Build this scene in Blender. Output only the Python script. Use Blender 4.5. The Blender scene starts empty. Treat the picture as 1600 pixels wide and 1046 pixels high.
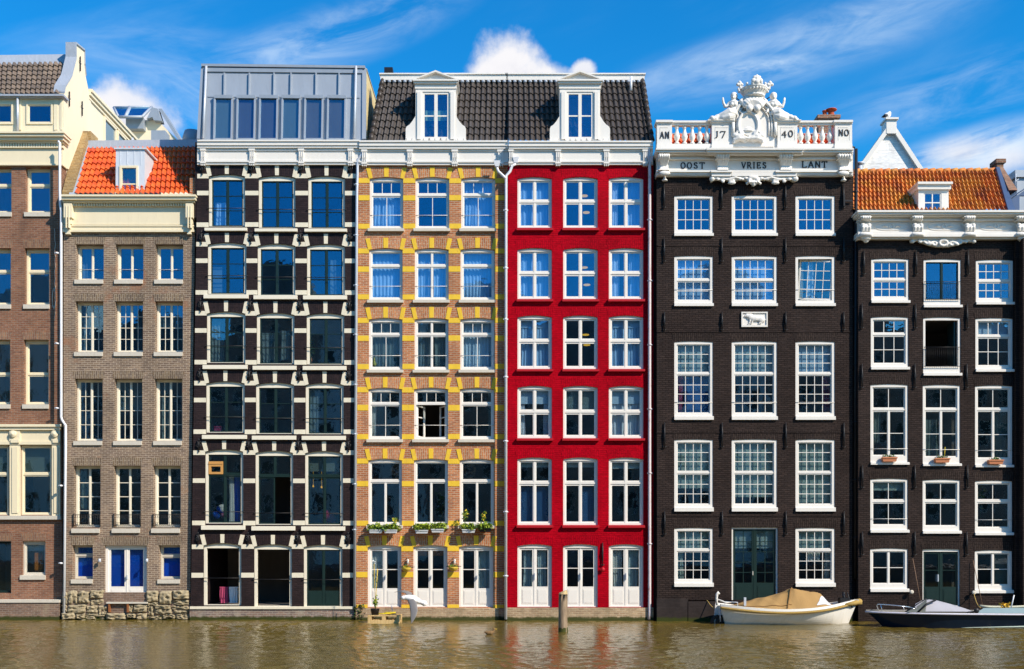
import bpy, bmesh, math, random
from mathutils import Vector, Matrix, noise as mnoise
from mathutils.geometry import tessellate_polygon
random.seed(7)
scene = bpy.context.scene
col = scene.collection
R = math.radians

# ------------------------------------------------------------------ camera
HZ, S, D, WL = 852.0, 40.0, 42.0, 970.0      # horizon row, pixels per metre at Y=0, distance, waterline row
HC = (WL - HZ) / S                           # eye height above the water
cam_d = bpy.data.cameras.new('camera'); cam = bpy.data.objects.new('camera', cam_d); col.objects.link(cam)
cam.location = (0, -D, HC); cam.rotation_euler = (R(90), 0, 0)
cam_d.sensor_width = 36; cam_d.lens = 1680 / 1600 * 36
cam_d.shift_y = (HZ - 523) / 1600
cam_d.clip_end = 3000
scene.camera = cam
scene.view_settings.view_transform = 'Standard'
scene.view_settings.look = 'None'
scene.view_settings.exposure = 0.42
scene.view_settings.gamma = 1
scene.cycles.transparent_max_bounces = 16

# ------------------------------------------------------------------ sun and sky
SUN = Vector((-1.3, 1.0, -1.3)).normalized()
sd = bpy.data.lights.new('sun', 'SUN'); sd.energy = 5.0; sd.angle = R(0.5); sd.color = (1.0, 0.87, 0.72)
so = bpy.data.objects.new('sun', sd); col.objects.link(so)
so.rotation_euler = SUN.to_track_quat('-Z', 'Y').to_euler()
so.location = (20, -30, 50)
w = bpy.data.worlds.new("World"); scene.world = w; w.use_nodes = True
nt = w.node_tree; nt.nodes.clear()
class NG:
    def __init__(s, nt): s.nt = nt
    def n(s, t, **kw):
        x = s.nt.nodes.new(t)
        for k, v in kw.items(): setattr(x, k, v)
        return x
    def set(s, sock, v):
        if hasattr(v, 'links') or isinstance(v, bpy.types.NodeSocket): s.nt.links.new(v, sock)
        else: sock.default_value = v
    def m(s, op, a, b=None, c=None, clamp=False):
        x = s.n('ShaderNodeMath', operation=op); x.use_clamp = clamp
        s.set(x.inputs[0], a)
        if b is not None: s.set(x.inputs[1], b)
        if c is not None: s.set(x.inputs[2], c)
        return x.outputs[0]
    def mix(s, f, a, b, mode='MIX'):
        x = s.n('ShaderNodeMix', data_type='RGBA', blend_type=mode)
        s.set(x.inputs[0], f); s.set(x.inputs[6], a); s.set(x.inputs[7], b)
        return x.outputs[2]
    def ss(s, v, a, b):
        x = s.n('ShaderNodeMapRange', interpolation_type='SMOOTHSTEP')
        s.set(x.inputs[0], v); x.inputs[1].default_value = a; x.inputs[2].default_value = b
        return x.outputs[0]
    def noise(s, vec, scale, detail=4, rough=0.55, dist=0):
        x = s.n('ShaderNodeTexNoise'); s.set(x.inputs['Vector'], vec)
        x.inputs['Scale'].default_value = scale; x.inputs['Detail'].default_value = detail
        x.inputs['Roughness'].default_value = rough; x.inputs['Distortion'].default_value = dist
        return x.outputs[0]
    def xyz(s, x_, y_, z_):
        c = s.n('ShaderNodeCombineXYZ'); s.set(c.inputs[0], x_); s.set(c.inputs[1], y_); s.set(c.inputs[2], z_)
        return c.outputs[0]
g = NG(nt)
sky = g.n('ShaderNodeTexSky', sky_type='NISHITA'); sky.sun_disc = False
sky.sun_elevation = math.asin(-SUN.z); sky.sun_rotation = math.atan2(-SUN.x, -SUN.y)
sky.altitude = 0; sky.air_density = 1.0; sky.dust_density = 0.3; sky.ozone_density = 2.5
SKY_STRENGTH = 0.13
tc = g.n('ShaderNodeTexCoord'); sep = g.n('ShaderNodeSeparateXYZ'); nt.links.new(tc.outputs['Generated'], sep.inputs[0])
dx, dy, dz = sep.outputs
az = g.m('ARCTAN2', dx, dy)
el = g.m('ARCSINE', dz)
hs = g.n('ShaderNodeHueSaturation'); hs.inputs['Saturation'].default_value = 1.35; hs.inputs['Value'].default_value = 1.0
nt.links.new(sky.outputs[0], hs.inputs['Color'])
tint = g.mix(g.ss(el, 0.02, 0.30), (0.85, 0.95, 0.98, 1), (0.20, 1.07, 1.22, 1))
base = g.mix(1.0, hs.outputs[0], tint, 'MULTIPLY')
base = g.mix(1.0, base, (SKY_STRENGTH,) * 3 + (1,), 'MULTIPLY')
# high wispy cloud: streaks drawn out along a gentle diagonal
rx = g.m('ADD', g.m('MULTIPLY', az, 0.955), g.m('MULTIPLY', el, 0.30))
ry = g.m('SUBTRACT', g.m('MULTIPLY', el, 0.955), g.m('MULTIPLY', az, 0.30))
v1 = g.xyz(g.m('MULTIPLY', rx, 1.0), g.m('MULTIPLY', ry, 4.2), 0.37)
w1 = g.noise(v1, 3.1, 9, 0.60, 0.5)
v2 = g.xyz(rx, g.m('MULTIPLY', ry, 2.0), 4.2)
w2 = g.noise(v2, 2.6, 3, 0.5)
wisp = g.m('MULTIPLY', g.ss(w1, 0.44, 0.80), g.ss(w2, 0.40, 0.62), clamp=True)
sky1 = g.mix(g.m('MULTIPLY', wisp, 0.22), base, (0.40, 0.60, 0.80, 1))
def azel(px, py):
    a = math.atan((px - 800) / 1680); return a, math.atan((HZ - py) / 1680 * math.cos(a))
nv = g.xyz(az, el, 0.0)
nz = g.noise(nv, 26, 8, 0.62)
nz2 = g.noise(nv, 60, 5, 0.6)
cur = sky1
def streak(px, py, rpx, rpy, tilt, amount, lo=0.35, hi=0.75):
    global cur
    a, e = azel(px, py); ct, st = math.cos(tilt), math.sin(tilt)
    da = g.m('SUBTRACT', az, a); de = g.m('SUBTRACT', el, e)
    p = g.m('ADD', g.m('MULTIPLY', da, ct * 1680 / rpx), g.m('MULTIPLY', de, st * 1680 / rpx))
    q = g.m('SUBTRACT', g.m('MULTIPLY', de, ct * 1680 / rpy), g.m('MULTIPLY', da, st * 1680 / rpy))
    dd = g.m('SQRT', g.m('ADD', g.m('MULTIPLY', p, p), g.m('MULTIPLY', q, q)))
    fall = g.ss(g.m('MULTIPLY', dd, -1), -1.0, -0.1)
    pp = g.m('ADD', g.m('MULTIPLY', da, ct), g.m('MULTIPLY', de, st)); qq = g.m('SUBTRACT', g.m('MULTIPLY', de, ct), g.m('MULTIPLY', da, st))
    nn = g.noise(g.xyz(pp, g.m('MULTIPLY', qq, 4.0), px * 0.01), 9, 8, 0.62, 0.6)
    f = g.m('MULTIPLY', g.m('MULTIPLY', fall, g.ss(nn, lo, hi)), amount, clamp=True)
    cur = g.mix(f, cur, (0.56, 0.68, 0.80, 1))
def puff(px, py, rpx, rpy, soft=0.35, amt=1.0):
    global cur
    a, e = azel(px, py); ra = rpx / 1680.0; re = rpy / 1680.0
    p = g.m('MULTIPLY', g.m('SUBTRACT', az, a), 1 / ra); q = g.m('MULTIPLY', g.m('SUBTRACT', el, e), 1 / re)
    dd = g.m('SQRT', g.m('ADD', g.m('MULTIPLY', p, p), g.m('MULTIPLY', q, q)))
    dn = g.m('ADD', dd, g.m('MULTIPLY', g.m('SUBTRACT', nz, 0.5), 1.5))
    f = g.m('MULTIPLY', g.ss(g.m('MULTIPLY', dn, -1), -1.0 - soft * .3, -1.0 + soft), amt)
    shade = g.ss(g.m('ADD', g.m('MULTIPLY', nz2, 0.6), g.m('MULTIPLY', q, 0.45)), -0.35, 0.45)
    c = g.mix(shade, (0.40, 0.42, 0.52, 1), (0.72, 0.71, 0.73, 1))
    cur = g.mix(f, cur, c)
streak(500, 65, 330, 55, 0.33, 0.55)
streak(1250, 75, 420, 60, 0.16, 0.42)
streak(1190, 108, 110, 20, 0.0, 0.9, .3, .6)
streak(1080, 100, 170, 26, 0.25, 0.35, .3, .7)
streak(1330, 30, 250, 30, 0.15, 0.5)
streak(1480, 150, 260, 60, 0.12, 0.35)
streak(1520, 240, 180, 44, 0.12, 1.0, 0.25, 0.55)
puff(1500, 236, 60, 20, 0.9, .7)
puff(1570, 250, 50, 26, 0.9, .7)
streak(240, 90, 200, 60, 0.1, 0.3)
streak(300, 160, 120, 60, -0.3, 0.45)
puff(195, 174, 66, 42, 0.6, .9)
puff(150, 178, 50, 34, 0.5, .85)
puff(240, 198, 40, 20, 0.6, 0.5)
puff(797, 108, 58, 46, 0.6)
puff(848, 119, 40, 19, 0.7)
puff(757, 117, 30, 22, 0.7)
puff(912, 112, 20, 17, 0.5, .9)
bg = g.n('ShaderNodeBackground'); g.set(bg.inputs[0], cur); bg.inputs[1].default_value = 1.0
out = g.n('ShaderNodeOutputWorld'); nt.links.new(bg.outputs[0], out.inputs[0])

# ------------------------------------------------------------------ materials
MATS = {}
def newmat(name):
    m = bpy.data.materials.new(name); m.use_nodes = True; t = m.node_tree
    t.nodes.clear(); g = NG(t); o = g.n('ShaderNodeOutputMaterial'); b = g.n('ShaderNodeBsdfPrincipled')
    t.links.new(b.outputs[0], o.inputs[0]); MATS[name] = m
    return m, g, b, o
def c4(c): return tuple(c) + (1,) if len(c) == 3 else tuple(c)
def objco(g): return g.n('ShaderNodeTexCoord').outputs['Object']
def paint(name, c, rough=0.55, var=0.12, scale=2.5, dirt=None, dirt_amt=0.0, bump=0.0, metal=0.0, streaky=True):
    m, g, b, o = newmat(name)
    co = objco(g)
    s = g.n('ShaderNodeSeparateXYZ'); g.set(s.inputs[0], co)
    sv = g.xyz(g.m('ADD', s.outputs[0], g.m('MULTIPLY', s.outputs[1], 0.7)), 0.0, g.m('MULTIPLY', s.outputs[2], 0.25 if streaky else 1.0))
    n1 = g.noise(sv, scale * 2.2, 6, 0.6)
    lo = tuple(x * (1 - var) for x in c); hi = tuple(min(1, x * (1 + var)) for x in c)
    cc = g.mix(n1, c4(lo), c4(hi))
    if dirt:
        n2 = g.noise(sv, scale * 5, 8, 0.7)
        cc = g.mix(g.m('MULTIPLY', g.ss(n2, 0.5, 0.78), dirt_amt), cc, c4(dirt))
    g.set(b.inputs['Base Color'], cc); b.inputs['Roughness'].default_value = rough; b.inputs['Metallic'].default_value = metal; b.inputs['Specular IOR Level'].default_value = 0.3
    if bump:
        bp = g.n('ShaderNodeBump'); bp.inputs['Strength'].default_value = bump; bp.inputs['Distance'].default_value = 0.02
        g.set(bp.inputs['Height'], g.noise(co, 22, 6, 0.6)); g.set(b.inputs['Normal'], bp.outputs[0])
    return m
def brick(name, c1, c2, mortar, w=0.23, h=0.075, mort=0.011, rough=0.85, rot=False, bump=0.5, stain=None, stain_amt=0.0, patch=None, patch_amt=0.0, msmooth=0.1, varscale=0.5, moss=False, zscale=1.0):
    m, g, b, o = newmat(name)
    co = objco(g); s = g.n('ShaderNodeSeparateXYZ'); g.set(s.inputs[0], co)
    xx = g.m('ADD', s.outputs[0], s.outputs[1])
    if rot: v = g.xyz(s.outputs[2], xx, 0.0)
    else: v = g.xyz(xx, s.outputs[2], 0.0)
    # courses are never perfectly straight
    wob = g.noise(co, 0.8, 2, 0.5)
    vm = g.n('ShaderNodeVectorMath', operation='ADD'); g.set(vm.inputs[0], v); g.set(vm.inputs[1], g.xyz(g.m('MULTIPLY', wob, 0.05), g.m('MULTIPLY', wob, 0.09), 0.0))
    bt = g.n('ShaderNodeTexBrick'); g.set(bt.inputs['Vector'], vm.outputs[0])
    bt.inputs['Scale'].default_value = 1; bt.inputs['Brick Width'].default_value = w; bt.inputs['Row Height'].default_value = h
    bt.inputs['Mortar Size'].default_value = mort; bt.inputs['Mortar Smooth'].default_value = msmooth
    bt.inputs['Color1'].default_value = c4(c1); bt.inputs['Color2'].default_value = c4(c2); bt.inputs['Mortar'].default_value = c4(mortar)
    cc = bt.outputs['Color']
    n1 = g.noise(co, varscale, 6, 0.62)
    cc = g.mix(1.0, cc, g.mix(g.ss(n1, 0.3, 0.7), (0.80, 0.80, 0.80, 1), (1.18, 1.18, 1.18, 1)), 'MULTIPLY')
    n3 = g.noise(g.xyz(g.m('MULTIPLY', xx, 4.0), g.m('MULTIPLY', s.outputs[2], 12.0), 0.0), 1.0, 3, 0.6)
    cc = g.mix(1.0, cc, g.mix(g.ss(n3, 0.3, 0.7), (0.84, 0.84, 0.84, 1), (1.14, 1.14, 1.14, 1)), 'MULTIPLY')
    if stain:
        n2 = g.noise(g.xyz(xx, 0.0, g.m('MULTIPLY', s.outputs[2], 0.35)), 1.6, 7, 0.65)
        cc = g.mix(g.m('MULTIPLY', g.ss(n2, 0.5, 0.72), stain_amt), cc, c4(stain))
    if patch:
        n2 = g.noise(g.xyz(xx, 9.0, s.outputs[2]), 0.42, 5, 0.7)
        cc = g.mix(g.m('MULTIPLY', g.ss(n2, 0.56, 0.66), patch_amt), cc, c4(patch))
    if moss:
        zz = g.m('ADD', s.outputs[2], g.m('MULTIPLY', g.noise(co, 4, 5, 0.7), 0.22))
        f = g.ss(g.m('MULTIPLY', zz, -1), -0.30, -0.20)
        cc = g.mix(g.m('MULTIPLY', f, 0.95), cc, (0.035, 0.045, 0.008, 1))
    g.set(b.inputs['Base Color'], cc); b.inputs['Roughness'].default_value = rough; b.inputs['Specular IOR Level'].default_value = 0.04 if 'red' in name else 0.15
    bp = g.n('ShaderNodeBump'); bp.inputs['Strength'].default_value = bump; bp.inputs['Distance'].default_value = 0.012
    hh = g.m('ADD', g.m('MULTIPLY', bt.outputs['Fac'], -1.0), g.m('MULTIPLY', g.noise(co, 14, 5, 0.65), 1.1))
    g.set(bp.inputs['Height'], hh); g.set(b.inputs['Normal'], bp.outputs[0])
    return m
def tilemat(name, c1, c2, c3, rough=0.6, lichen=None, lichen_amt=0.0):
    m, g, b, o = newmat(name)
    uv = g.n('ShaderNodeUVMap'); uv.uv_map = 'tile'; s = g.n('ShaderNodeSeparateXYZ'); g.set(s.inputs[0], uv.outputs[0])
    wn = g.n('ShaderNodeTexWhiteNoise', noise_dimensions='2D')
    g.set(wn.inputs['Vector'], g.xyz(g.m('FLOOR', s.outputs[0]), g.m('FLOOR', s.outputs[1]), 0.0))
    cc = g.mix(wn.outputs['Value'], c4(c1), c4(c2))
    n = g.noise(objco(g), 1.3, 6, 0.65)
    cc = g.mix(g.ss(n, 0.40, 0.68), cc, c4(c3))
    n2 = g.noise(objco(g), 18, 5, 0.7)
    cc = g.mix(1.0, cc, g.mix(n2, (0.7, 0.7, 0.7, 1), (1.25, 1.25, 1.25, 1)), 'MULTIPLY')
    if lichen:
        n3 = g.noise(objco(g), 7, 6, 0.7)
        cc = g.mix(g.m('MULTIPLY', g.ss(n3, 0.56, 0.68), lichen_amt), cc, c4(lichen))
    g.set(b.inputs['Base Color'], cc); b.inputs['Roughness'].default_value = rough
    return m
def glassmat(name, f0=0.16, tint=(0.80, 0.86, 0.90), gcol=(0.62, 0.84, 1.0), wob=0.02):
    m = bpy.data.materials.new(name); m.use_nodes = True; t = m.node_tree; t.nodes.clear(); g = NG(t); MATS[name] = m
    o = g.n('ShaderNodeOutputMaterial'); tr = g.n('ShaderNodeBsdfTransparent'); tr.inputs[0].default_value = c4(tint)
    gl = g.n('ShaderNodeBsdfGlossy'); gl.inputs['Color'].default_value = c4(gcol); gl.inputs['Roughness'].default_value = 0.0
    lw = g.n('ShaderNodeLayerWeight'); lw.inputs[0].default_value = 0.5
    f = g.m('ADD', g.m('MULTIPLY', g.m('POWER', lw.outputs['Facing'], 5.0), 1 - f0), f0)
    bp = g.n('ShaderNodeBump'); bp.inputs['Strength'].default_value = wob; bp.inputs['Distance'].default_value = 0.1
    g.set(bp.inputs['Height'], g.noise(objco(g), 2.2, 3, 0.5)); g.set(gl.inputs['Normal'], bp.outputs[0])
    mx = g.n('ShaderNodeMixShader'); g.set(mx.inputs[0], f); g.set(mx.inputs[1], tr.outputs[0]); g.set(mx.inputs[2], gl.outputs[0])
    g.set(o.inputs[0], mx.outputs[0])
    return m
def woodmat(name, c1, c2, rough=0.7):
    m, g, b, o = newmat(name)
    co = objco(g); s = g.n('ShaderNodeSeparateXYZ'); g.set(s.inputs[0], co)
    n = g.noise(g.xyz(g.m('MULTIPLY', s.outputs[0], 12), g.m('MULTIPLY', s.outputs[1], 12), g.m('MULTIPLY', s.outputs[2], 1.2)), 1.5, 7, 0.7)
    g.set(b.inputs['Base Color'], g.mix(g.ss(n, 0.3, 0.7), c4(c1), c4(c2))); b.inputs['Roughness'].default_value = rough
    bp = g.n('ShaderNodeBump'); bp.inputs['Strength'].default_value = 0.6; bp.inputs['Distance'].default_value = 0.02
    g.set(bp.inputs['Height'], n); g.set(b.inputs['Normal'], bp.outputs[0])
    return m

WHITE = paint('white_paint', (0.73, 0.70, 0.645), 0.42, 0.05, 2, (0.5, 0.46, 0.38), 0.25)
CREAM = paint('cream_paint', (0.76, 0.67, 0.47), 0.45, 0.06, 2, (0.5, 0.42, 0.28), 0.3)
IVORY = paint('ivory_paint', (0.75, 0.70, 0.57), 0.45, 0.06, 2, (0.5, 0.44, 0.32), 0.3)
CREAMY = paint('cream_render', (0.74, 0.65, 0.48), 0.8, 0.06, 1, (0.6, 0.5, 0.36), 0.3)
STONEW = paint('cream_stone_paint', (0.71, 0.655, 0.51), 0.6, 0.08, 2, (0.45, 0.38, 0.25), 0.45, 0.3)
YELLOW = paint('yellow_stone_paint', (0.74, 0.48, 0.035), 0.6, 0.18, 2.5, (0.35, 0.24, 0.08), 0.55, 0.3)
SILL = paint('grey_stone', (0.56, 0.52, 0.44), 0.8, 0.12, 3, (0.3, 0.27, 0.2), 0.4, 0.3)
DGREEN = paint('dark_green_paint', (0.012, 0.028, 0.026), 0.3, 0.1)
BLACK = paint('black_iron', (0.012, 0.012, 0.014), 0.45, 0.2)
ZINC = paint('zinc_sheet', (0.31, 0.35, 0.40), 0.5, 0.14, 1.5, (0.24, 0.28, 0.33), 0.5, metal=0.25)
LEAD = paint('lead_flashing', (0.34, 0.38, 0.44), 0.55, 0.2, 4, (0.6, 0.62, 0.65), 0.5, 0.4, metal=0.1)
PIPE = paint('grey_pipe', (0.50, 0.54, 0.60), 0.4, 0.15, 3, (0.28, 0.22, 0.18), 0.35, metal=0.2)
WPIPE = paint('white_pipe', (0.72, 0.73, 0.76), 0.4, 0.08, 3, (0.4, 0.36, 0.34), 0.3)
RPIPE = paint('rusty_white_pipe', (0.62, 0.55, 0.56), 0.5, 0.15, 3, (0.32, 0.07, 0.03), 0.9)
REDP = paint('red_paint_sill', (0.40, 0.006, 0.014), 0.5, 0.15, 3, (0.25, 0.05, 0.03), 0.5)
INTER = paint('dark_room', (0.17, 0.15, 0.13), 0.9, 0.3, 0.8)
BLUEB = paint('blue_board', (0.012, 0.13, 0.85), 0.25, 0.2, 1)
BLUEG = paint('blue_grey_panel', (0.03, 0.13, 0.36), 0.6, 0.2, 1)
ORB = paint('orange_lining', (0.55, 0.2, 0.03), 0.6, 0.4, 2)
GLASS = glassmat('window_glass')
GLASSH = glassmat('bright_window_glass', 0.15, (0.74, 0.84, 0.92), (0.34, 0.70, 1.0))
GLASSD = glassmat('dark_window_glass', 0.15, (0.76, 0.80, 0.80), (0.85, 0.95, 1.0))
CURT = paint('white_curtain', (0.78, 0.84, 0.86), 0.9, 0.1, 3)
CURTB = paint('pale_blue_curtain', (0.55, 0.72, 0.82), 0.9, 0.15, 3)
CURTD = paint('grey_green_curtain', (0.16, 0.22, 0.21), 0.9, 0.2, 3)
CURTP = paint('plum_curtain', (0.35, 0.05, 0.12), 0.9, 0.2, 3)
CURTT = paint('teal_blind', (0.46, 0.60, 0.60), 0.9, 0.08, 2)
BRK1 = brick('brown_brick', (0.27, 0.125, 0.070), (0.185, 0.080, 0.050), (0.26, 0.19, 0.14), stain=(0.10, 0.06, 0.045), stain_amt=0.4)
BRK1L = brick('brown_soldier_brick', (0.30, 0.16, 0.09), (0.19, 0.09, 0.06), (0.24, 0.19, 0.14), rot=True)
BRK2 = brick('grey_brown_brick', (0.235, 0.165, 0.110), (0.150, 0.105, 0.080), (0.40, 0.32, 0.24), patch=(0.30, 0.14, 0.075), patch_amt=0.6, stain=(0.07, 0.055, 0.045), stain_amt=0.35)
BRK2L = brick('grey_brown_soldier_brick', (0.20, 0.14, 0.085), (0.12, 0.085, 0.065), (0.33, 0.27, 0.20), rot=True)
BRK3 = brick('dark_aubergine_brick', (0.032, 0.020, 0.020), (0.022, 0.015, 0.016), (0.019, 0.013, 0.014), rough=0.5, bump=0.8)
BRK3L = brick('dark_aubergine_soldier_brick', (0.034, 0.021, 0.021), (0.022, 0.015, 0.016), (0.014, 0.010, 0.011), rough=0.5, rot=True, bump=0.8)
BRK4 = brick('orange_brick', (0.48, 0.175, 0.065), (0.34, 0.115, 0.050), (0.46, 0.35, 0.24), stain=(0.19, 0.09, 0.06), stain_amt=0.4)
BRK4L = brick('orange_soldier_brick', (0.50, 0.19, 0.07), (0.36, 0.13, 0.06), (0.45, 0.36, 0.25), rot=True)
BRK5 = brick('red_painted_brick', (0.40, 0.001, 0.010), (0.36, 0.001, 0.009), (0.31, 0.001, 0.008), rough=0.5, bump=0.9, stain=(0.29, 0.001, 0.009), stain_amt=0.7)
BRK5L = brick('red_painted_soldier_brick', (0.40, 0.001, 0.010), (0.36, 0.001, 0.009), (0.26, 0.001, 0.008), rough=0.5, rot=True, bump=0.9)
BRK6 = brick('black_tarred_brick', (0.044, 0.031, 0.027), (0.031, 0.023, 0.021), (0.018, 0.013, 0.012), rough=0.55, bump=1.0)
BRK6L = brick('black_tarred_soldier_brick', (0.046, 0.033, 0.028), (0.031, 0.023, 0.021), (0.016, 0.012, 0.011), rough=0.55, rot=True, bump=1.0)
PLI1 = brick('quay_brick', (0.21, 0.13, 0.09), (0.14, 0.09, 0.07), (0.25, 0.2, 0.16), moss=True, stain=(0.33, 0.27, 0.18), stain_amt=0.5)
PLI3 = brick('weathered_plinth_brick', (0.26, 0.17, 0.13), (0.17, 0.13, 0.12), (0.34, 0.30, 0.25), moss=True, stain=(0.40, 0.36, 0.28), stain_amt=0.6, patch=(0.33, 0.13, 0.08), patch_amt=0.5)
PLI4 = brick('pale_plinth_brick', (0.42, 0.30, 0.18), (0.30, 0.20, 0.12), (0.46, 0.37, 0.25), moss=True, stain=(0.24, 0.18, 0.10), stain_amt=0.6)
PLI6 = brick('black_plinth', (0.035, 0.027, 0.025), (0.028, 0.022, 0.021), (0.03, 0.024, 0.023), w=3, h=0.6, moss=True)
PARTY = brick('yellow_party_brick', (0.36, 0.23, 0.09), (0.24, 0.15, 0.06), (0.36, 0.28, 0.16))
CHIM = brick('chimney_brick', (0.28, 0.13, 0.075), (0.18, 0.09, 0.06), (0.3, 0.24, 0.18))
T1 = tilemat('grey_brown_tiles', (0.155, 0.115, 0.085), (0.10, 0.078, 0.062), (0.20, 0.15, 0.11), lichen=(0.30, 0.24, 0.16), lichen_amt=0.4)
T2 = tilemat('orange_red_tiles', (0.66, 0.10, 0.014), (0.50, 0.055, 0.012), (0.70, 0.14, 0.02), 0.5)
T4 = tilemat('dark_brown_tiles', (0.050, 0.041, 0.036), (0.037, 0.031, 0.028), (0.058, 0.047, 0.04), 0.38)
T7 = tilemat('weathered_orange_tiles', (0.62, 0.17, 0.016), (0.30, 0.07, 0.014), (0.58, 0.24, 0.025), 0.7, lichen=(0.07, 0.04, 0.012), lichen_amt=0.85)

# ------------------------------------------------------------------ mesh helpers
def at(px, py, Y):
    k = (D + Y) / D
    return Vector(((px - 800) / S * k, Y, HC + (HZ - py) / S * k))
WLOC = {}
def tag(o, label=None, cat=None, group=None, kind=None):
    if label: o['label'] = label
    if cat: o['category'] = cat
    if group: o['group'] = group
    if kind: o['kind'] = kind
    return o
def thing(name, label, cat, loc, group=None):
    o = bpy.data.objects.new(name, None); col.objects.link(o); o.location = loc; o.empty_display_size = 0.3
    WLOC[o.name] = Vector(loc); return tag(o, label, cat, group)
class MB:
    def __init__(s): s.v = []; s.f = []; s.mi = []; s.sm = []; s.uv = {}
    def add(s, vs, fs, m=0, smooth=False):
        b = len(s.v); s.v += [Vector(v) for v in vs]
        for f in fs: s.f.append([b + i for i in f]); s.mi.append(m); s.sm.append(smooth)
        return s
    def box(s, x0, x1, y0, y1, z0, z1, m=0):
        if x0 > x1: x0, x1 = x1, x0
        if y0 > y1: y0, y1 = y1, y0
        if z0 > z1: z0, z1 = z1, z0
        v = [(x0,y0,z0),(x1,y0,z0),(x1,y1,z0),(x0,y1,z0),(x0,y0,z1),(x1,y0,z1),(x1,y1,z1),(x0,y1,z1)]
        return s.add(v, [(0,3,2,1),(4,5,6,7),(0,1,5,4),(1,2,6,5),(2,3,7,6),(3,0,4,7)], m)
    def hexa(s, p, m=0):     # 8 points, bottom ring then top ring
        return s.add(p, [(0,3,2,1),(4,5,6,7),(0,1,5,4),(1,2,6,5),(2,3,7,6),(3,0,4,7)], m)
    def plate(s, outer, holes, y0, y1, m=0):      # polygons in (x, z), extruded along y, with holes
        loops = [list(outer)] + [list(h) for h in holes]
        tess = tessellate_polygon([[Vector((x, z, 0)) for x, z in l] for l in loops])
        flat = [p for l in loops for p in l]; n = len(flat)
        vs = [(x, y0, z) for x, z in flat] + [(x, y1, z) for x, z in flat]
        fs = []
        for t in tess:
            a, b_, c = [flat[i] for i in t]
            ar = (b_[0]-a[0])*(c[1]-a[1]) - (b_[1]-a[1])*(c[0]-a[0])
            if abs(ar) < 1e-9: continue
            t = tuple(t) if ar > 0 else tuple(reversed(t))
            fs.append(t); fs.append(tuple(n + i for i in reversed(t)))
        o = 0
        for li, l in enumerate(loops):
            k = len(l)
            area = sum(l[i][0]*l[(i+1) % k][1] - l[(i+1) % k][0]*l[i][1] for i in range(k))
            ccw = area > 0
            for i in range(k):
                a, b_ = o + i, o + (i+1) % k
                q = (a, n + a, n + b_, b_)
                if (li == 0) == ccw: q = (a, b_, n + b_, n + a)[::-1]; q = (b_, a, n + a, n + b_)[::-1]
                fs.append(q)
            o += k
        return s.add(vs, fs, m)
    def tube(s, pts, r, n=8, m=0, caps=True, smooth=True):
        pts = [Vector(p) for p in pts]; rs = r if isinstance(r, (list, tuple)) else [r] * len(pts)
        rings = []; up = Vector((0, 0, 1)); prev = None
        for i, p in enumerate(pts):
            d = (pts[min(i+1, len(pts)-1)] - pts[max(i-1, 0)]).normalized()
            if prev is None:
                a = up if abs(d.z) < 0.9 else Vector((1, 0, 0)); u = d.cross(a).normalized()
            else: u = (prev - d * prev.dot(d)).normalized()
            prev = u; v_ = d.cross(u)
            rings.append([p + (u * math.cos(2*math.pi*k/n) + v_ * math.sin(2*math.pi*k/n)) * rs[i] for k in range(n)])
        vs = [q for r_ in rings for q in r_]; fs = []
        for i in range(len(pts)-1):
            for k in range(n): fs.append((i*n+k, i*n+(k+1) % n, (i+1)*n+(k+1) % n, (i+1)*n+k))
        if caps: fs.append(tuple(reversed(range(n)))); fs.append(tuple(range((len(pts)-1)*n, len(pts)*n)))
        return s.add(vs, fs, m, smooth)
    def lathe(s, c, prof, n=12, m=0, smooth=True, axis='z'):
        vs = []; fs = []
        for r, z in prof:
            for k in range(n):
                a = 2*math.pi*k/n
                if axis == 'z': vs.append((c[0]+r*math.cos(a), c[1]+r*math.sin(a), c[2]+z))
                else: vs.append((c[0]+r*math.cos(a), c[1]-z, c[2]+r*math.sin(a)))
        for i in range(len(prof)-1):
            for k in range(n): fs.append((i*n+k, i*n+(k+1) % n, (i+1)*n+(k+1) % n, (i+1)*n+k))
        fs.append(tuple(reversed(range(n)))); fs.append(tuple(range((len(prof)-1)*n, len(prof)*n)))
        return s.add(vs, fs, m, smooth)
    def blob(s, c, r, rot=0, m=0, nu=12, nv=8, rx=0):
        c = Vector(c); vs = []; fs = []
        M = Matrix.Rotation(rot, 3, 'Y') @ Matrix.Rotation(rx, 3, 'X')
        for j in range(nv+1):
            t = math.pi*j/nv
            for i in range(nu):
                a = 2*math.pi*i/nu
                vs.append(c + M @ Vector((r[0]*math.sin(t)*math.cos(a), r[1]*math.sin(t)*math.sin(a), r[2]*math.cos(t))))
        for j in range(nv):
            for i in range(nu): fs.append((j*nu+i, (j+1)*nu+i, (j+1)*nu+(i+1) % nu, j*nu+(i+1) % nu))
        return s.add(vs, fs, m, True)
    def leaves(s, c, r, n, size, m=0, flat=0.0):
        for _ in range(n):
            d = Vector((random.gauss(0, 1), random.gauss(0, 1), random.gauss(0, 1))); d = d.normalized() * (random.random() ** 0.45)
            p = Vector(c) + Vector((d.x*r[0], d.y*r[1], d.z*r[2]))
            a = Vector((random.uniform(-1, 1), random.uniform(-1, 1), random.uniform(-.6, 1))).normalized()
            b_ = a.cross(Vector((random.uniform(-1, 1), random.uniform(-1, 1), random.uniform(-1, 1)))).normalized()
            q = size * random.uniform(0.6, 1.4)
            s.add([p - b_*q*.25, p + a*q*.5 - b_*q*.4, p + a*q, p + a*q*.5 + b_*q*.4], [(0, 1, 2, 3)], m if isinstance(m, int) else random.choice(m))
        return s
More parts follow.
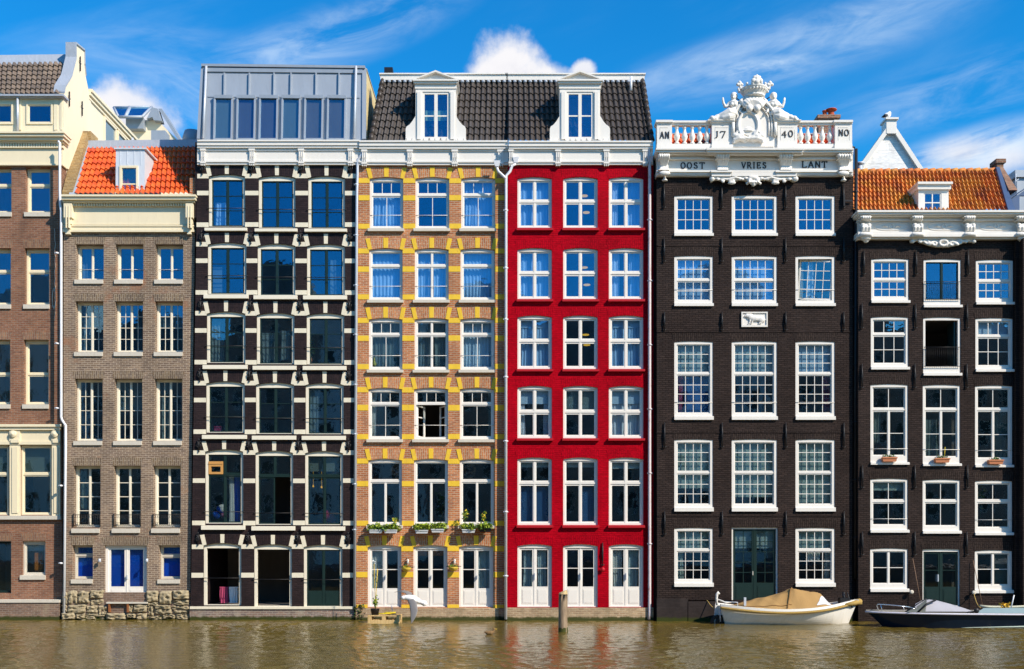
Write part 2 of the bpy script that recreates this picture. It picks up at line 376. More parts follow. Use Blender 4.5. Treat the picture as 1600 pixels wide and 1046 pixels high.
    def build(s, name, mats, parent=None, loc=None, remesh=None, smoothall=False):
        me = bpy.data.meshes.new(name)
        base = Vector((0, 0, 0))
        o = bpy.data.objects.new(name, me); col.objects.link(o)
        if parent is not None:
            base = WLOC[parent.name]; o.parent = parent; WLOC[o.name] = base.copy()
        else:
            if loc is None: loc = Vector((0, 0, 0))
            base = Vector(loc); o.location = base; WLOC[o.name] = base.copy()
        me.from_pydata([v - base for v in s.v], [], s.f)
        if not isinstance(mats, (list, tuple)): mats = [mats]
        for m_ in mats: me.materials.append(m_)
        me.polygons.foreach_set('material_index', s.mi)
        me.polygons.foreach_set('use_smooth', [True]*len(s.f) if smoothall else s.sm)
        if s.uv:
            l = me.uv_layers.new(name='tile')
            for p in me.polygons:
                for li in p.loop_indices: l.data[li].uv = s.uv[p.index]
        me.update()
        if remesh:
            md = o.modifiers.new('fuse', 'REMESH'); md.mode = 'VOXEL'; md.voxel_size = remesh; md.use_smooth_shade = True
            sm_ = o.modifiers.new('soft', 'SMOOTH'); sm_.factor = 0.5; sm_.iterations = 1
        return o
def tiles(mb, tl, tr, bl, br, nc, nr, amp=0.035, step=0.03, sub=6, m=0):
    tl, tr, bl, br = map(Vector, (tl, tr, bl, br)); nrm = (tr - tl).cross(bl - tl).normalized()
    if nrm.y > 0: nrm = -nrm
    nu = nc * sub; rows = []
    for r in range(nr):
        rows.append((r / nr, 0.0, r)); rows.append(((r + 0.999) / nr, step, r))
    jit = [[random.uniform(-.006, .006) for _ in range(nc+1)] for _ in range(nr)]
    vs = []
    for (v, h, r) in rows:
        for i in range(nu+1):
            u = i / nu; ph = (u * nc) % 1.0
            prof = amp * (math.sin(2*math.pi*ph) + 0.35*math.sin(4*math.pi*ph + 0.6))
            p = tl.lerp(tr, u).lerp(bl.lerp(br, u), v)
            vs.append(p + nrm * (prof + h + jit[r][min(nc, int(u*nc))]))
    base = len(mb.v); fb = len(mb.f); fs = []; cells = []
    for j in range(len(rows)-1):
        for i in range(nu):
            fs.append((j*(nu+1)+i, (j+1)*(nu+1)+i, (j+1)*(nu+1)+i+1, j*(nu+1)+i+1)); cells.append((int(i/sub) + .5, rows[j][2] + .5))
    mb.add(vs, fs, m, False)
    for q, c in enumerate(cells): mb.uv[fb+q] = c
    for q in range(fb): mb.uv.setdefault(q, (0.5, 0.5))
    return mb
def fix_uv(mb):
    for q in range(len(mb.f)): mb.uv.setdefault(q, (0.5, 0.5))
    return mb

# ------------------------------------------------------------------ house kit
class House:
    def __init__(s, label, Y, x0, x1, ytop, cat='house'):
        s.Y = Y; s.k = (D + Y) / D; s.x0, s.x1, s.ytop = x0, x1, ytop
        s.root = thing('canal_house', label, cat, (s.X((x0+x1)/2), Y, 0))
        s.holes = []
    def X(s, px): return (px - 800) / S * s.k
    def Z(s, py): return HC + (HZ - py) / S * s.k
    def L(s, n): return n / S * s.k
    def poly(s, pts): return [(s.X(x), s.Z(y)) for x, y in pts]
    def b(s, mb, x0, x1, y0, y1, d0, d1, m=0):       # px box, depth d0..d1 from the wall face (negative = proud)
        q = (D+s.Y+d0)/(D+s.Y) if d0 < -.05 else 1.0      # a proud face is measured on its own plane
        return mb.box(s.X(x0)*q, s.X(x1)*q, s.Y+d0, s.Y+d1, HC+(s.Z(y1)-HC)*q, HC+(s.Z(y0)-HC)*q, m)
    def part(s, name, mat, boxes, parent=None):
        mb = MB()
        for q in boxes: s.b(mb, *q)
        return mb.build(name, mat, parent or s.root)
    def wall(s, mat, outline, thick=0.3):
        mb = MB(); mb.plate(s.poly(outline), [s.poly(h) for h in s.holes], s.Y, s.Y+thick)
        return mb.build('wall', mat, s.root)
    def body(s, mat, x0, x1, ytop, depth=9.0, side=True):
        mb = MB(); a, b_ = s.X(x0)+.02, s.X(x1)-.02; y0 = s.Y+.422; zt = s.Z(ytop)
        mb.box(a, a+.25, y0, s.Y+depth, -.6, zt); mb.box(b_-.25, b_, y0, s.Y+depth, -.6, zt)
        mb.box(a+.252, b_-.252, s.Y+depth-.25, s.Y+depth, -.6, zt)
        return mb.build('side_wall', mat, s.root)
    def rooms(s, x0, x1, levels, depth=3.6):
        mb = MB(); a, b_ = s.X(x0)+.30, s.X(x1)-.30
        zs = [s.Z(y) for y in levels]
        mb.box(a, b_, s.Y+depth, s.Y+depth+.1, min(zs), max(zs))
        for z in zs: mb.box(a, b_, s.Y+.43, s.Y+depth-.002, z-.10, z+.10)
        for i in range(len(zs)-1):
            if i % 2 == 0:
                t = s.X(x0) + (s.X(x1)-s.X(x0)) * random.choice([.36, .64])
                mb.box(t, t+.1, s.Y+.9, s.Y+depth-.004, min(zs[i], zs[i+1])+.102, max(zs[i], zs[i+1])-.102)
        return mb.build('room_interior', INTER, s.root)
def archpoly(x0, y0, x1, y1, rise):
    # y0 = crown of the head, y1 = bottom
    if rise <= 0: return [(x0, y1), (x1, y1), (x1, y0), (x0, y0)]
    n = 8; pts = [(x0, y1), (x1, y1)]
    for i in range(n+1):
        t = i / n; x = x1 + (x0-x1)*t; pts.append((x, y0 + rise*(2*t-1)**2))
    return pts
def pleats(mb, xa, xb, y, z0, z1, m=0, amp=0.03, waves=None):
    n = max(8, int(abs(xb-xa)/0.03)); waves = waves or max(3, int(abs(xb-xa)/0.13)); ph = random.random()*6
    vs = []; 
    for j in range(5):
        t = j/4
        for i in range(n+1):
            u = i/n
            vs.append((xa+(xb-xa)*u + 0.02*math.sin(3*t+u*5+ph), y + amp*math.sin(u*waves*6.28+ph+t*0.6)*(0.6+0.4*t), z1+(z0-z1)*t))
    fs = [(j*(n+1)+i, (j+1)*(n+1)+i, (j+1)*(n+1)+i+1, j*(n+1)+i+1) for j in range(4) for i in range(n)]
    mb.add(vs, fs, m, True)
def window(h, x0, y0, x1, y1, secs, rise=0, cas=3.0, head=None, foot=None, frame=WHITE, sash=None, rec=0.06, glass=GLASS,
           sill=None, sillmat=None, curtains=(), rods=(), rail=None, lintel=None, label=None, name='window', muntin=1.1, sb=1.7, center=5.0, panel=None, tilt=0.5):
    """secs: list of (y_end, kind, cols, rows); kind S sash, C pair of casements, O open, P door leaf pair with bottom panel"""
    sash = sash or frame; head = cas if head is None else head; foot = cas if foot is None else foot
    h.holes.append(archpoly(x0, y0, x1, y1, rise))
    X, Z, L, Y = h.X, h.Z, h.L, h.Y
    e = 0.12
    mb = MB(); gm = MB()
    ix0, ix1, iy0, iy1 = x0+cas, x1-cas, y0+rise+head-(rise*0.6), y1-foot
    two = [frame, sash]
    mb.plate(h.poly(archpoly(x0-e, y0-e, x1+e, y1+e, rise)), [h.poly([(ix0, iy1), (ix1, iy1), (ix1, iy0), (ix0, iy0)])], Y+rec, Y+rec+.11, 0)
    # thin bead inside the casing
    ya = iy0
    def leaf(a, b, c, d, cols, rows, border, glz=True, pan=0.0, open_=False):
        # a..b in x, c..d in y (px)
        d2 = d - pan
        gx0, gx1, gy0, gy1 = a+border, b-border, c+border, d2-border
        mb.plate(h.poly([(a, d), (b, d), (b, c), (a, c)]), [h.poly([(gx0, gy1), (gx1, gy1), (gx1, gy0), (gx0, gy0)])] , Y+rec+.045, Y+rec+.095, 1)
        if pan > 0:
            h.b(mb, a+border+.6, b-border-.6, d2+.8, d-border, rec+.035, rec+.05, 1)
            h.b(mb, a+border+1.8, b-border-1.8, d2+2.2, d-border-1.6, rec+.028, rec+.036, 1)
        cw = (gx1-gx0)/cols; rh = (gy1-gy0)/rows; mw = muntin/2
        for i in range(1, cols): h.b(mb, gx0+i*cw-mw, gx0+i*cw+mw, gy0, gy1, rec+.055, rec+.085, 1)
        for j in range(1, rows): h.b(mb, gx0, gx1, gy0+j*rh-mw, gy0+j*rh+mw, rec+.052, rec+.083, 1)
        if glz:
            for i in range(cols):
                for j in range(rows):
                    p0, p1, q0, q1 = X(gx0+i*cw), X(gx0+(i+1)*cw), Z(gy0+(j+1)*rh), Z(gy0+j*rh)
                    tx = math.tan(R(random.gauss(0, tilt))); tz = math.tan(R(random.gauss(0, tilt*.7)))
                    cx, cz = (p0+p1)/2, (q0+q1)/2; vs = []
                    for yy in (0.0, 0.006):
                        for (x, z) in ((p0, q0), (p1, q0), (p1, q1), (p0, q1)):
                            vs.append((x, Y+rec+.068+yy + (x-cx)*tx*0.35 + (z-cz)*tz*0.35, z))
                    gm.add(vs, [(0, 1, 2, 3), (7, 6, 5, 4)])
    for (ye, kind, cols, rows) in secs:
        last = ye >= secs[-1][0]
        yb = iy1 if last else ye - 1.6
        if kind == 'S': leaf(ix0, ix1, ya, yb, cols, rows, sb)
        elif kind in 'CP':
            mid = (ix0+ix1)/2; half = center/2
            pan = (yb-ya)*0.27 if kind == 'P' else 0
            if panel is not None and kind == 'P': pan = panel
            leaf(ix0, mid-.35, ya, yb, cols, rows, sb, pan=pan); leaf(mid+.35, ix1, ya, yb, cols, rows, sb, pan=pan)
            h.b(mb, mid-half*.55, mid+half*.55, ya, yb, rec+.032, rec+.045, 1)
        elif kind == 'L':       # left leaf fixed, right half open
            mid = (ix0+ix1)/2; leaf(ix0, mid, ya, yb, cols, rows, sb)
        elif kind == 'H':       # both casements swung inwards
            for sx, px_ in ((1, ix0), (-1, ix1)):
                wd = L((ix1-ix0)/2)*.98; a0 = X(px_); ang = R(62)
                for t0, t1, (za, zb) in ((0, .07, (0, 1)), (wd-.07, wd, (0, 1)), (0.07, wd-.07, (0, .04)), (0.07, wd-.07, (.96, 1)), (0.07, wd-.07, (.62, .65))):
                    P = []
                    zt, zbm = Z(ya+.5), Z(yb-.5); H = zt-zbm
                    for zz in (zbm+H*za, zbm+H*zb):
                        for (t, dd) in ((t0, 0), (t1, 0), (t1, .04), (t0, .04)):
                            P.append((a0+sx*(t*math.cos(ang)+dd*math.sin(ang)), Y+rec+.08+t*math.sin(ang)-dd*math.cos(ang)*0+0.0, zz))
                    mb.hexa(P, 1)
                zt, zbm = Z(ya+.5), Z(yb-.5)
                gm.add([(a0+sx*.07*math.cos(ang), Y+rec+.08+.07*math.sin(ang), zbm), (a0+sx*(wd-.07)*math.cos(ang), Y+rec+.08+(wd-.07)*math.sin(ang), zbm),
                        (a0+sx*(wd-.07)*math.cos(ang), Y+rec+.08+(wd-.07)*math.sin(ang), zt), (a0+sx*.07*math.cos(ang), Y+rec+.08+.07*math.sin(ang), zt)], [(0, 1, 2, 3)])
        if not last: h.b(mb, ix0-.05, ix1+.05, ye-1.4, ye+1.4, rec+.02, rec+.10, 0 if frame is not DGREEN and sash is frame else 1)
        ya = ye + 1.6
    wd = mb.build(name, two, h.root)
    if label: wd['label'] = label
    if gm.v: gm.build('window_glass', glass, wd)
    if sill:
        sx0, sx1, sy0, sy1, proud = sill
        m2 = MB(); a, b_, zt, zb = X(sx0), X(sx1), Z(sy0), Z(sy1)
        f = Y - proud
        m2.hexa([(a, f, zb), (b_, f, zb), (b_, Y+rec+.0, zb), (a, Y+rec+.0, zb), (a, f, zt-.012), (b_, f, zt-.012), (b_, Y+rec, zt+.012), (a, Y+rec, zt+.012)])
        m2.build('window_sill', sillmat or SILL, wd)
    if curtains:
        m3 = MB(); ms = []
        for (fa, fb, ga, gb, mat, kind) in curtains:
            if mat not in ms: ms.append(mat)
            mi = ms.index(mat)
            a, b_ = ix0+(ix1-ix0)*fa, ix0+(ix1-ix0)*fb; c, d = iy0+(iy1-iy0)*ga, iy0+(iy1-iy0)*gb
            if kind == 'p': pleats(m3, X(a), X(b_), Y+rec+.24+.03*mi, Z(d), Z(c), mi)
            else: m3.box(X(a), X(b_), Y+rec+.20+.03*mi, Y+rec+.206+.03*mi, Z(d), Z(c), mi)
        m3.build('curtain', ms, wd)
    if rods or rail:
        m4 = MB()
        for ry in rods:
            if frame is WHITE: m4.tube([(X(x0+.6), Y+rec-.01, Z(ry)), (X(x1-.6), Y+rec-.01, Z(ry))], .011, 6); continue
            if rec > .1: m4.tube([(X(x0+2), Y+rec-.01, Z(ry)), (X(x1-.3), Y+rec-.01, Z(ry))], .009, 6); continue
            m4.tube([(X(x0-1.5), Y-.03, Z(ry)), (X(x1+1.5), Y-.03, Z(ry))], .014, 6)
            for ex in (x0-1.2, x1+1.2): m4.tube([(X(ex), Y-.05, Z(ry)), (X(ex), Y+.05, Z(ry))], .026, 6)
        if rail:
            ra, rb, style, rmat = rail
            yy = Y-.045
            m4.tube([(X(x0), yy, Z(ra)), (X(x1), yy, Z(ra))], .012, 6); m4.tube([(X(x0+.5), yy, Z(rb)), (X(x1-.5), yy, Z(rb))], .013, 6)
            n = int((x1-x0)/(3.2 if style == 's' else 3.0))
            for i in range(n+1):
                px = x0+1+(x1-x0-2)*i/n
                m4.tube([(X(px), yy, Z(ra)), (X(px), yy, Z(rb))], .006, 5)
                if style == 's' and i < n:
                    cx = px+(x1-x0-2)/n/2; r_ = L(1.4)
                    for cy in (ra+3.5, rb-3.5):
                        m4.tube([(X(cx)+r_*math.cos(t*.785), yy, Z(cy)+r_*1.5*math.sin(t*.785)) for t in range(9)], .005, 4, caps=False)
            if style == 's':
                for ex in (x0, x1): m4.tube([(X(ex), yy, Z(ra-1)), (X(ex), yy, Z(rb+1))], .016, 6); m4.box(X(ex)-.01, X(ex)+.01, yy, Y+.1, Z(rb), Z(rb)+.02)
        m4.build('window_railing' if rail else 'guard_rod', rail[3] if rail else (BLACK if rec < .1 and frame is not WHITE else WHITE), wd)
    if lintel:
        lm, ly0, ly1, flare, ex = lintel
        m5 = MB(); r_ = rise
        pts = [(x0-ex, ly1+r_), (x0-ex-flare, ly0+1.0), ((x0+x1)/2, ly0-.4), (x1+ex+flare, ly0+1.0), (x1+ex, ly1+r_)]
        pts += [(x1+(x0-x1)*t/8, ly1 + r_*(2*t/8-1)**2) for t in range(0, 9)]
        m5.plate(h.poly(pts[::-1]), [], Y-.006, Y+.004)
        m5.build('brick_lintel', lm, wd)
    return wd
def voussoirs(h, x0, x1, yt, yb, rise, mat, wid=6.5):
    c = (x0+x1)/2
    for p in ([(x0-5.5, yt+1), (x0+1.2, yt), (x0+4.8, yb+rise*.55), (x0-1.2, yb+rise)],
              [(c-wid/2, yt-.5), (c+wid/2, yt-.5), (c+wid/2-.3, yb-.2), (c-wid/2+.3, yb-.2)],
              [(x1-1.2, yt), (x1+5.5, yt+1), (x1+1.2, yb+rise), (x1-4.8, yb+rise*.55)]):
        mb = MB(); mb.plate(h.poly([p[3], p[2], p[1], p[0]]), [], h.Y-.018, h.Y+.01); mb.build('arch_stone', mat, h.root)
def band(h, segs, y0, y1, mat, proud=.014):
    for a, b_ in segs:
        mb = MB(); j = random.uniform(-.25, .25)
        h.b(mb, a, b_, y0+j, y1+j, -proud, .01); mb.build('band_stone', mat, h.root)
def anchor(h, px, y0, y1, style='bar'):
    mb = MB(); x = h.X(px); Y = h.Y
    if style == 'bar':
        a, b_ = h.Z(y1), h.Z(y0)
        mb.tube([(x, Y-.05, a), (x, Y-.06, (a+b_)/2), (x, Y-.045, b_)], [.022, .038, .022], 6)
        mb.box(x-.028, x+.028, Y-.09, Y+.02, (a+b_)/2-.06, (a+b_)/2+.06)
        mb.tube([(x-.07, Y-.055, a+.05), (x, Y-.055, a+.0), (x+.07, Y-.055, a+.05)], .018, 5)
    else:
        a, b_ = h.Z(y1), h.Z(y0); m = (a+b_)/2
        mb.tube([(x, Y-.05, a), (x, Y-.07, m), (x, Y-.05, b_)], [.015, .035, .02], 6)
        for sx in (-1, 1):
            mb.tube([(x, Y-.06, m-.1), (x+sx*.07, Y-.06, m-.05), (x+sx*.085, Y-.06, m+.03), (x+sx*.04, Y-.06, m+.06)], .02, 5)
            mb.tube([(x, Y-.06, m+.06), (x+sx*.05, Y-.06, m+.12), (x+sx*.06, Y-.06, m+.17)], .017, 5)
        mb.blob((x, Y-.07, b_), (.035, .03, .05)); mb.blob((x, Y-.05, a), (.03, .03, .04))
    return mb.build('wall_anchor', BLACK, h.root)
def drainpipe(h, pts, r, mat, clamps=(), proud=.09, funnel=None):
    mb = MB(); P = [at(x, y, h.Y-proud) for x, y in pts]
    mb.tube(P, r, 10)
    for cx, cy in clamps:
        mb.tube([(h.X(cx), h.Y-proud, h.Z(cy)+.03), (h.X(cx), h.Y-proud, h.Z(cy)-.03)], r*1.18, 10)
        mb.box(h.X(cx)-r*1.7, h.X(cx)+r*1.7, h.Y-proud-.012, h.Y-proud+.02, h.Z(cy)-.02, h.Z(cy)+.02)
    if funnel:
        fx, fy = funnel; x, z = h.X(fx), h.Z(fy)
        mb.hexa([(x-.07, h.Y-proud-.07, z-.12), (x+.07, h.Y-proud-.07, z-.12), (x+.07, h.Y-proud+.07, z-.12), (x-.07, h.Y-proud+.07, z-.12),
                 (x-.13, h.Y-proud-.1, z+.1), (x+.13, h.Y-proud-.1, z+.1), (x+.13, h.Y-proud+.1, z+.1), (x-.13, h.Y-proud+.1, z+.1)])
    return mb.build('drainpipe', mat, h.root)
def cornice(h, x0, x1, prof, mat, name='cornice', ret=True):
    """prof: list of (y0, y1, proud) stacked bands"""
    mb = MB()
    for y0, y1, p in prof: h.b(mb, x0-(p*8 if ret else 0), x1+(p*8 if ret else 0), y0, y1, -p, .32)
    return mb.build(name, mat, h.root)

# ================================================================== HOUSE 1: far left, brown brick
h1 = House('brown brick house at the left edge with a cream side gable and grey tiled roof', 0.78, -50, 97, 258)
for i, (ya, yb, tr) in enumerate([(262, 332, 288), (388, 476, 423), (531, 632, 584)]):
    for xa, xb in ((-22-i, 18-i), (40-i*1.5, 78.5-i*1.2)):
        window(h1, xa, ya, xb, yb, [(tr, 'S', 1, 1), (yb, 'S', 1, 1)], cas=3, head=4 if i else 3, frame=CREAM, rec=.19, glass=GLASSH if i < 2 else GLASS,
               sill=(xa-1.5, xb+.5, yb, yb+7, .06), lintel=None if i == 0 else (BRK1L, ya-13, ya, 1.5, 1.5), tilt=.25, center=3)
for xa, xb in ((-32, 13.5), (32.5, 80.5)):
    window(h1, xa, 696, xb, 805, [(741, 'S', 1, 1), (805, 'S', 1, 1)], cas=2.5, frame=CREAM, rec=.06, glass=GLASSD,
           curtains=((0, 1, 0, .42, CURTD, 'b'),), tilt=.3)
window(h1, 35, 846, 71, 899, [(899, 'S', 1, 1)], cas=2.5, head=4, frame=SILL, rec=.1, glass=GLASSD, sill=(32, 71.5, 899, 906, .07), lintel=(BRK1L, 833, 845, 1.5, 1),
       curtains=((0, 1, 0, .24, CURT, 'b'), (.35, .75, .3, .9, ORB, 'b')), label='small basement window with a white blind and an orange lining')
window(h1, -40, 846, 17.5, 927, [(927, 'S', 2, 1)], cas=2, frame=DGREEN, rec=.15, glass=GLASSD, lintel=(BRK1L, 833, 845, 1.5, 1))
# attic storey windows in the cream timber box
h1.wall(BRK1, [(-50, 975), (97, 975), (97, 257), (-50, 257)], .42)
mats = h1.holes; h1.holes = []
hb = []
for xa, xb in ((-30, 20), (41, 82)):
    window(h1, xa, 161, xb, 194, [(194, 'S', 1, 1)], cas=2.5, frame=CREAM, rec=.0, glass=GLASSH)
mb = MB(); mb.plate(h1.poly([(-50, 206), (97.5, 206), (97.5, 152), (-50, 152)]), [h1.poly(p) for p in h1.holes], h1.Y+.04, h1.Y+.3)
for a, b_ in ((30, 33), (84, 90), (94, 97.6)): h1.b(mb, a, b_, 155, 203, -.0, .06)
mb.build('attic_front', CREAM, h1.root)
h1.body(CREAMY, -50, 97, 147, 11)
cornice(h1, -50, 97, [(205.5, 208, .42), (208, 213, .36), (213, 219, .26), (219, 223, .16), (231, 256, .06), (256, 258.5, .12)], CREAM)
h1.part('dentil_band', CREAM, [(x, x+2.3, 223.5, 229.5, -.12, .02) for x in range(-20, 92, 4)] + [(-50, 98, 229.5, 231, -.14, .02), (-50, 97.5, 223, 229.5, -.05, .02)])
cornice(h1, -50, 97.5, [(147, 150, .2), (150, 152.5, .12)], LEAD, 'roof_gutter')
mb = MB()
a, b_ = at(-60, 99, h1.Y+1.5), at(101, 97, h1.Y+1.5); c, d = at(-60, 148, h1.Y-.1), at(94, 147, h1.Y-.1)
tiles(mb, a, b_, c, d, 20, 7, .035, .05); 
rf = mb.build('roof', T1, h1.root)
mb = MB(); e0, e1 = at(-60, 87, h1.Y+1.7), at(104, 85, h1.Y+1.7)
mb.hexa([a+Vector((0, -.06, -.1)), b_+Vector((0, -.06, -.1)), b_+Vector((0, .1, -.1)), a+Vector((0, .1, -.1)), e0, e1, e1+Vector((0, .3, 0)), e0+Vector((0, .3, 0))])
mb.build('ridge_flashing', LEAD, rf)
# the side gable with its parapet (a wall in the y-z plane)
Xs = h1.X(99); th = .36
def yz(px, py):
    off = (px-800)/S; Y = D*(Xs/off-1); return (Y, HC+(HZ-py)/S*(D+Y)/D)
prof = [(h1.Y+.02, h1.Z(258)), (h1.Y+.02, h1.Z(146)), (h1.Y+.3, h1.Z(130)), yz(111, 120), yz(118, 92), yz(118, 69), yz(131.5, 80), yz(132, 103), yz(138, 142), yz(144, 165)]
gp = [prof[0], prof[1], (prof[1][0]+.1, prof[1][1]+.3)] + prof[3:8]
pk = prof[6][0]
gp += [(pk+.15, 22.6), (pk+1.2, 21.0), (pk+2.8, 19.0), (pk+2.8, h1.Z(258))]
mb = MB(); n = len(gp)
vs = [(Xs-th, y, z) for y, z in gp] + [(Xs, y, z) for y, z in gp]
tess = tessellate_polygon([[Vector((y, z, 0)) for y, z in gp]])
mb.add(vs, [tuple(t) for t in tess] + [tuple(n+i for i in t) for t in tess] + [(i, (i+1) % n, n+(i+1) % n, n+i) for i in range(n)])
gb = mb.build('side_gable', CREAMY, h1.root)
mb = MB()
for i in range(1, 8):
    (ya, za), (yb, zb) = gp[i], gp[i+1]
    if i == 5: pass
    mb.hexa([(Xs-th-.04, ya, za+.003), (Xs+.05, ya, za+.003), (Xs+.05, yb, zb+.003), (Xs-th-.04, yb, zb+.003), (Xs-th-.04, ya-.02, za+.07), (Xs+.05, ya-.02, za+.07), (Xs+.05, yb-.02, zb+.07), (Xs-th-.04, yb-.02, zb+.07)])
mb.build('gable_coping', LEAD, gb)
mb = MB()
for px, py in ((124, 100), (107, 155), (127, 170)):
    off = (px-800)/S; Y = D*(Xs/off-1); z = HC+(HZ-py)/S*(D+Y)/D
    mb.tube([(Xs+.04, Y, z-.3), (Xs+.04, Y, z+.3)], .025, 5); mb.tube([(Xs+.04, Y-.08, z+.1), (Xs+.04, Y+.08, z+.02)], .02, 5)
mb.build('wall_anchor', BLACK, gb)
# long rear wing with a strip of windows, receding behind the orange roof
mb = MB(); ya, yb = pk+.5, 14.0; zt = 22.2
Xw = Xs-.02
mb.box(Xw-3.6, Xw-.02, ya, yb, 0, zt-.1)
mb.build('rear_wing', CREAMY, h1.root)
mb = MB(); mb.box(Xw-3.8, Xw+.16, ya, yb+.2, zt-.12, zt); mb.box(Xw-3.7, Xw+.10, ya, yb+.1, zt-.26, zt-.12); mb.box(Xw-.02, Xw+.04, ya, yb, zt-.42, zt-.34)
mb.build('wing_cornice', CREAM, h1.root)
for i, (a, b_) in enumerate(((5.0, 6.4), (6.6, 7.6), (8.6, 10.0), (10.2, 11.6))):
    mb = MB(); z0, z1 = 19.3, zt-.5
    for q in ((a, a+.09, z0, z1), (b_-.09, b_, z0, z1), (a+.09, b_-.09, z0, z0+.09), (a+.09, b_-.09, z1-.09, z1)): mb.box(Xw-.02, Xw+.08, *q)
    wd = mb.build('window', CREAM, h1.root)
    MB().box(Xw-.015, Xw+.02, a+.09, b_-.09, z0+.09, z1-.09).build('window_glass', paint('wing_glass%d' % i, (0.20, 0.26, 0.28), .05, .2, 1), wd)
mb = MB(); mb.tube([(Xw+.2, 8.05, zt-.3), (Xw+.2, 8.05, 15)], .06, 8); mb.build('drainpipe', PIPE, h1.root)
# ground floor shop front surround
h1.part('shop_front', CREAM, [(-50, 95, 663, 667, -.22, .02), (-50, 94, 667, 672, -.16, .02), (-50, 93.5, 672, 690, -.06, .02), (-50, 93.5, 690, 695, -.10, .02),
        (81, 94, 695, 806, -.07, .02), (84, 91, 699, 802, -.10, -.06), (15, 31, 695, 806, -.07, .02), (18.5, 27.5, 699, 802, -.10, -.06), (-50, -34, 695, 806, -.07, .02),
        (80.5, 94, 672, 690, -.12, -.05), (14.5, 31, 672, 690, -.12, -.05), (82, 92.5, 687, 692, -.15, -.09), (16.5, 29.5, 687, 692, -.15, -.09)])
for px in (22.5, 87.5):
    mb = MB(); mb.lathe((h1.X(px), h1.Y-.12, h1.Z(679)), [(.001, .09), (.06, .08), (.1, .04), (.14, .05), (.15, 0)], 14, axis='y'); mb.build('rosette', CREAM, h1.root)
h1.part('shop_sill', SILL, [(-50, 94.5, 806, 812, -.14, .05)])
h1.part('quay_plinth', PLI1, [(-50, 92, 942, 990, -.42, .0)])
h1.part('quay_coping', SILL, [(-50, 92.5, 937.5, 942, -.46, -.0)])
h1.rooms(-50, 97, [150, 208, 345, 500, 650, 815, 940])
drainpipe(h1, [(91, 221), (93.5, 224), (93.5, 300), (94, 320), (95.5, 330), (95.5, 652), (97, 657), (102.5, 665), (102.5, 700), (100, 966)], .05, WPIPE, [(95.5, y) for y in (400, 540, 640)] + [(101.5, y) for y in (760, 880)], proud=.12+.28)
drainpipe(h1, [(27.5, 149), (27.5, 206)], .045, PIPE, proud=.1)
mb = MB(); P = [(h1.X(86.5+random.uniform(-1, 1)), h1.Y-.04, h1.Z(y)) for y in range(358, 505, 6)]
mb.tube(P, .012, 5, 0)
for k in range(4): mb.tube([(h1.X(85+2.4*math.cos(t*.8)+k*.2), h1.Y-.05-.01*k, h1.Z(466+16*math.sin(t*.8)+k)) for t in range(9)], .012, 4)
mb.build('hanging_cable', SILL, h1.root)

# ================================================================== HOUSE 2: grey-brown brick, orange roof
h2 = House('grey-brown brick house with orange tiled roof and zinc dormer above rough stone footings', 0.5, 98, 305, 320)
c2 = [(119, 162), (181, 224), (243.5, 286.5)]
def dcurt(p=.5): return ()
for i, (ya, yb, off, rows, rr) in enumerate([(382, 437, 0, 1, 1), (471, 550, -.6, 4, 2), (592, 689, -1.6, 4, 2)]):
    for j, (xa, xb) in enumerate(c2):
        xa += off-.5; xb += off
        rc = (((0, .48, .0, 1, CURTD, 'p'),) if (i, j) in ((1, 0), (2, 2), (0, 0)) else ((0, 1, .0, .5, CURTD, 'b'),) if (i, j) in ((2, 1), (1, 2)) else ()); 
        window(h2, xa, ya, xb, yb, [(yb, 'C', 1 if rows == 1 else 2, rows)], cas=2.6, head=2.5, frame=IVORY, rec=.26, glass=GLASSH if i < 2 else GLASS, sb=1.5,
               sill=(xa-1.5, xb-.5, yb+.3, yb+7, .06), lintel=(BRK2L, ya-12, ya, 2, 1.5), muntin=.8, tilt=.35, rods=(419,) if i == 0 else (), center=4.5, curtains=rc)
for j, (xa, xb) in enumerate([(115, 157), (178, 220), (239.5, 282.5)]):
    window(h2, xa, 728, xb, 824, [(824, 'C', 1, 4)], cas=2.6, head=2.5, frame=IVORY, rec=.26, glass=GLASSD, sb=1.5, sill=(xa-2.5, xb-1, 826, 833, .08),
           lintel=(BRK2L, 715, 728, 2, 1.5), rail=(804, 822, 's', BLACK), curtains=((0, .5, .05, .7, CURTD, 'p'),) if j == 0 else (), center=4.5)
for xa, xb, t in ((113, 145, 868), (248, 281.5, 869)):
    window(h2, xa, 852, xb, 905, [(t, 'S', 1, 1), (905, 'S', 1, 1)], cas=2, frame=SILL, rec=.26, glass=GLASS, sill=(xa-1.5, xb, 905.5, 912, .06), lintel=(BRK2L, 839, 852, 2, 1.5),
           curtains=((0, 1, 0, 1, BLUEB, 'b'),))
dd = window(h2, 163.5, 852.5, 229.5, 941, [(941, 'P', 1, 1)], cas=4, head=3, foot=1.5, frame=WHITE, rec=.1, sb=3.6, name='door', panel=19, lintel=(BRK2L, 839, 852, 3, 2), glass=GLASSD,
       curtains=((0, 1, 0, .8, BLUEB, 'b'),), center=3)
MB().box(h2.X(197), h2.X(198.2), h2.Y+.04, h2.Y+.12, h2.Z(905), h2.Z(899)).build('door_handle', PIPE, dd)
h2.wall(BRK2, [(98.5, 926), (297.5, 926), (300.5, 640), (304.5, 360), (99.5, 360)], .42)
h2.body(BRK2, 99, 304, 318, 9)
h2.rooms(99, 304, [318, 456, 572, 708, 842, 930])
cornice(h2, 99, 302, [(304, 307, .42), (307, 312, .36), (312, 316.5, .24), (316.5, 323, .10), (323, 352, .05), (352, 354, .1), (354, 359, .07), (359, 362.5, .13)], CREAM)
h2.part('dentil_band', CREAM, [(x, x+2, 317.5, 322, -.17, -.10) for x in range(114, 290, 4)])
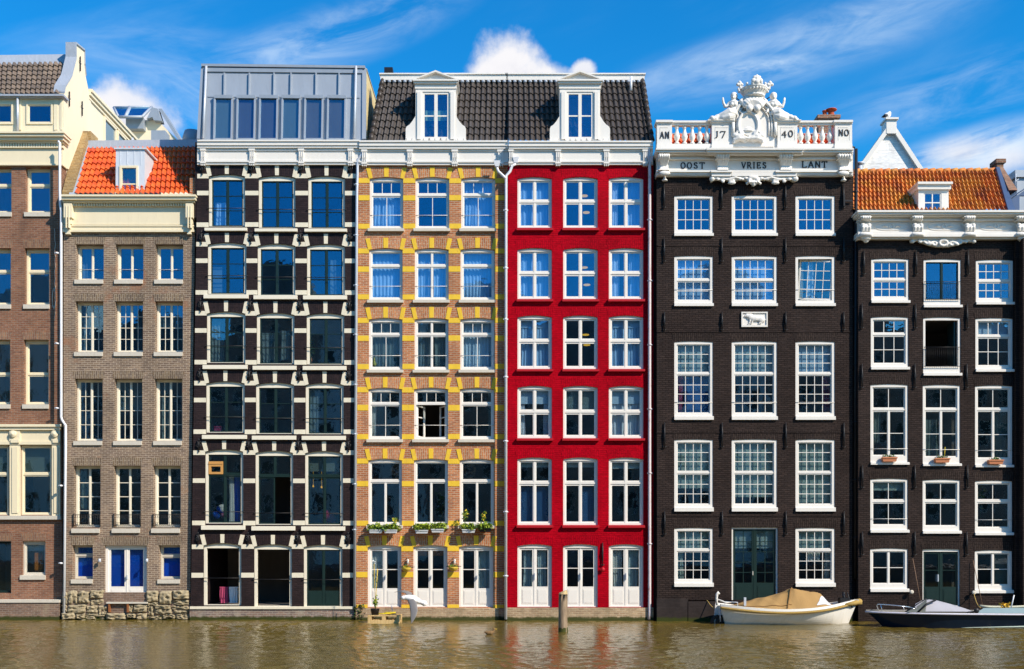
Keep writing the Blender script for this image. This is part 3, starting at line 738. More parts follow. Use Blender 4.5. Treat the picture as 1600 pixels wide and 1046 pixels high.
for a, b_ in ((99.5, 112), (290, 301)):
    mb = MB(); h2.b(mb, a, b_, 318, 340, -.28, .0); h2.b(mb, a+1, b_-1, 340, 350, -.2, .0); h2.b(mb, a+1.5, b_-1.5, 350, 358, -.13, .0); h2.b(mb, a+2.5, b_-2.5, 358, 366, -.16, .0)
    for k in range(2): h2.b(mb, a+3+k*4, a+4.5+k*4, 322, 356, -.3, -.1)
    mb.build('cornice_console', CREAM, h2.root)
Yt = h2.Y+2.2
mb = MB(); tl, tr, bl, br = at(137, 230, Yt), at(307, 228, Yt), at(117, 304, h2.Y-.0), at(305, 304, h2.Y-.0)
tiles(mb, tl, tr, bl, br, 24, 8, .04, .06); rf = mb.build('roof', T2, h2.root)
MB().hexa([tl+Vector((-.2, -.08, -.08)), tr+Vector((.1, -.08, -.08)), tr+Vector((.1, .3, -.08)), tl+Vector((-.2, .3, -.08)), tl+Vector((-.2, -.02, .26)), tr+Vector((.1, -.02, .26)), tr+Vector((.1, 3, .26)), tl+Vector((-.2, 3, .26))]).build('ridge_flashing', LEAD, rf)
MB().hexa([bl+Vector((-.2, -.1, -.05)), bl+Vector((.05, -.1, -.05)), bl+Vector((.05, .2, -.05)), bl+Vector((-.2, .2, -.05)), tl+Vector((-.2, -.1, .05)), tl+Vector((.05, -.1, .05)), tl+Vector((.05, .2, .05)), tl+Vector((-.2, .2, .05))]).build('verge_flashing', LEAD, rf)
mb = MB(); p0, p1 = at(97, 300, h2.Y-.0), at(121, 207, Yt)
mb.hexa([p0, p0+Vector((.42, 0, 0)), p0+Vector((.42, .5, 0)), p0+Vector((0, .5, 0)), p1, p1+Vector((.42, 0, 0)), p1+Vector((.42, .7, 0)), p1+Vector((0, .7, 0))])
mb.box(p0.x, p0.x+.42, h2.Y+.0, Yt, p0.z-.6, p0.z); mb.box(p1.x, p1.x+.55, Yt, Yt+.8, p1.z-2, p1.z+.05)
mb.build('party_wall', PARTY, h2.root)
h2.part('verge_brick', BRK4, [(297, 305, 279, 305, -.05, .1)])
# zinc dormer
mb = MB(); yd = h2.Y+.25; q = lambda x, y: (at(x, y, yd).x, at(x, y, yd).z)
q_ = [q(180.5, 303), q(226, 303), q(226, 234), q(181, 233)]
mb.plate(q_, [[q(187.5, 301), q(215.5, 301), q(215.5, 260), q(187.5, 260)]], yd, yd+.1)
x0_, z0_ = q_[0]; x1_ = q_[1][0]; z1_ = q_[2][1]
mb.box(x0_, x0_+.06, yd+.1, yd+2.0, z0_, z1_); mb.box(x1_-.06, x1_, yd+.1, yd+2.0, z0_, z1_)
mb.box(x0_-.05, x1_+.08, yd-.06, yd+2.0, z1_, z1_+.06)
for px in (188, 199, 210, 220): p = q(px, 240); mb.box(p[0]-.008, p[0]+.008, yd-.015, yd, q(px, 258)[1], q(px, 236)[1])
dm = mb.build('roof_dormer', paint('pale_lead_sheet', (.60, .64, .69), .5, .12, 2, (.35, .38, .42), .5, metal=.1), h2.root)
mb = MB(); mb.plate([q(187, 302), q(216, 302), q(216, 259.5), q(187, 259.5)], [[q(191, 297.5), q(213, 297.5), q(213, 263), q(191, 263)]], yd-.04, yd+.06)
a_ = q(191, 289); b2 = q(213, 287); mb.box(a_[0], b2[0], yd-.01, yd+.02, a_[1], b2[1])
wd = mb.build('window', CREAM, h2.root); p = q(191, 297); r_ = q(213, 263)
MB().box(p[0], r_[0], yd+.02, yd+.03, p[1], r_[1]).build('window_glass', GLASS, wd)
MB().box(p[0], r_[0], yd+.35, yd+.37, p[1], r_[1]).build('blind', CURTD, wd)
# wall lamps
for px in (158, 231.5):
    mb = MB(); x, z = h2.X(px), h2.Z(876)
    mb.tube([(x, h2.Y+.01, z+.05), (x, h2.Y-.14, z+.05)], .018, 6); mb.lathe((x, h2.Y-.16, z-.05), [(.03, .12), (.045, .11), (.06, 0), (.05, -.01)], 10)
    mb.build('wall_lamp', PIPE, h2.root)
# rough stone footing: individual stones in one rubble wall
STONE = paint('rubble_stone', (0.33, 0.275, 0.175), 0.9, 0.45, 1.6, (0.10, 0.085, 0.06), 0.85, 0.9, streaky=False)
mb = MB()
cells = [(98, 107, 925, 945), (107.5, 123, 923, 944), (123.5, 141, 924, 943), (141.5, 163, 922.5, 935), (142, 163.5, 935.5, 946),
  (229.5, 249, 923, 941), (249.5, 270, 924, 944), (270.5, 296.5, 922.5, 937), (271, 296.8, 937.5, 946), (230, 249, 941.5, 947),
  (98, 106, 945.5, 957), (106.5, 136, 944.5, 959), (136.5, 154, 946.5, 958), (154.5, 169, 947, 961), (201, 209, 944, 958), (209.5, 232, 944.5, 957), (232.5, 241, 947.5, 962), (241.5, 268, 945, 951), (242, 270, 951.5, 960), (268.5, 297, 946.5, 953), (271, 297, 953.5, 959),
  (98, 120, 957.5, 968), (120.5, 134, 959.5, 967), (134.5, 166, 958.5, 968), (166.5, 199, 958, 968.5), (199.5, 214, 959, 966), (214.5, 231, 958, 968.5), (231.5, 254, 962.5, 968.5), (254.5, 275, 960.5, 967), (275.5, 297, 959.5, 968.5), (98, 150, 968.5, 985), (151, 221, 969, 985), (222, 297, 969, 985)]
for (a, b_, ya, yb) in cells:
    if True:
        n = 9; fr = []
        cx, cz = (h2.X(a)+h2.X(b_))/2, (h2.Z(ya)+h2.Z(yb))/2; hw, hh = (h2.X(b_)-h2.X(a))/2, (h2.Z(ya)-h2.Z(yb))/2
        seed = random.random()*50; nn = 14; vs = []; dp_ = random.uniform(.03, .17); tl_ = random.uniform(-.35, .35)
        for j in range(nn+1):
            for i in range(nn+1):
                u, v = 2*i/nn-1, 2*j/nn-1
                ed = 1-max(abs(u), abs(v))**9
                nn_ = mnoise.noise(Vector((u*2+seed, v*2, seed))) + .5*mnoise.noise(Vector((u*5+seed, v*5, seed)))
                x = cx+hw*u*(1-.04*abs(v)**4)+.012*nn_; z = cz+hh*v*(1-.07*abs(u)**4)+.012*nn_
                vs.append((x+tl_*v*hw*.25+.05*nn_*(1-abs(u)), h2.Y-.05-ed*(dp_+.09*nn_)-.05*abs(mnoise.noise(Vector((u*9+seed, v*9, 3)))), z+.04*mnoise.noise(Vector((x*5, z*3, 1)))))
        mb.add(vs, [(j*(nn+1)+i, j*(nn+1)+i+1, (j+1)*(nn+1)+i+1, (j+1)*(nn+1)+i) for j in range(nn) for i in range(nn)], 0, True)
mb.build('stone_footing', STONE, h2.root)
h2.part('footing_core', PLI1, [(98, 297.5, 926, 990, -.07, .25)])
h2.part('door_step', SILL, [(166, 230, 941, 943.5, -.22, .02)])
h2.part('rusty_bracket', paint('rust', (0.25, .09, .03), .8, .3), [(169, 171.5, 943.5, 957, -.2, -.03), (198, 201, 943.5, 957, -.2, -.03)])

# ================================================================== HOUSE 3: dark aubergine brick with cream bands and zinc top
h3 = House('dark aubergine brick house with cream stone bands and a zinc roof storey', 0.33, 303, 556, 230)
R3 = [  # dark top, dark bottom, [cols], band rows, sill, vous
 dict(t=279.5, b=353, c=[(326, 383), (404, 461.5), (481.5, 539)], bands=[(271.5, 278.5), (298, 305), (347.5, 354.5)], sill=(357, 362), v=(257, 271), rod=326),
 dict(t=386, b=458.5, c=[(324.5, 385), (402.3, 461.5), (479.5, 539)], bands=[(378, 385), (404, 411), (453.5, 460.5)], sill=(461, 467.5), v=(365, 380), rod=431.5),
 dict(t=494, b=566, c=[(323, 383.5), (401, 460), (479, 538)], bands=[(486, 493), (513, 520), (562.5, 569.5)], sill=(571, 577.5), v=(471, 487), rod=541),
 dict(t=603, b=675, c=[(322, 382.5), (399.8, 459.5), (477.4, 537)], bands=[(595, 602), (621.5, 628.5), (671, 678)], sill=(680, 686.5), v=(580, 596), rod=652),
 dict(t=709.5, b=817, c=[(320.6, 380), (399, 458), (476.6, 536)], bands=[(703.5, 710.5), (747.5, 754.5), (813.5, 820.5)], sill=(821.5, 828), v=(689.5, 703.5), rod=800),
 dict(t=856, b=945, c=[(318, 377), (397, 456), (474.5, 535)], bands=[(850.5, 857.5), (895, 902.5)], sill=None, v=(835.5, 849.5), rod=903.5)]
def lean3(y): return 308.5 - (y-260)*0.0145, 557.5 - (y-260)*0.0055
for ri, r_ in enumerate(R3):
    for ci, (xa, xb) in enumerate(r_['c']):
        dy = (0, 2, 2.5)[ci]
        ya, yb = r_['t']-7+dy, r_['b']+dy
        cur_ = (); gl = GLASSH if ri < 2 else GLASS; lb = None
        if ri < 4: secs = [(yb, 'C', 1, 3)]
        elif ri == 4:
            tr = 742+dy; secs = [(tr, 'C', 1, 1), (yb, 'L' if ci == 1 else 'C', 1, 1)]
            gl = GLASSD
        else: secs = [(yb, 'O', 1, 1)] if ci < 2 else [(yb, 'P', 1, 1)]; gl = GLASSD
        if ri == 2 and ci == 0: cur_ = ((.0, .4, .05, 1, CURTD, 'p'),)
        if ri == 2 and ci == 1: cur_ = ((.05, .5, .3, 1, CURTD, 'p'), (.6, .9, .25, .9, CURTD, 'p'))
        if ri == 0 and ci == 0: cur_ = ((.05, .5, .45, 1, CURTB, 'p'),)
        if ri == 1 and ci == 0: cur_ = ((.0, .3, .4, 1, CURTD, 'b'),)
        if ri == 4 and ci == 0: cur_ = ((.58, .74, .3, 1, CURT, 'p'), (.76, 1, .3, 1, MATS['blue_board'], 'p')); lb = 'window with one lower casement open on a blue and white cloth'
        if ri == 4 and ci == 1: lb = 'window with its lower right half standing open'
        if ri == 3 and ci == 0: cur_ = ((.1, .35, .86, 1, CURTP, 'b'),)
        if ri == 3 and ci == 2: cur_ = ((.0, .3, .0, 1, CURTD, 'p'),)
        if ri == 4 and ci == 2: cur_ = ((.0, 1, .0, .22, CURTD, 'b'),)
        if ri == 1 and ci == 2: cur_ = ((.6, 1, .2, 1, CURTD, 'p'),)
        window(h3, xa, ya, xb, yb+1.2, secs, rise=4, cas=4.2, head=6.2, foot=1.2, frame=IVORY, sash=DGREEN, rec=.07, glass=gl, sb=2.0, muntin=1.0, center=6,
               sill=(xa-5, xb+3.5, r_['sill'][0]+dy*.6, r_['sill'][1]+dy*.6, .13) if r_['sill'] else None, sillmat=IVORY, rods=(r_['rod']+dy,), curtains=cur_,
               lintel=(BRK3L, r_['v'][0]+dy*.6, ya, 3, 1), label=lb, panel=22)
        voussoirs(h3, xa, xb, r_['v'][0]+dy*.6, ya, 4, STONEW)
    for bi, (ya, yb) in enumerate(r_['bands']):
        L0, R0 = lean3(ya); c = r_['c']
        band(h3, [(L0, c[0][0]), (c[0][1], c[1][0]), (c[1][1], c[2][0]), (c[2][1], R0)], ya+.5, yb+.5, STONEW)
    for px in (316.5-ri*1.3, 393.5-ri*1.1, 471-ri*1.1, 547.5-ri*.7): anchor(h3, px, r_['v'][0]-2, r_['v'][0]+16, 'orn')
h3.wall(BRK3, [(298, 949), (553.5, 949), (557.5, 258), (308.5, 258)])
h3.body(BRK3, 304.5, 555, 221, 9)
h3.part('wall_return', BRK3, [(304.6, 308.6, 222, 340, .02, .45)])
h3.rooms(306, 555, [226, 370, 480, 588, 695, 830, 950])
h3.part('base_ledge', STONEW, [(296.5, 554, 948, 952, -.1, .3)])
h3.part('plinth', PLI3, [(297, 553.5, 952.5, 990, -.05, .3)])
cornice(h3, 308, 561, [(218.5, 221, .27), (221, 227, .23), (227, 231, .19), (231, 236, .12), (236, 251, .08), (251, 253.5, .14), (253.5, 257.5, .10)], WHITE, ret=False)
def bracket(h, a, b_, y0=233, y1=259):
    mb = MB(); h.b(mb, a-.6, b_+.6, y0-.5, y0+3.5, -.17, .0); h.b(mb, a, b_, y0+3.5, y0+13, -.14, 0); h.b(mb, a+.5, b_-.5, y0+13, y1-5, -.12, 0)
    h.b(mb, a-.3, b_+.3, y1-5, y1-2.2, -.17, 0)
    n = 3
    for k in range(n):
        w_ = (b_-a)/n; h.b(mb, a+k*w_+w_*.2, a+(k+1)*w_-w_*.2, y1-2.2, y1+1.2, -.15, 0); h.b(mb, a+k*w_+w_*.3, a+(k+1)*w_-w_*.3, y0+4.5, y1-6, -.16, -.11)
    return mb.build('cornice_bracket', WHITE, h.root)
for a, b_ in ((313, 320.5), (389, 397.5), (466, 474.5), (543.5, 551.5)): bracket(h3, a, b_, 232, 257.5)
drainpipe(h3, [(565.5, 233), (565.5, 240), (563, 246), (559, 250), (558.5, 262), (558.5, 272), (557.6, 300), (554, 949)], .055, PIPE, [(557.5-(y-280)*.0052, y) for y in (290, 369, 447, 524, 602, 679, 757, 828)], proud=.1)
mb = MB(); mb.plate(h3.poly([(325, 741), (347.5, 741), (347.5, 721), (325, 721)]), [h3.poly([(329, 737.5), (344, 737.5), (344, 729), (329, 729)])], h3.Y+.06, h3.Y+.12)
h3.b(mb, 325, 347.5, 723.5, 725.5, .045, .06); mb.build('wooden_hatch', paint('varnished_wood', (.52, .27, .08), .5, .2, 3), h3.root)
# zinc roof storey
yz0, yz1 = h3.Y+.15, h3.Y+.75
def zf(px, py):      # point on the leaning zinc front, by photo position
    t = (218-py)/(218-104); return at(px, py, yz0+(yz1-yz0)*t)
mb = MB()
A, B_, C_, D_ = zf(308.5, 219), zf(572, 221), zf(570.5, 106), zf(315.5, 103)
back = Vector((0, 4.2, 0))
mb.hexa([A, B_, B_+back*1.2, A+back*1.2, D_, C_, C_+back, D_+back])
zb = mb.build('zinc_storey', ZINC, h3.root)
mb = MB(); mb.hexa([C_+Vector((.012, .15, -.0)), C_+Vector((.05, .15, 0)), C_+back+Vector((.05, 0, 0)), C_+back+Vector((.012, 0, 0)),
    C_+Vector((.012, .15, .03)), C_+Vector((.05, .15, .03)), C_+back+Vector((.05, 0, .03)), C_+back+Vector((.012, 0, .03))])
mb.add([B_+Vector((.012, .12, 0)), B_+Vector((.012, 4.9, 0)), C_+Vector((.012, 4.15, -.05)), C_+Vector((.012, .12, -.05)), B_+Vector((.03, .12, 0)), B_+Vector((.03, 4.9, 0)), C_+Vector((.03, 4.15, -.05)), C_+Vector((.03, .12, -.05))],
       [(0, 1, 2, 3), (4, 5, 6, 7), (0, 1, 5, 4), (2, 3, 7, 6), (0, 3, 7, 4), (1, 2, 6, 5)])
mb.build('side_cladding', paint('yellow_side_cladding', (0.62, 0.50, 0.24), .6, .15, 2), zb)
mb = MB(); N = Vector((0, -1, 0)); up_ = (D_-A).normalized()
def strip(mb, p, q, wdt, dep, m=0):
    d = (q-p).normalized(); s_ = d.cross(N).normalized()*wdt/2; o = N*dep
    mb.hexa([p-s_+o, p+s_+o, p+s_-N*.02, p-s_-N*.02, q-s_+o, q+s_+o, q+s_-N*.02, q-s_-N*.02], m)
for px in (351, 390, 428.5, 455, 494, 530): strip(mb, zf(px-.3, 152), zf(px+.3, 115), .045, .09)
strip(mb, zf(325, 151.5), zf(562, 153), .05, .03); strip(mb, zf(318, 110), zf(567, 112.5), .16, .07); strip(mb, zf(316, 104), zf(571, 107), .10, .14)
strip(mb, zf(310.5, 218), zf(317, 106), .12, .06); strip(mb, zf(569, 218), zf(569.5, 108), .16, .06)
mb.build('standing_seams', ZINC, zb)
for px, pt in ((318.5, 323.5), (554, 557)):
    mb = MB(); mb.tube([zf(px, 218)+N*.12, zf(pt, 106)+N*.12], .05, 8); mb.build('drainpipe', PIPE, h3.root)
for i, px in enumerate((334.5, 370, 405, 440, 475.5, 511)):
    mb = MB(); wd_ = 29.5
    a, b_, c, d = [zf(*p) for p in ((px, 219.5), (px+wd_, 219.5), (px+wd_+1.2, 154), (px+1.2, 153.5))]
    f = .14
    strip(mb, a+(b_-a)*.04, d+(c-d)*.04, .065, f); strip(mb, b_-(b_-a)*.04, c-(c-d)*.04, .065, f); strip(mb, d+(c-d)*0.0, c, .13, f+.03); strip(mb, a, b_, .07, f)
    wd = mb.build('window', ZINC, h3.root)
    g_ = MB(); o = N*.09
    g_.add([a+o, b_+o, c+o, d+o, a+o*.93, b_+o*.93, c+o*.93, d+o*.93], [(0, 1, 2, 3), (7, 6, 5, 4)]); g_.build('window_glass', GLASSH if i in (1, 2) else GLASS, wd)
    g_ = MB(); o = N*.02; g_.hexa([a+o, b_+o, b_+o*.5, a+o*.5, d+o, c+o, c+o*.5, d+o*.5]); g_.build('window_lining', (CURTD, INTER, INTER, CURTD, INTER, INTER)[i], wd)
MB().lathe(at(301, 219, 3.5), [(.42, -.3), (.42, .05), (.33, .35), (.30, .36)], 16).build('roof_vent', ZINC, h3.root)

# ================================================================== HOUSES 4 and 5: yellow banded brick and red, one mansard roof line
h4 = House('orange brick house banded in yellow stone, beside the red house', 0.30, 556, 792, 258)
C4 = [(577.6, 630), (649, 702), (720.5, 773.7)]
S3 = lambda t, b: [(t, 'S', 3, 1), (b, 'S', 2, 1)]
SR = lambda t, b: [(t, 'S', 1, 1), (b, 'S', 1, 1)]
CR = lambda t, b: [(t, 'C', 1, 1), (b, 'C', 1, 1)]
R4 = [
 dict(y=(277, 357.5), dx=0, tr=304, secs=[S3, S3, S3], bands=[(279, 286.5), (305.5, 313.5), (350, 357.8)], rod=336, v=(262, 276.5), g=GLASSH),
 dict(y=(388, 469), dx=-1, tr=415, secs=[SR, CR, SR], bands=[(388.6, 396.3), (416.5, 425), (460.5, 468.3)], rod=447, v=(372.5, 387.5), g=GLASSH),
 dict(y=(497, 578), dx=-1.3, tr=522.5, secs=[S3, CR, S3], bands=[(497, 504.8), (524.5, 533), (569, 577)], rod=555.6, v=(480.5, 496), g=GLASS),
 dict(y=(606, 686.6), dx=-2, tr=631, secs=[S3, lambda t, b: [(t, 'S', 3, 1), (b, 'H', 1, 1)], S3], bands=[(605.3, 613.5), (633, 642), (678.6, 686.6)], rod=664.5, v=(590, 605), g=GLASSD),
 dict(y=(717, 821), dx=-2.2, tr=752, secs=[lambda t, b: [(t, 'S', 1, 1), (b, 'C', 1, 1)]]*3, bands=[(717, 724.8), (752, 760.3), (814, 822)], rod=None, v=(701.6, 716), g=GLASSD),
 dict(y=(852, 950), dx=-3.2, tr=None, secs=None, bands=[(853, 861.5), (894, 902.5), (945, 950.3)], rod=None, v=(837.5, 851.5), g=GLASSD)]
for ri, r_ in enumerate(R4):
    ya, yb = r_['y']
    for ci, (xa, xb) in enumerate(C4):
        xa += r_['dx']; xb += r_['dx']*.9
        cu = (); lb = None
        if ri == 0: cu = [((0, 1, .3, 1, CURTB, 'p'),), (), ((0, 1, .0, 1, CURTB, 'p'),)][ci]
        if ri == 1: cu = [((0, 1, .0, 1, CURTB, 'p'),), ((0, .45, .0, 1, CURTB, 'p'), (.55, 1, 0, 1, CURTB, 'p')), ((0, 1, .0, 1, CURTB, 'p'),)][ci]
        if ri == 2: cu = [((0, 1, .0, 1, CURTD, 'p'),), ((0, .45, .0, 1, CURTD, 'p'), (.6, 1, 0, 1, CURTD, 'p')), ((0, 1, .0, 1, CURTB, 'p'),)][ci]
        if ri == 3: cu = [((0, .18, .0, 1, CURT, 'p'),), (), ((.85, 1, .0, 1, CURTD, 'p'),)][ci]; lb = 'window with both lower casements swung inwards' if ci == 1 else None
        if ri < 5:
            window(h4, xa, ya, xb, yb, r_['secs'][ci](r_['tr'], yb), rise=3, cas=3.2, head=4.5, foot=3.5, rec=.07, glass=r_['g'], sb=1.7, muntin=1.0, sill=(xa-2.5, xb+1.5, yb+.2, yb+5, .12),
                   rods=(r_['rod'],) if r_['rod'] else (), curtains=cu, lintel=(BRK4L, r_['v'][0], ya, 3, 1), label=lb)
        else:
            cu = [((.0, .45, .0, .72, CURT, 'p'),), ((0, 1, 0, .12, ORB, 'b'),), ((.55, 1, .0, .75, CURTB, 'p'),)][ci]
            d_ = window(h4, xa, ya, xb, yb-1, [(yb-1, 'P', 1, 2)], rise=3, cas=3.4, head=5, foot=1.5, rec=.09, glass=GLASSD, sb=2.8, muntin=1.3, curtains=cu, lintel=(BRK4L, r_['v'][0], ya, 3, 1),
                        name='door', panel=25)
            mx = (xa+xb)/2+1; MB().box(h4.X(mx), h4.X(mx+1), h4.Y+.02, h4.Y+.1, h4.Z(905), h4.Z(899)).build('door_handle', PIPE, d_)
        voussoirs(h4, xa, xb, r_['v'][0], ya, 3, YELLOW, 7.5)
    for (y0, y1) in r_['bands']:
        c = [(a+r_['dx'], b_+r_['dx']*.9) for a, b_ in C4]; L0 = 560.5-(y0-270)*.006
        band(h4, [(L0, c[0][0]), (c[0][1], c[1][0]), (c[1][1], c[2][0]), (c[2][1], 789)], y0, y1, YELLOW, .01)
h4.wall(BRK4, [(555.5, 951), (794.5, 951), (796.5, 257), (559.5, 257)])
h4.body(BRK4, 559, 790, 222, 9)
h4.rooms(559, 790, [226, 375, 484, 593, 702, 836, 951], 4.2)
h4.part('plinth', PLI4, [(556, 779, 951, 990, -.14, .25), (779.5, 790, 951, 990, -.02, .25)])
cornice(h4, 561.2, 794.5, [(219.5, 222, .27), (222, 228, .23), (228, 232.5, .19), (232.5, 236.5, .12), (236.5, 251.5, .08), (251.5, 254, .14), (254, 258, .10)], WHITE, ret=False)
for a, b_ in ((565, 573), (636, 644.5), (706, 715), (777.5, 786.5)): bracket(h4, a, b_, 233.5, 258.5)
h5 = House('deep red painted house with white cross windows', 0.0, 792, 1021, 258)
C5 = [(808.6, 862.3), (880, 934), (951.4, 1005.3)]
R5 = [(276.6, 357, 314.5, GLASSH), (387.6, 468, 426.6, GLASSH), (493, 577, 532.5, GLASSH), (603, 685, 643.5, GLASS), (715, 820.7, 755, GLASSD), (850.7, 949, None, GLASSD)]
for ri, (ya, yb, tr, gl) in enumerate(R5):
    for ci, (xa, xb) in enumerate(C5):
        cu = ()
        A2 = ((0, .46, 0, 1, CURTB, 'p'), (.54, 1, 0, 1, CURTB, 'p'))
        if ri == 0: cu = [A2, (), ((0, .27, 0, 1, CURT, 'p'), (.54, 1, 0, 1, CURTB, 'p'))][ci]
        if ri == 1: cu = [A2, (), ((.0, .3, 0, 1, CURT, 'p'), (.6, 1, 0, 1, CURTB, 'p'))][ci]
        if ri == 2: cu = [A2+((0, 1, 0, .16, CURTB, 'b'),), (), A2+((0, 1, 0, .16, CURTB, 'b'),)][ci]
        if ri == 3: cu = [((0, 1, .0, .3, CURTB, 'b'), (0, .2, .3, 1, CURT, 'p'), (.8, 1, .3, 1, CURT, 'p')), ((0, 1, 0, .42, CURTD, 'b'),), ((0, 1, 0, .3, CURTB, 'b'), (0, .45, .3, 1, CURT, 'p'), (.55, 1, .3, 1, CURT, 'p'))][ci]
        if ri == 4: cu = [((0, 1, 0, .1, CURTB, 'b'), (0, .46, .42, 1, BLUEG, 'b'), (.54, 1, .42, 1, BLUEG, 'b')), ((0, 1, 0, .1, CURTB, 'b'), (.54, 1, .42, 1, BLUEG, 'b')), ((0, 1, 0, .12, CURTB, 'b'),)][ci]
        if ri == 5: cu = [((.1, .4, 0, .72, CURTB, 'p'), (.6, .9, 0, .72, CURTB, 'p')), (), ((.1, .4, 0, .72, CURT, 'p'), (.55, .95, 0, .72, CURTB, 'p'))][ci]
        lint = (BRK5L, ya-13, ya, 3, 1)
        if ri < 5:
            window(h5, xa, ya, xb, yb, CR(tr, yb), rise=3, cas=2.8, head=4, foot=3.2, rec=.06, glass=gl, sb=2.4, sill=(xa-1.5, xb+2, yb+.2, yb+4.2, .13), sillmat=REDP, curtains=cu, lintel=lint, center=6)
        else:
            d_ = window(h5, xa, ya, xb, yb, [(yb, 'P', 1, 2)], rise=3, cas=3.2, head=4.5, foot=1.8, rec=.06, glass=gl, sb=3.2, curtains=cu, lintel=lint, name='door', panel=27)
            mx = (xa+xb)/2-.5; MB().box(h5.X(mx), h5.X(mx+1.1), h5.Y, h5.Y+.1, h5.Z(906), h5.Z(896)).build('door_handle', PIPE, d_)
h5.wall(BRK5, [(791, 949.5), (1021, 949.5), (1021, 257), (793.5, 257)])
h5.body(BRK5, 793.5, 1020.5, 222, 9)
h5.rooms(793.5, 1020, [226, 372, 480, 590, 700, 836, 950], 4.0)
h5.part('plinth', PLI4, [(791.5, 1021, 949.8, 990, -.06, .25)])
cornice(h5, 795, 1020.5, [(220, 222.5, .27), (222.5, 228.5, .23), (228.5, 232.5, .19), (232.5, 236, .12), (236, 251.5, .08), (251.5, 253.8, .14), (253.8, 257.5, .10)], WHITE, ret=False)
for a, b_ in ((795, 802), (868, 876), (943.5, 952), (1004.5, 1012)): bracket(h5, a, b_, 233, 258)
drainpipe(h5, [(806, 256), (800.5, 259), (797, 268), (790.8, 275), (790.3, 968)], .055, WPIPE, [(790.3, y) for y in (330, 420, 500, 590, 690, 800, 900)], proud=.10, funnel=(806, 252))
drainpipe(h5, [(776.5, 262), (778.5, 268), (786, 275), (790, 279)], .05, WPIPE, proud=.12, funnel=(776.5, 258))
drainpipe(h5, [(1012.5, 221), (1013.5, 236), (1015, 246), (1015, 958), (1014, 968)], .06, RPIPE, [(1015, y) for y in (258, 345, 440, 540, 640, 740, 850)], proud=.11, funnel=(1015, 251))
anchor(h5, 941.5, 848, 884, 'bar')
MB().lathe((h5.X(941.5), h5.Y-.07, h5.Z(890)), [(.05, .0), (.09, .02), (.05, .05)], 12, axis='y').build('mooring_ring', REDP, h5.root)
def mansard(h, xl_b, xl_t, xr_b, xr_t, nc, hipL, hipR, vents=()):
    Y0 = h.Y+.02; Y1 = 1.55
    tl, tr, bl, br = at(xl_t, 127, Y1), at(xr_t, 127, Y1), at(xl_b, 221.5, Y0), at(xr_b, 221.5, Y0)
    mb = MB(); tiles(mb, tl, tr, bl, br, nc, 9, .04, .045)
    rf = mb.build('roof', T4, h.root)
    mb = MB(); o = .55
    for s_, (t, b_) in ((-1, (tl, bl)), (1, (tr, br))):
        if (s_ < 0 and hipL) or (s_ > 0 and hipR):
            n = 10; back = Vector((0, 7, 0))
            m2 = MB()
            for i in range(n):
                p = b_.lerp(t, i/n); q2 = b_.lerp(t, (i+1.06)/n); m2.tube([p+Vector((0, -.05, .03)), q2+Vector((0, -.05, .03))], [.115, .085], 8)
            m2.build('hip_tiles', T4H, rf)
            mb.add([b_+Vector((-s_*.02, .05, 0)), b_+back, t+Vector((-s_*.05, 6, 0)), t+Vector((0, .05, 0))], [(0, 1, 2, 3)])
    if mb.v: mb.build('roof_side', T4H, rf)
    m2 = MB(); tz = at(800, 119, Y1).z
    m2.box(tl.x-.08, tr.x+(.08 if hipR else -.002), Y1-.12, Y1+.06, tl.z+.0, tz); m2.box(tl.x-.12, tr.x+(.12 if hipR else -.002), Y1-.17, Y1+.1, tz, tz+.05); m2.box(tl.x, tr.x, Y1+.1, Y1+6, tz-.25, tz-.02)
    m2.build('roof_edge_board', WHITE, rf)
    mb = MB(); n = nc
    for i in range(n): u = (i+.28)/n; p = tl.lerp(tr, u); mb.blob(p+Vector((0, -.09, -.05)), (.075, .05, .06))
    mb.build('ridge_flashing', LEAD, rf)
    return Y0, Y1
T4H = paint('hip_tile_clay', (0.05, 0.041, 0.036), .4, .2, 3)
mansard(h4, 579.5, 598, 793.8, 793.8, 24, True, False); mansard(h5, 794, 794, 1018.5, 1003.5, 26, False, True)
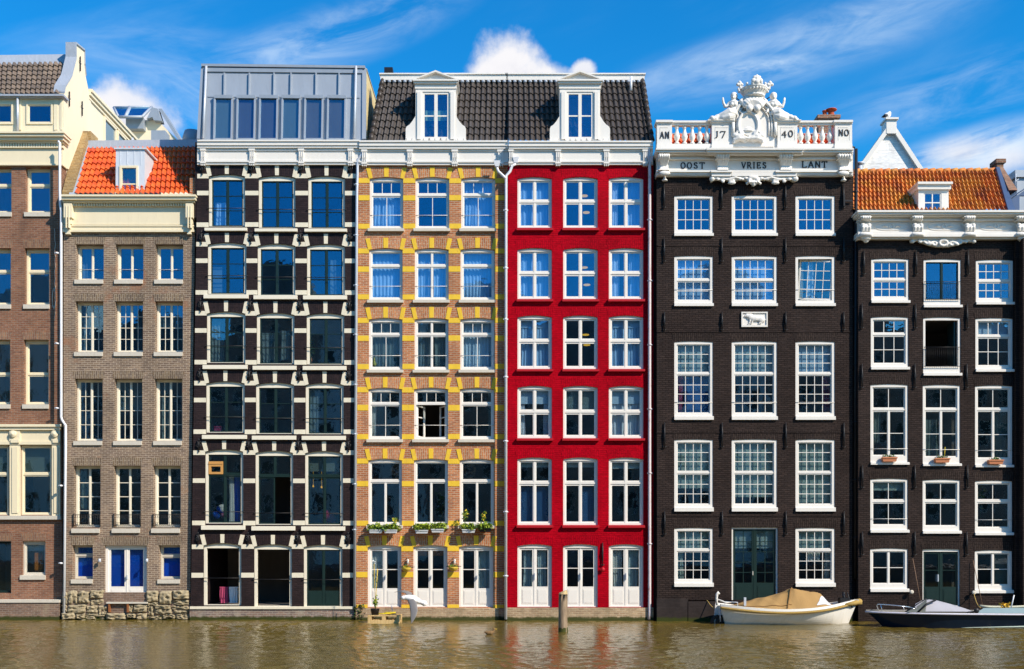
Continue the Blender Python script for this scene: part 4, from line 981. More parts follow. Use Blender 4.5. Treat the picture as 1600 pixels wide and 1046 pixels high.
def dormer(h, cx, label, cur=None):
    yf = h.Y+.02; P = lambda x, y: (at(cx+x, y, yf).x, at(cx+x, y, yf).z)
    L = h.L
    mb = MB()
    mb.plate([P(-31.5, 221.5), P(31.5, 221.5), P(31.5, 140), P(-31.5, 140)], [[P(-20.5, 218), P(21, 218), P(21, 144.5), P(-20.5, 144.5)]], yf-.05, yf+.1)
    a, b_ = P(-31.5, 221.5), P(31.5, 139)
    for x in (a[0], b_[0]-.08): mb.box(x, x+.08, yf+.1, yf+1.5, a[1], b_[1])
    for s_ in (-1, 1):
        mb.box(P(s_*26-3, 0)[0], P(s_*26+3, 0)[0], yf-.09, yf-.05, P(0, 219)[1], P(0, 145)[1])
        pts = [(s_*31.6, 221), (s_*47, 221), (s_*47, 202), (s_*45.5, 198.5), (s_*41, 195.5), (s_*36.5, 190), (s_*33.5, 185), (s_*31.6, 182)]
        if s_ < 0: pts = pts[::-1]
        mb.plate([P(x, y) for x, y in pts], [], yf-.04, yf+.06)
        mb.box(P(s_*47.5, 0)[0], P(s_*31.6, 0)[0], yf-.07, yf+.07, P(0, 222)[1], P(0, 219)[1])
    mb.box(P(-29.5, 0)[0], P(29.5, 0)[0], yf-.07, yf-.05, P(0, 139.8)[1], P(0, 137)[1])
    d = mb.build('roof_dormer', WHITE, h.root)
    mb = MB()
    mb.box(P(-32.5, 0)[0], P(32.5, 0)[0], yf-.08, yf+1.6, P(0, 140)[1], P(0, 133)[1])
    mb.box(P(-34, 0)[0], P(34, 0)[0], yf-.16, yf+1.6, P(0, 133)[1], P(0, 130)[1]); mb.box(P(-35.5, 0)[0], P(35.5, 0)[0], yf-.22, yf+1.6, P(0, 130)[1], P(0, 127.5)[1])
    mb.plate([P(-32, 127.6), P(32, 127.6), P(0, 116)], [], yf-.05, yf+1.6)
    for s_ in (-1, 1):
        p, q2 = P(s_*35.5, 127.5), P(0, 113.3); p2, q3 = P(s_*32, 127.5), P(0, 116)
        pts = [p, p2, q3, q2] if s_ < 0 else [p2, p, q2, q3]
        mb.plate(pts, [], yf-.2, yf+1.6)
    mb.build('pediment', WHITE, d)
    mb = MB(); mb.plate([P(-20.6, 218.1), P(21.1, 218.1), P(21.1, 144.4), P(-20.6, 144.4)], [[P(-17.5, 214.5), P(-2.3, 214.5), P(-2.3, 148), P(-17.5, 148)], [P(2.8, 214.5), P(18, 214.5), P(18, 148), P(2.8, 148)]], yf-.02, yf+.06)
    mb.box(P(-17.5, 0)[0], P(-2.3, 0)[0], yf+.0, yf+.03, P(0, 182.5)[1], P(0, 180.5)[1]); mb.box(P(2.8, 0)[0], P(18, 0)[0], yf+.0, yf+.03, P(0, 182.5)[1], P(0, 180.5)[1])
    wd = mb.build('window', WHITE, h.root)
    m2 = MB()
    for a_, b2 in ((-17.5, -2.3), (2.8, 18)):
        m2.box(P(a_, 0)[0], P(b2, 0)[0], yf+.02, yf+.026, P(0, 214.5)[1], P(0, 148)[1])
    m2.build('window_glass', GLASSH, wd)
    m2 = MB(); m2.box(P(-19, 0)[0], P(20, 0)[0], yf+.6, yf+.62, P(0, 217)[1], P(0, 145)[1], 0)
    ms = [INTER]
    if cur: ms.append(cur); m2.box(P(-17, 0)[0], P(18, 0)[0], yf+.2, yf+.21, P(0, 186)[1], P(0, 170)[1], 1)
    m2.build('window_lining', ms, wd)
GRN = paint('pale_green_blind', (0.45, 0.6, 0.25), .8, .1, 2)
dormer(h4, 681, '', GRN); dormer(h5, 906, '')
mb = MB(); p = at(607.5, 120, 1.9); mb.box(p.x-.17, p.x+.17, 1.75, 2.1, p.z-.4, p.z+.32)
mb.build('roof_vent', BLACK, h4.root)
drainpipe(h4, [(615, 117), (615, 146)], .04, PIPE, proud=-1.2)
drainpipe(h5, [(986, 120), (986, 142)], .05, WPIPE, proud=-1.25)

# ================================================================== HOUSE 6: black gabled house of 1740 with the white balustrade
h6 = House('black tarred brick canal house with a white balustrade and coat of arms dated 1740', -0.28, 1027, 1333, 275)
C6 = [(1053.6, 1114, 4), (1143.3, 1214, 5), (1243, 1304.3, 4)]
R6 = [dict(y=(305.5, 364.5), s=369.5, secs=lambda n, y: [(y, 'S', n, 3)], g=GLASSH),
      dict(y=(400, 474), s=479, secs=lambda n, y: [(437.5, 'S', n, 2), (y, 'S', n, 2)], g=GLASSH),
      dict(y=(533.5, 650.5), s=656.5, secs=lambda n, y: [(584, 'S', n, 3), (y, 'S', n, 4)], g=GLASS),
      dict(y=(686.7, 793), s=799.5, secs=lambda n, y: [(738.7, 'S', n, 3), (y, 'S', n, 3)], g=GLASSD),
      dict(y=(825, 911), s=917, secs=lambda n, y: [(860, 'S', n, 2), (y, 'S', n, 3)], g=GLASSD)]
for ri, r_ in enumerate(R6):
    ya, yb = r_['y']
    for ci, (xa, xb, n) in enumerate(C6):
        cu = (); lb = None
        if ri == 1 and ci == 2: cu = ((0, .2, 0, 1, CURTD, 'p'), (.3, .5, 0, 1, CURTB, 'p'))
        if ri == 1 and ci < 2: cu = ((0, 1, 0, 1, CURTB, 'b'),)
        if ri == 2: cu = [((0, 1, 0, .44, CURTT, 'b'), (.0, .22, .44, 1, CURTP, 'p'), (.25, 1, .46, 1, BLUEG, 'b')), ((0, 1, 0, .44, CURTT, 'b'),), ((0, 1, 0, .44, CURTB, 'b'), (.75, 1, .46, 1, CURTP, 'p'))][ci]
        if ri == 3: cu = [((0, 1, 0, .74, CURTT, 'b'),), ((0, 1, 0, .88, CURTT, 'b'),), ((0, 1, 0, .97, CURTT, 'b'),)][ci]
        if ri == 4 and ci != 1: cu = [((0, 1, 0, .4, CURTT, 'b'), (0, .22, .4, 1, CURTT, 'p')), (), ((0, 1, 0, .4, CURTT, 'b'), (.3, .7, .4, .62, CURT, 'p'), (.85, 1, .4, 1, CURT, 'p'))][ci]
        rods = {1: (453,), 2: (629,)}.get(ri, ())
        if ri == 4 and ci == 1:
            DG = DGREEN
            d_ = window(h6, 1143.3, 824.5, 1215.6, 943, [(943, 'P', 2, 5)], rise=0, cas=2.5, foot=.5, frame=WHITE, sash=DG, rec=.06, glass=GLASSD, sb=3.6, curtains=((0.05, .95, .02, .26, CURTT, 'b'),), lintel=(BRK6L, 812, 824, 3, 2), name='door', panel=28)
            MB().box(h6.X(1176), h6.X(1177), h6.Y+.0, h6.Y+.1, h6.Z(899), h6.Z(893)).build('door_handle', SILL, d_)
            continue
        tilted = ri == 1 and ci == 2
        if tilted: lb = 'window with its sash tilted open'
        wd6 = window(h6, xa, ya, xb, yb, [(yb, 'O', 1, 1)] if tilted else r_['secs'](n, yb), rise=1.2, cas=4.2, head=4.2, foot=4.6, rec=.02, glass=r_['g'] if not (ri == 2 and False) else GLASS, sb=1.5, muntin=.95, sill=(xa-.3, xb+.7, yb+.2, r_['s'], .08), sillmat=WHITE,
               curtains=cu, rods=rods, lintel=(BRK6L, ya-14, ya, 3, 1), label=lb, tilt=.3, center=4)
        if tilted:
            a, b_, c, d = xa+5, xb-5, ya+7, yb-5; cw = (b_-a-4)/4; rh = (d-c-4)/4
            mb = MB(); mb.plate(h6.poly([(a, d), (b_, d), (b_, c), (a, c)]), [h6.poly([(a+2+i*cw+.5, c+2+(j+1)*rh-.5), (a+2+(i+1)*cw-.5, c+2+(j+1)*rh-.5), (a+2+(i+1)*cw-.5, c+2+j*rh+.5), (a+2+i*cw+.5, c+2+j*rh+.5)]) for i in range(4) for j in range(4)], h6.Y+.06, h6.Y+.10)
            g6 = MB(); g6.box(h6.X(a+1), h6.X(b_-1), h6.Y+.078, h6.Y+.082, h6.Z(d-1), h6.Z(c+1))
            piv = Vector((h6.X(b_), h6.Y+.08, h6.Z(d))); M_ = Matrix.Rotation(R(-9), 3, 'Z') @ Matrix.Rotation(R(3.5), 3, 'Y')
            for q6 in (mb, g6): q6.v = [piv + M_ @ (v-piv) for v in q6.v]
            mb.build('open_sash', WHITE, wd6); g6.build('window_glass', GLASS, wd6)
h6.wall(BRK6, [(1027, 938), (1331.5, 938), (1333.2, 274), (1026, 274)])
h6.body(BRK6, 1027, 1332, 240, 11)
h6.part('wall_return', BRK6, [(1020.5, 1027.5, 241, 990, .35, .7)])
h6.rooms(1027, 1332, [250, 388, 512, 672, 812, 940], 4.4)
h6.part('plinth', PLI6, [(1026.5, 1075, 936, 990, -.07, .25), (1075.4, 1142, 940, 990, -.09, .25), (1142.3, 1217, 943.5, 990, -.05, .25), (1217.4, 1333, 938, 990, -.07, .25)])
h6.part('stone_relief_frame', WHITE, [(1158.6, 1199.5, 487.5, 489.3, -.06, .02), (1158.6, 1199.5, 508.5, 511, -.06, .02), (1158.6, 1160.4, 489.3, 508.5, -.06, .02), (1197.7, 1199.5, 489.3, 508.5, -.06, .02), (1160.4, 1197.7, 489.3, 508.5, -.02, .01)])
mb = MB(); rb = lambda x, y, d=0.04: at(x, y, h6.Y-d)
mb.blob(rb(1181, 498), (.28, .06, .11)); mb.blob(rb(1189, 499), (.14, .06, .13)); mb.blob(rb(1172, 495), (.13, .06, .12)); mb.blob(rb(1167.5, 493.5), (.09, .05, .08)); mb.blob(rb(1164.5, 494.5), (.05, .04, .04))
for x in (1172, 1176, 1188, 1191): mb.tube([rb(x, 500), rb(x-1, 505), rb(x-3, 506.5)], [.04, .03, .025], 6)
mb.tube([rb(1193, 497), rb(1195.5, 500), rb(1193, 504)], [.03, .025, .02], 6); mb.tube([rb(1169, 490.5, .03), rb(1168, 493)], .03, 5)
mb.build('carved_animal_relief', WHITE, h6.root, remesh=.018)
for i, ys in enumerate(((288, 326), (372, 410), (488, 517), (661, 700), (799, 836))):
    for px in (1037.5, 1127.5, 1227, 1317.5): anchor(h6, px+.2*i, ys[0], ys[1])
h6.part('brick_ledge', BRK6, [(1027, 1332, 518.5, 520, -.02, .01)] + [(1027, 1332, 384, 385.3, -.02, .01), (1027, 1332, 676, 677.3, -.02, .01), (1027, 1332, 806, 807.3, -.02, .01)])
# entablature
W = WHITE
def ebox(name, q): return h6.part(name, W, q)
ebox('cornice', [(1025, 1334, 231.5, 234, -.52, .3), (1025.5, 1333.5, 234, 238, -.46, .3), (1026, 1333, 238, 241.5, -.34, .3), (1104, 1256, 231, 234.2, -.64, -.5), (1105, 1255, 234.2, 238.2, -.58, -.44), (1106, 1254, 238.2, 241.7, -.46, -.3),
     (1026.5, 1332.5, 241.5, 247, -.16, .3), (1026.5, 1332.5, 247, 249, -.2, .3), (1026.5, 1332.5, 249, 266.5, -.08, .3)])
ebox('architrave', [(1026, 1333, 266.3, 269, -.26, .3), (1026, 1333, 269, 273, -.2, .3), (1026, 1333, 273, 275.3, -.15, .3), (1111, 1144, 266, 269.2, -.34, -.2), (1112, 1143, 269.2, 275.5, -.28, -.1), (1212, 1246, 266, 269.2, -.34, -.2), (1213, 1245, 269.2, 275.5, -.28, -.1),
     (1143.5, 1212.5, 269.3, 275.4, -.27, -.2)])
for a, b_ in ((1027.5, 1047.5), (1117, 1141.5), (1215.5, 1240.5), (1307.5, 1331)):
    mb = MB(); c = (a+b_)/2
    n = 5
    for k in range(n):
        x = a+1.5+(b_-a-3)*(k+.5)/n; t = (k+.5)/n*2-1
        mb.blob(rb(x, 244.5, .36), (.055, .12, .11)); mb.tube([rb(x, 246, .38), rb(x-t*2, 254, .26), rb(x-t*5, 261, .16)], [.05, .045, .03], 7)
        mb.tube([rb(x-t*4.5, 259, .16), rb(x-t*2.5, 263, .2), rb(x-t*1.5, 265, .26)], [.03, .04, .04], 6)
    h6.b(mb, a+.5, b_-.5, 241.5, 243, -.44, -.0); h6.b(mb, a+3, b_-3, 243, 265, -.16, -.0); h6.b(mb, a+1, b_-1, 247.6, 248.6, -.4, -.1)
    h6.b(mb, c-9, c+9, 264.5, 266, -.36, -.0)
    mb.build('acanthus_bracket', W, h6.root, remesh=.022)
for px in (1038.5, 1318):
    mb = MB(); mb.lathe(rb(px, 283.5, .12), [(.01, 0), (.10, .01), (.11, .04), (.05, .1), (.04, .2), (.06, .26)], 12); mb.blob(rb(px, 271, .3), (.22, .08, .1))
    mb.build('hanging_knob', W, h6.root)
mb = MB()
cy = lambda x: 277.5 + 6*math.exp(-((x-1177.5)/9)**2) + 3.2*math.exp(-((abs(x-1177.5)-33)/6)**2) + .8*math.sin(x*.9)
mb.plate([(at(x, y, h6.Y-.22).x, at(x, y, h6.Y-.22).z) for x, y in ([(1111, 275.3)] + [(x, cy(x)+ (3 if 1116 < x < 1239 else 6)) for x in range(1111, 1246, 3)] + [(1245.5, 275.3)])], [], h6.Y-.22, h6.Y-.01)
for x in (1112.5, 1243): mb.blob(rb(x, 280, .16), (.11, .11, .11))
for s_ in (-1, 1):
    for (dx_, yy, r) in ((34, 283.5, .2), (22, 280, .13), (48, 284, .1), (56, 280.5, .09), (12, 279, .1), (64, 279, .09)):
        x = 1177.5+s_*dx_; mb.tube([rb(x+s_*r*22*math.cos(t*.7)*(1-t*.08), yy-r*14*math.sin(t*.7)*(1-t*.08), .22) for t in range(10)], .045, 6)
    mb.blob(rb(1177.5+s_*34, 286, .2), (.16, .07, .07)); mb.tube([rb(1177.5+s_*16, 281, .22), rb(1177.5+s_*28, 277.5, .24), rb(1177.5+s_*42, 281, .22), rb(1177.5+s_*54, 278, .2)], [.04, .05, .04, .03], 6); mb.blob(rb(1177.5+s_*6, 282.5, .26), (.09, .08, .10)); mb.blob(rb(1177.5+s_*10, 287, .22), (.06, .06, .06))
mb.blob(rb(1177.5, 287, .26), (.08, .08, .12)); mb.blob(rb(1177.5, 278.5, .24), (.22, .1, .1))
for k in range(5): mb.tube([rb(1177.5, 291, .2), rb(1177.5+(k-2)*4, 284-abs(k-2)*.2, .34)], [.03, .05], 6)
mb.build('carved_swag', W, h6.root, remesh=.022)
# parapet with pedestals and balusters
ped = [(1026.5, 1050), (1112.5, 1145), (1215, 1246), (1304.8, 1331.5)]
mb = MB()
for a, b_ in ped: h6.b(mb, a, b_, 190, 231.5, -.14, .26); h6.b(mb, a-1.5, b_+1.5, 187.5, 191, -.22, .34); h6.b(mb, a-.8, b_+.8, 191, 193.5, -.17, .3); h6.b(mb, a-.5, b_+.5, 226, 231.5, -.2, .3)
for a, b_ in ((1050, 1112.5), (1246, 1304.8)): h6.b(mb, a, b_, 188.5, 191.5, -.12, .24); h6.b(mb, a, b_, 191.5, 195.5, -.06, .18); h6.b(mb, a, b_, 225, 231.5, -.1, .2)
h6.b(mb, 1145, 1215, 191, 231.5, -.06, .3)
for a, b_ in ped:      # raised panel line with notched corners
    q0, q1 = (a+5, b_-3.5)
    for bx in ((q0, q0+.6, 199, 219), (q1-.6, q1, 203, 219), (q0, q1-3, 199, 199.7)): h6.b(mb, *bx, -.15, -.13)
mb.build('parapet', W, h6.root)
bp_ = [(.095, 0), (.095, .06), (.05, .09), (.06, .13), (.115, .24), (.12, .31), (.07, .46), (.05, .55), (.05, .6), (.085, .64), (.07, .68), (.095, .74)]
for xs in ((1058, 1070, 1082, 1093.6, 1105), (1251.5, 1262.5, 1274, 1285.3, 1297)):
    for x in xs: MB().lathe((h6.X(x), h6.Y+.06, h6.Z(225.2)), bp_, 14).build('baluster', W, h6.root)
# raised letters: hand drawn strokes with serifs
GLY = {
 'O': [[(.5+.42*math.cos(t*math.pi/10), .5+.5*math.sin(t*math.pi/10)) for t in range(21)]],
 '0': [[(.5+.38*math.cos(t*math.pi/10), .5+.5*math.sin(t*math.pi/10)) for t in range(21)]],
 'S': [[(.78, .84), (.62, .98), (.38, .98), (.2, .84), (.22, .66), (.5, .52), (.76, .38), (.8, .18), (.62, .02), (.36, .02), (.16, .18)]],
 'T': [[(.5, 0), (.5, 1)], [(.05, 1), (.95, 1)], [(.05, 1), (.05, .84)], [(.95, 1), (.95, .84)], [(.36, 0), (.64, 0)]],
 'V': [[(.08, 1), (.5, 0), (.92, 1)], [(0, 1), (.22, 1)], [(.78, 1), (1, 1)]],
 'R': [[(.2, 0), (.2, 1), (.6, 1), (.78, .86), (.74, .6), (.55, .5), (.2, .5)], [(.5, .5), (.92, 0), (1.02, 0)], [(.06, 0), (.34, 0)], [(.06, 1), (.2, 1)]],
 'I': [[(.5, 0), (.5, 1)], [(.32, 0), (.68, 0)], [(.32, 1), (.68, 1)]],
 'E': [[(.85, .16), (.85, 0), (.2, 0), (.2, 1), (.8, 1), (.8, .86)], [(.2, .52), (.66, .52)], [(.66, .6), (.66, .44)]],
 'L': [[(.22, 1), (.22, 0), (.86, 0), (.9, .18)], [(.08, 1), (.36, 1)]],
 'A': [[(.06, 0), (.5, 1), (.94, 0)], [(.24, .36), (.76, .36)], [(-.02, 0), (.16, 0)], [(.84, 0), (1.02, 0)]],
 'N': [[(.14, 0), (.14, 1), (.86, 0), (.86, 1)], [(.02, 0), (.26, 0)], [(.76, 1), (.98, 1)]],
 'J': [[(.55, 1), (.55, .15), (.4, -.08), (.1, -.12)], [(.38, 1), (.7, 1)]],
 '7': [[(.08, .84), (.1, 1), (.88, 1), (.36, -.1)]],
 '4': [[(.68, -.1), (.68, .9), (.06, .3), (.95, .3)]],
}
LET = paint('black_lettering', (0.02, 0.018, 0.02), .6, .1)
def lettering(name, text, x0, x1, yt, yb, dep, wgt=.017):
    mb = MB(); n = len(text)
    wts = [.6 if c == 'I' else .55 if c == 'J' else 1 for c in text]; tot = sum(wts)+.28*(n-1); cx = 0
    for ch, wt in zip(text, wts):
        a = x0+(x1-x0)*cx/tot; b_ = x0+(x1-x0)*(cx+wt)/tot; cx += wt+.28
        for st in GLY[ch]:
            pts = [at(a+(b_-a)*((p[0]-.5)*(1 if wt == 1 else 1.6)+.5), yb+(yt-yb)*p[1], h6.Y-dep) for p in st]
            for p in pts: p.y = 0
            for i in range(len(pts)-1):
                p, q2 = pts[i], pts[i+1]; d = (q2-p); 
                if d.length < 1e-6: continue
                d.normalize(); k = wgt*(1.15 if abs(d.z) > .5 else .62); s_ = Vector((-d.z, 0, d.x))*k; e_ = d*k*.5
                y_ = h6.Y-dep-random.uniform(0, .004)
                mb.hexa([(v.x, yy, v.z) for v, yy in ((p-s_-e_, y_), (p+s_-e_, y_), (p+s_-e_, y_+.03), (p-s_-e_, y_+.03), (q2-s_+e_, y_), (q2+s_+e_, y_), (q2+s_+e_, y_+.03), (q2-s_+e_, y_+.03))])
    return mb.build(name, LET, h6.root)
lettering('lettering', 'OOST', 1063.5, 1101, 254.3, 263.3, .10)
lettering('lettering', 'VRIES', 1158.5, 1198, 254, 263, .10)
lettering('lettering', 'LANT', 1252.5, 1292.5, 252.6, 262, .10)
for t, a, b_, c, d in (('AN', 1031.5, 1045.5, 206.3, 216), ('J7', 1118, 1134.5, 205.5, 214.5), ('40', 1221.5, 1239.5, 204.3, 213.8), ('NO', 1310.5, 1326.5, 202.8, 212.2)): lettering('lettering', t, a, b_, c, d, .16, .016)
# coat of arms
def pt(x, y, d): return at(x, y, h6.Y-d)
mb = MB()
outer = [(1143.5, 231), (1144, 222), (1145, 195)]
for t in range(0, 19):
    a = math.pi*(1-t/18); outer.append((1178.5+34*math.cos(a), 190-38*math.sin(a)))
outer += [(1213, 195), (1214, 214), (1208, 216), (1208, 231)]
mb.plate(h6.poly(outer), [], h6.Y-.10, h6.Y+.25)
for rr, dd, rt in ((33, .18, .07), (27.5, .14, .045), (23, .13, .03)):
    mb.tube([pt(1178.5+rr*math.cos(math.pi*(1-t/20)), 192-(rr+4)*math.sin(math.pi*(1-t/20)), dd) for t in range(21)], rt, 8)
    for s_ in (-1, 1): mb.tube([pt(1178.5+s_*rr, 192, dd), pt(1178.5+s_*rr, 212, dd)], rt, 8)
mb.build('arms_backplate', W, h6.root)
mb = MB()
mb.plate(h6.poly([(1169+15.5*math.cos(t*.3142), 196+20.5*math.sin(t*.3142)) for t in range(20)][::-1]), [], h6.Y-.22, h6.Y-.05)
mb.tube([pt(1169+15.5*math.cos(t*.3142), 196+20.5*math.sin(t*.3142), .24) for t in range(21)], .06, 8)
mb.blob(pt(1169, 204, .24), (.2, .05, .05)); mb.blob(pt(1169, 201.5, .24), (.12, .04, .05))
for s_ in (-1, 1):
    mb.tube([pt(1169+s_*(13+6*math.cos(t*.7)*(1-t*.07)), 210-6*math.sin(t*.7)*(1-t*.07), .22) for t in range(10)], .06, 7)
    mb.blob(pt(1169+s_*20, 212, .2), (.14, .1, .1)); mb.tube([pt(1169+s_*4, 217, .22), pt(1169+s_*14, 216, .24), pt(1169+s_*22, 219, .2), pt(1169+s_*23, 224, .18)], [.07, .09, .08, .05], 7)
    mb.blob(pt(1169+s_*15, 213, .24), (.15, .08, .08), .4*s_)
mb.plate(h6.poly([(1145, 216)] + [(1145+x*2.4, 224+1.4*math.sin(x*1.1)) for x in range(0, 20)] + [(1191, 216)]), [], h6.Y-.17, h6.Y-.05)
mb.build('arms_shield', W, h6.root, remesh=.022)
mb = MB()      # shell under the crown
for k in range(7):
    a = R(-60+k*20); mb.tube([pt(1177, 170, .26), pt(1177+12*math.sin(a), 166-9*math.cos(a), .34), pt(1177+17*math.sin(a), 163-11*math.cos(a), .26)], [.06, .085, .05], 7)
for s_ in (-1, 1):
    mb.blob(pt(1177+s_*6, 170, .32), (.13, .13, .14)); mb.blob(pt(1177+s_*12, 165, .28), (.12, .1, .12)); mb.tube([pt(1177+s_*14, 164, .24), pt(1177+s_*20, 158, .2), pt(1177+s_*16, 154, .2)], [.09, .08, .05], 7)
mb.blob(pt(1177, 155, .1), (.42, .2, .18))
mb.build('shell_ornament', W, h6.root, remesh=.022)
mb = MB(); cz = at(0, 150, h6.Y-.3).z; cc = (h6.X(1178), h6.Y-.02, cz)
prof_ = [(.36, 0), (.42, .04), (.40, .09), (.46, .18), (.52, .28), (.55, .31), (.55, .36), (.50, .36), (.44, .3)]
mb.lathe(cc, prof_, 24)
for k in range(10):
    a = 2*math.pi*k/10 + math.pi/2; big = k % 2 == 0; rr = .57
    x, y = cc[0]+rr*math.cos(a), cc[1]+rr*.8*math.sin(a)*(-1)
    hgt = .22 if big else .14
    mb.tube([(x, y, cz+.3), (x*1.0+(x-cc[0])*.06, y, cz+.34+hgt*.5)], [.06, .04], 6)
    if big:
        for (ox, oz, r) in ((0, .12, .07), (-.08, .04, .065), (.08, .04, .065), (0, .02, .06)): mb.blob((x+(x-cc[0])*.08+ox, y, cz+.34+hgt*.5+oz), (r, r, r))
    else: mb.blob((x+(x-cc[0])*.05, y, cz+.34+hgt*.6), (.055, .055, .07))
for (ox, oz, r) in ((0, .62, .1), (-.13, .52, .1), (.13, .52, .1), (0, .48, .12), (-.09, .66, .07), (.09, .66, .07), (0, .72, .06), (-.17, .44, .06), (.17, .44, .06)): mb.blob((cc[0]+ox, cc[1]-.5, cz+oz*.93), (r, r*.8, r))
for k in range(13):
    a = math.pi*(k+.5)/13; mb.blob((cc[0]+.51*math.cos(a), cc[1]-.51*math.sin(a), cz+.23), (.028, .03, .03))
mb.build('crown', W, h6.root, remesh=.02)
# the two reclining figures that hold the shield: one continuous carved body each
def figure(s_, cx):
    P = lambda x, y, d=.06: pt(cx+s_*x, y, d)       # +x is away from the shield
    mb = MB()
    mb.blob(P(0, 151.5, .1), (.115, .115, .15)); mb.blob(P(-.3, 150.3, .03), (.135, .12, .15)); mb.blob(P(.9, 152.5, .2), (.03, .04, .03))
    mb.tube([P(0, 155, .08), P(0, 159, .06)], [.07, .08], 8)
    mb.tube([P(0, 158, .06), P(0, 161.5, .07), P(-.5, 166, .08), P(-.5, 170, .07), P(.5, 175, .08), P(2.5, 180, .1)], [.1, .2, .18, .14, .19, .22], 12)
    mb.tube([P(-5, 160, .05), P(0, 159.5, .05), P(5, 160, .05)], [.09, .13, .09], 10)
    for o in (-2.4, 2.4): mb.blob(P(o, 163.5, .2), (.085, .07, .085))
    # raised arm
    mb.tube([P(5, 160.5, .05), P(9.5, 166, .08), P(13.5, 167, .1), P(16, 161, .12), P(16.6, 156.5, .13)], [.09, .08, .07, .05, .045], 8)
    mb.blob(P(16.8, 155.3, .13), (.045, .03, .08), .1)
    for k in range(4): mb.tube([P(16.2+k*.45, 154.8, .13), P(16+k*.6, 152.6-.3*(k in (1, 2)), .13)], [.014, .01], 5)
    mb.tube([P(16, 155.8, .15), P(15.1, 154.5, .17)], [.015, .012], 5)
    # arm on the shield
    mb.tube([P(-5, 160.5, .06), P(-8, 167, .12), P(-9.5, 173, .16), P(-11, 176, .2)], [.09, .075, .06, .05], 8)
    for k in range(4): mb.tube([P(-11, 176, .2), P(-12-k*.4, 178-k*.5, .24)], [.02, .012], 5)
    # legs wrapped in drapery, trailing outwards along the parapet
    mb.tube([P(2, 179, .1), P(8, 176.5, .18), P(14, 180, .16), P(20, 182, .12), P(27, 184.5, .1), P(34, 186, .08)], [.22, .19, .15, .13, .09, .05], 10)
    mb.tube([P(2, 182, .1), P(9, 183, .2), P(17, 185, .18), P(25, 186, .1)], [.2, .17, .12, .07], 10)
    mb.blob(P(35.5, 186.4, .12), (.1, .06, .04))
    for k in range(9): mb.blob(P(4+k*3.6, 183.2+1.4*math.sin(k*1.9)+k*.25, .14+.05*math.sin(k)), (.13, .12, .1), .5*k)
    for k in range(5): mb.tube([P(-1+k*.5, 172+k, .2), P(2+k*2, 180+k*.6, .26)], .035, 6)
    o = mb.build('carved_figure', W, h6.root, remesh=.018)
    hb_ = MB(); hb_.tube([P(-.8, 147.6, .0), P(-1.6, 151, -.02), P(-1.9, 156, -.02)], [.1, .13, .08], 8); hb_.blob(P(-.3, 148.2, .05), (.13, .13, .08)); hb_.build('carved_hair', W, o, remesh=.02)
figure(-1, 1146.3); figure(1, 1209)
for a, b_ in (((1150, 153), (1158, 159.5)), ((1197.5, 155.5), (1205, 150.5))):
    mb = MB(); mb.tube([pt(*a, -.15), pt(*b_, -.2)], .02, 5); mb.build('iron_stay', BLACK, h6.root)
h6.part('parapet_capping', W, [(1106, 1146, 187, 188.2, -.26, .36), (1212, 1252, 187, 188.2, -.26, .36)])
# tiled roof behind the balustrade and a chimney
mb = MB(); tl, tr, bl, br = at(1034, 210, 1.6), at(1324, 210, 1.6), at(1030, 238, .25), at(1329, 238, .25)
tiles(mb, tl, tr, bl, br, 42, 4, .04, .06); rf = mb.build('roof', T2, h6.root)
MB().hexa([tl, tr, tr+Vector((0, 7, -1)), tl+Vector((0, 7, -1)), tl+Vector((0, 0, .05)), tr+Vector((0, 0, .05)), tr+Vector((0, 7, -.9)), tl+Vector((0, 7, -.9))]).build('flat_roof', ZINC, rf)
mb = MB(); a, b_ = at(1279, 186, 4.0), at(1311, 186, 4.0)
mb.box(a.x, b_.x, 4.0, 4.7, 19.0, at(0, 182, 4).z); mb.box(a.x-.05, b_.x+.05, 3.94, 4.76, at(0, 185.5, 4).z, at(0, 180, 4).z)
ch = mb.build('chimney', CHIM, h6.root)
for px, w_ in ((1288.5, .12), (1298.5, .17)):
    p = at(px, 180, 4.3); MB().lathe((p.x, 4.3, p.z-.1), [(w_*.8, 0), (w_*.8, .12), (w_*.7, .22), (w_*.9, .24), (w_*.9, .28)] + ([(w_*1.5, .3), (w_*1.4, .33), (.02, .36)] if px > 1290 else []), 12).build('chimney_pot', paint('terracotta_pot%d' % px, (.42, .07, .025), .7, .2), ch)
drainpipe(h6, [(1337.5, 233), (1337, 560), (1336.5, 905)], .065, BLACK, [(1337, y) for y in range(300, 900, 90)], proud=.0)
h6.part('pipe_bracket', BLACK, [(1319, 1332, 313, 315, -.1, -.06), (1318, 1320.5, 306, 322, -.12, .0)])

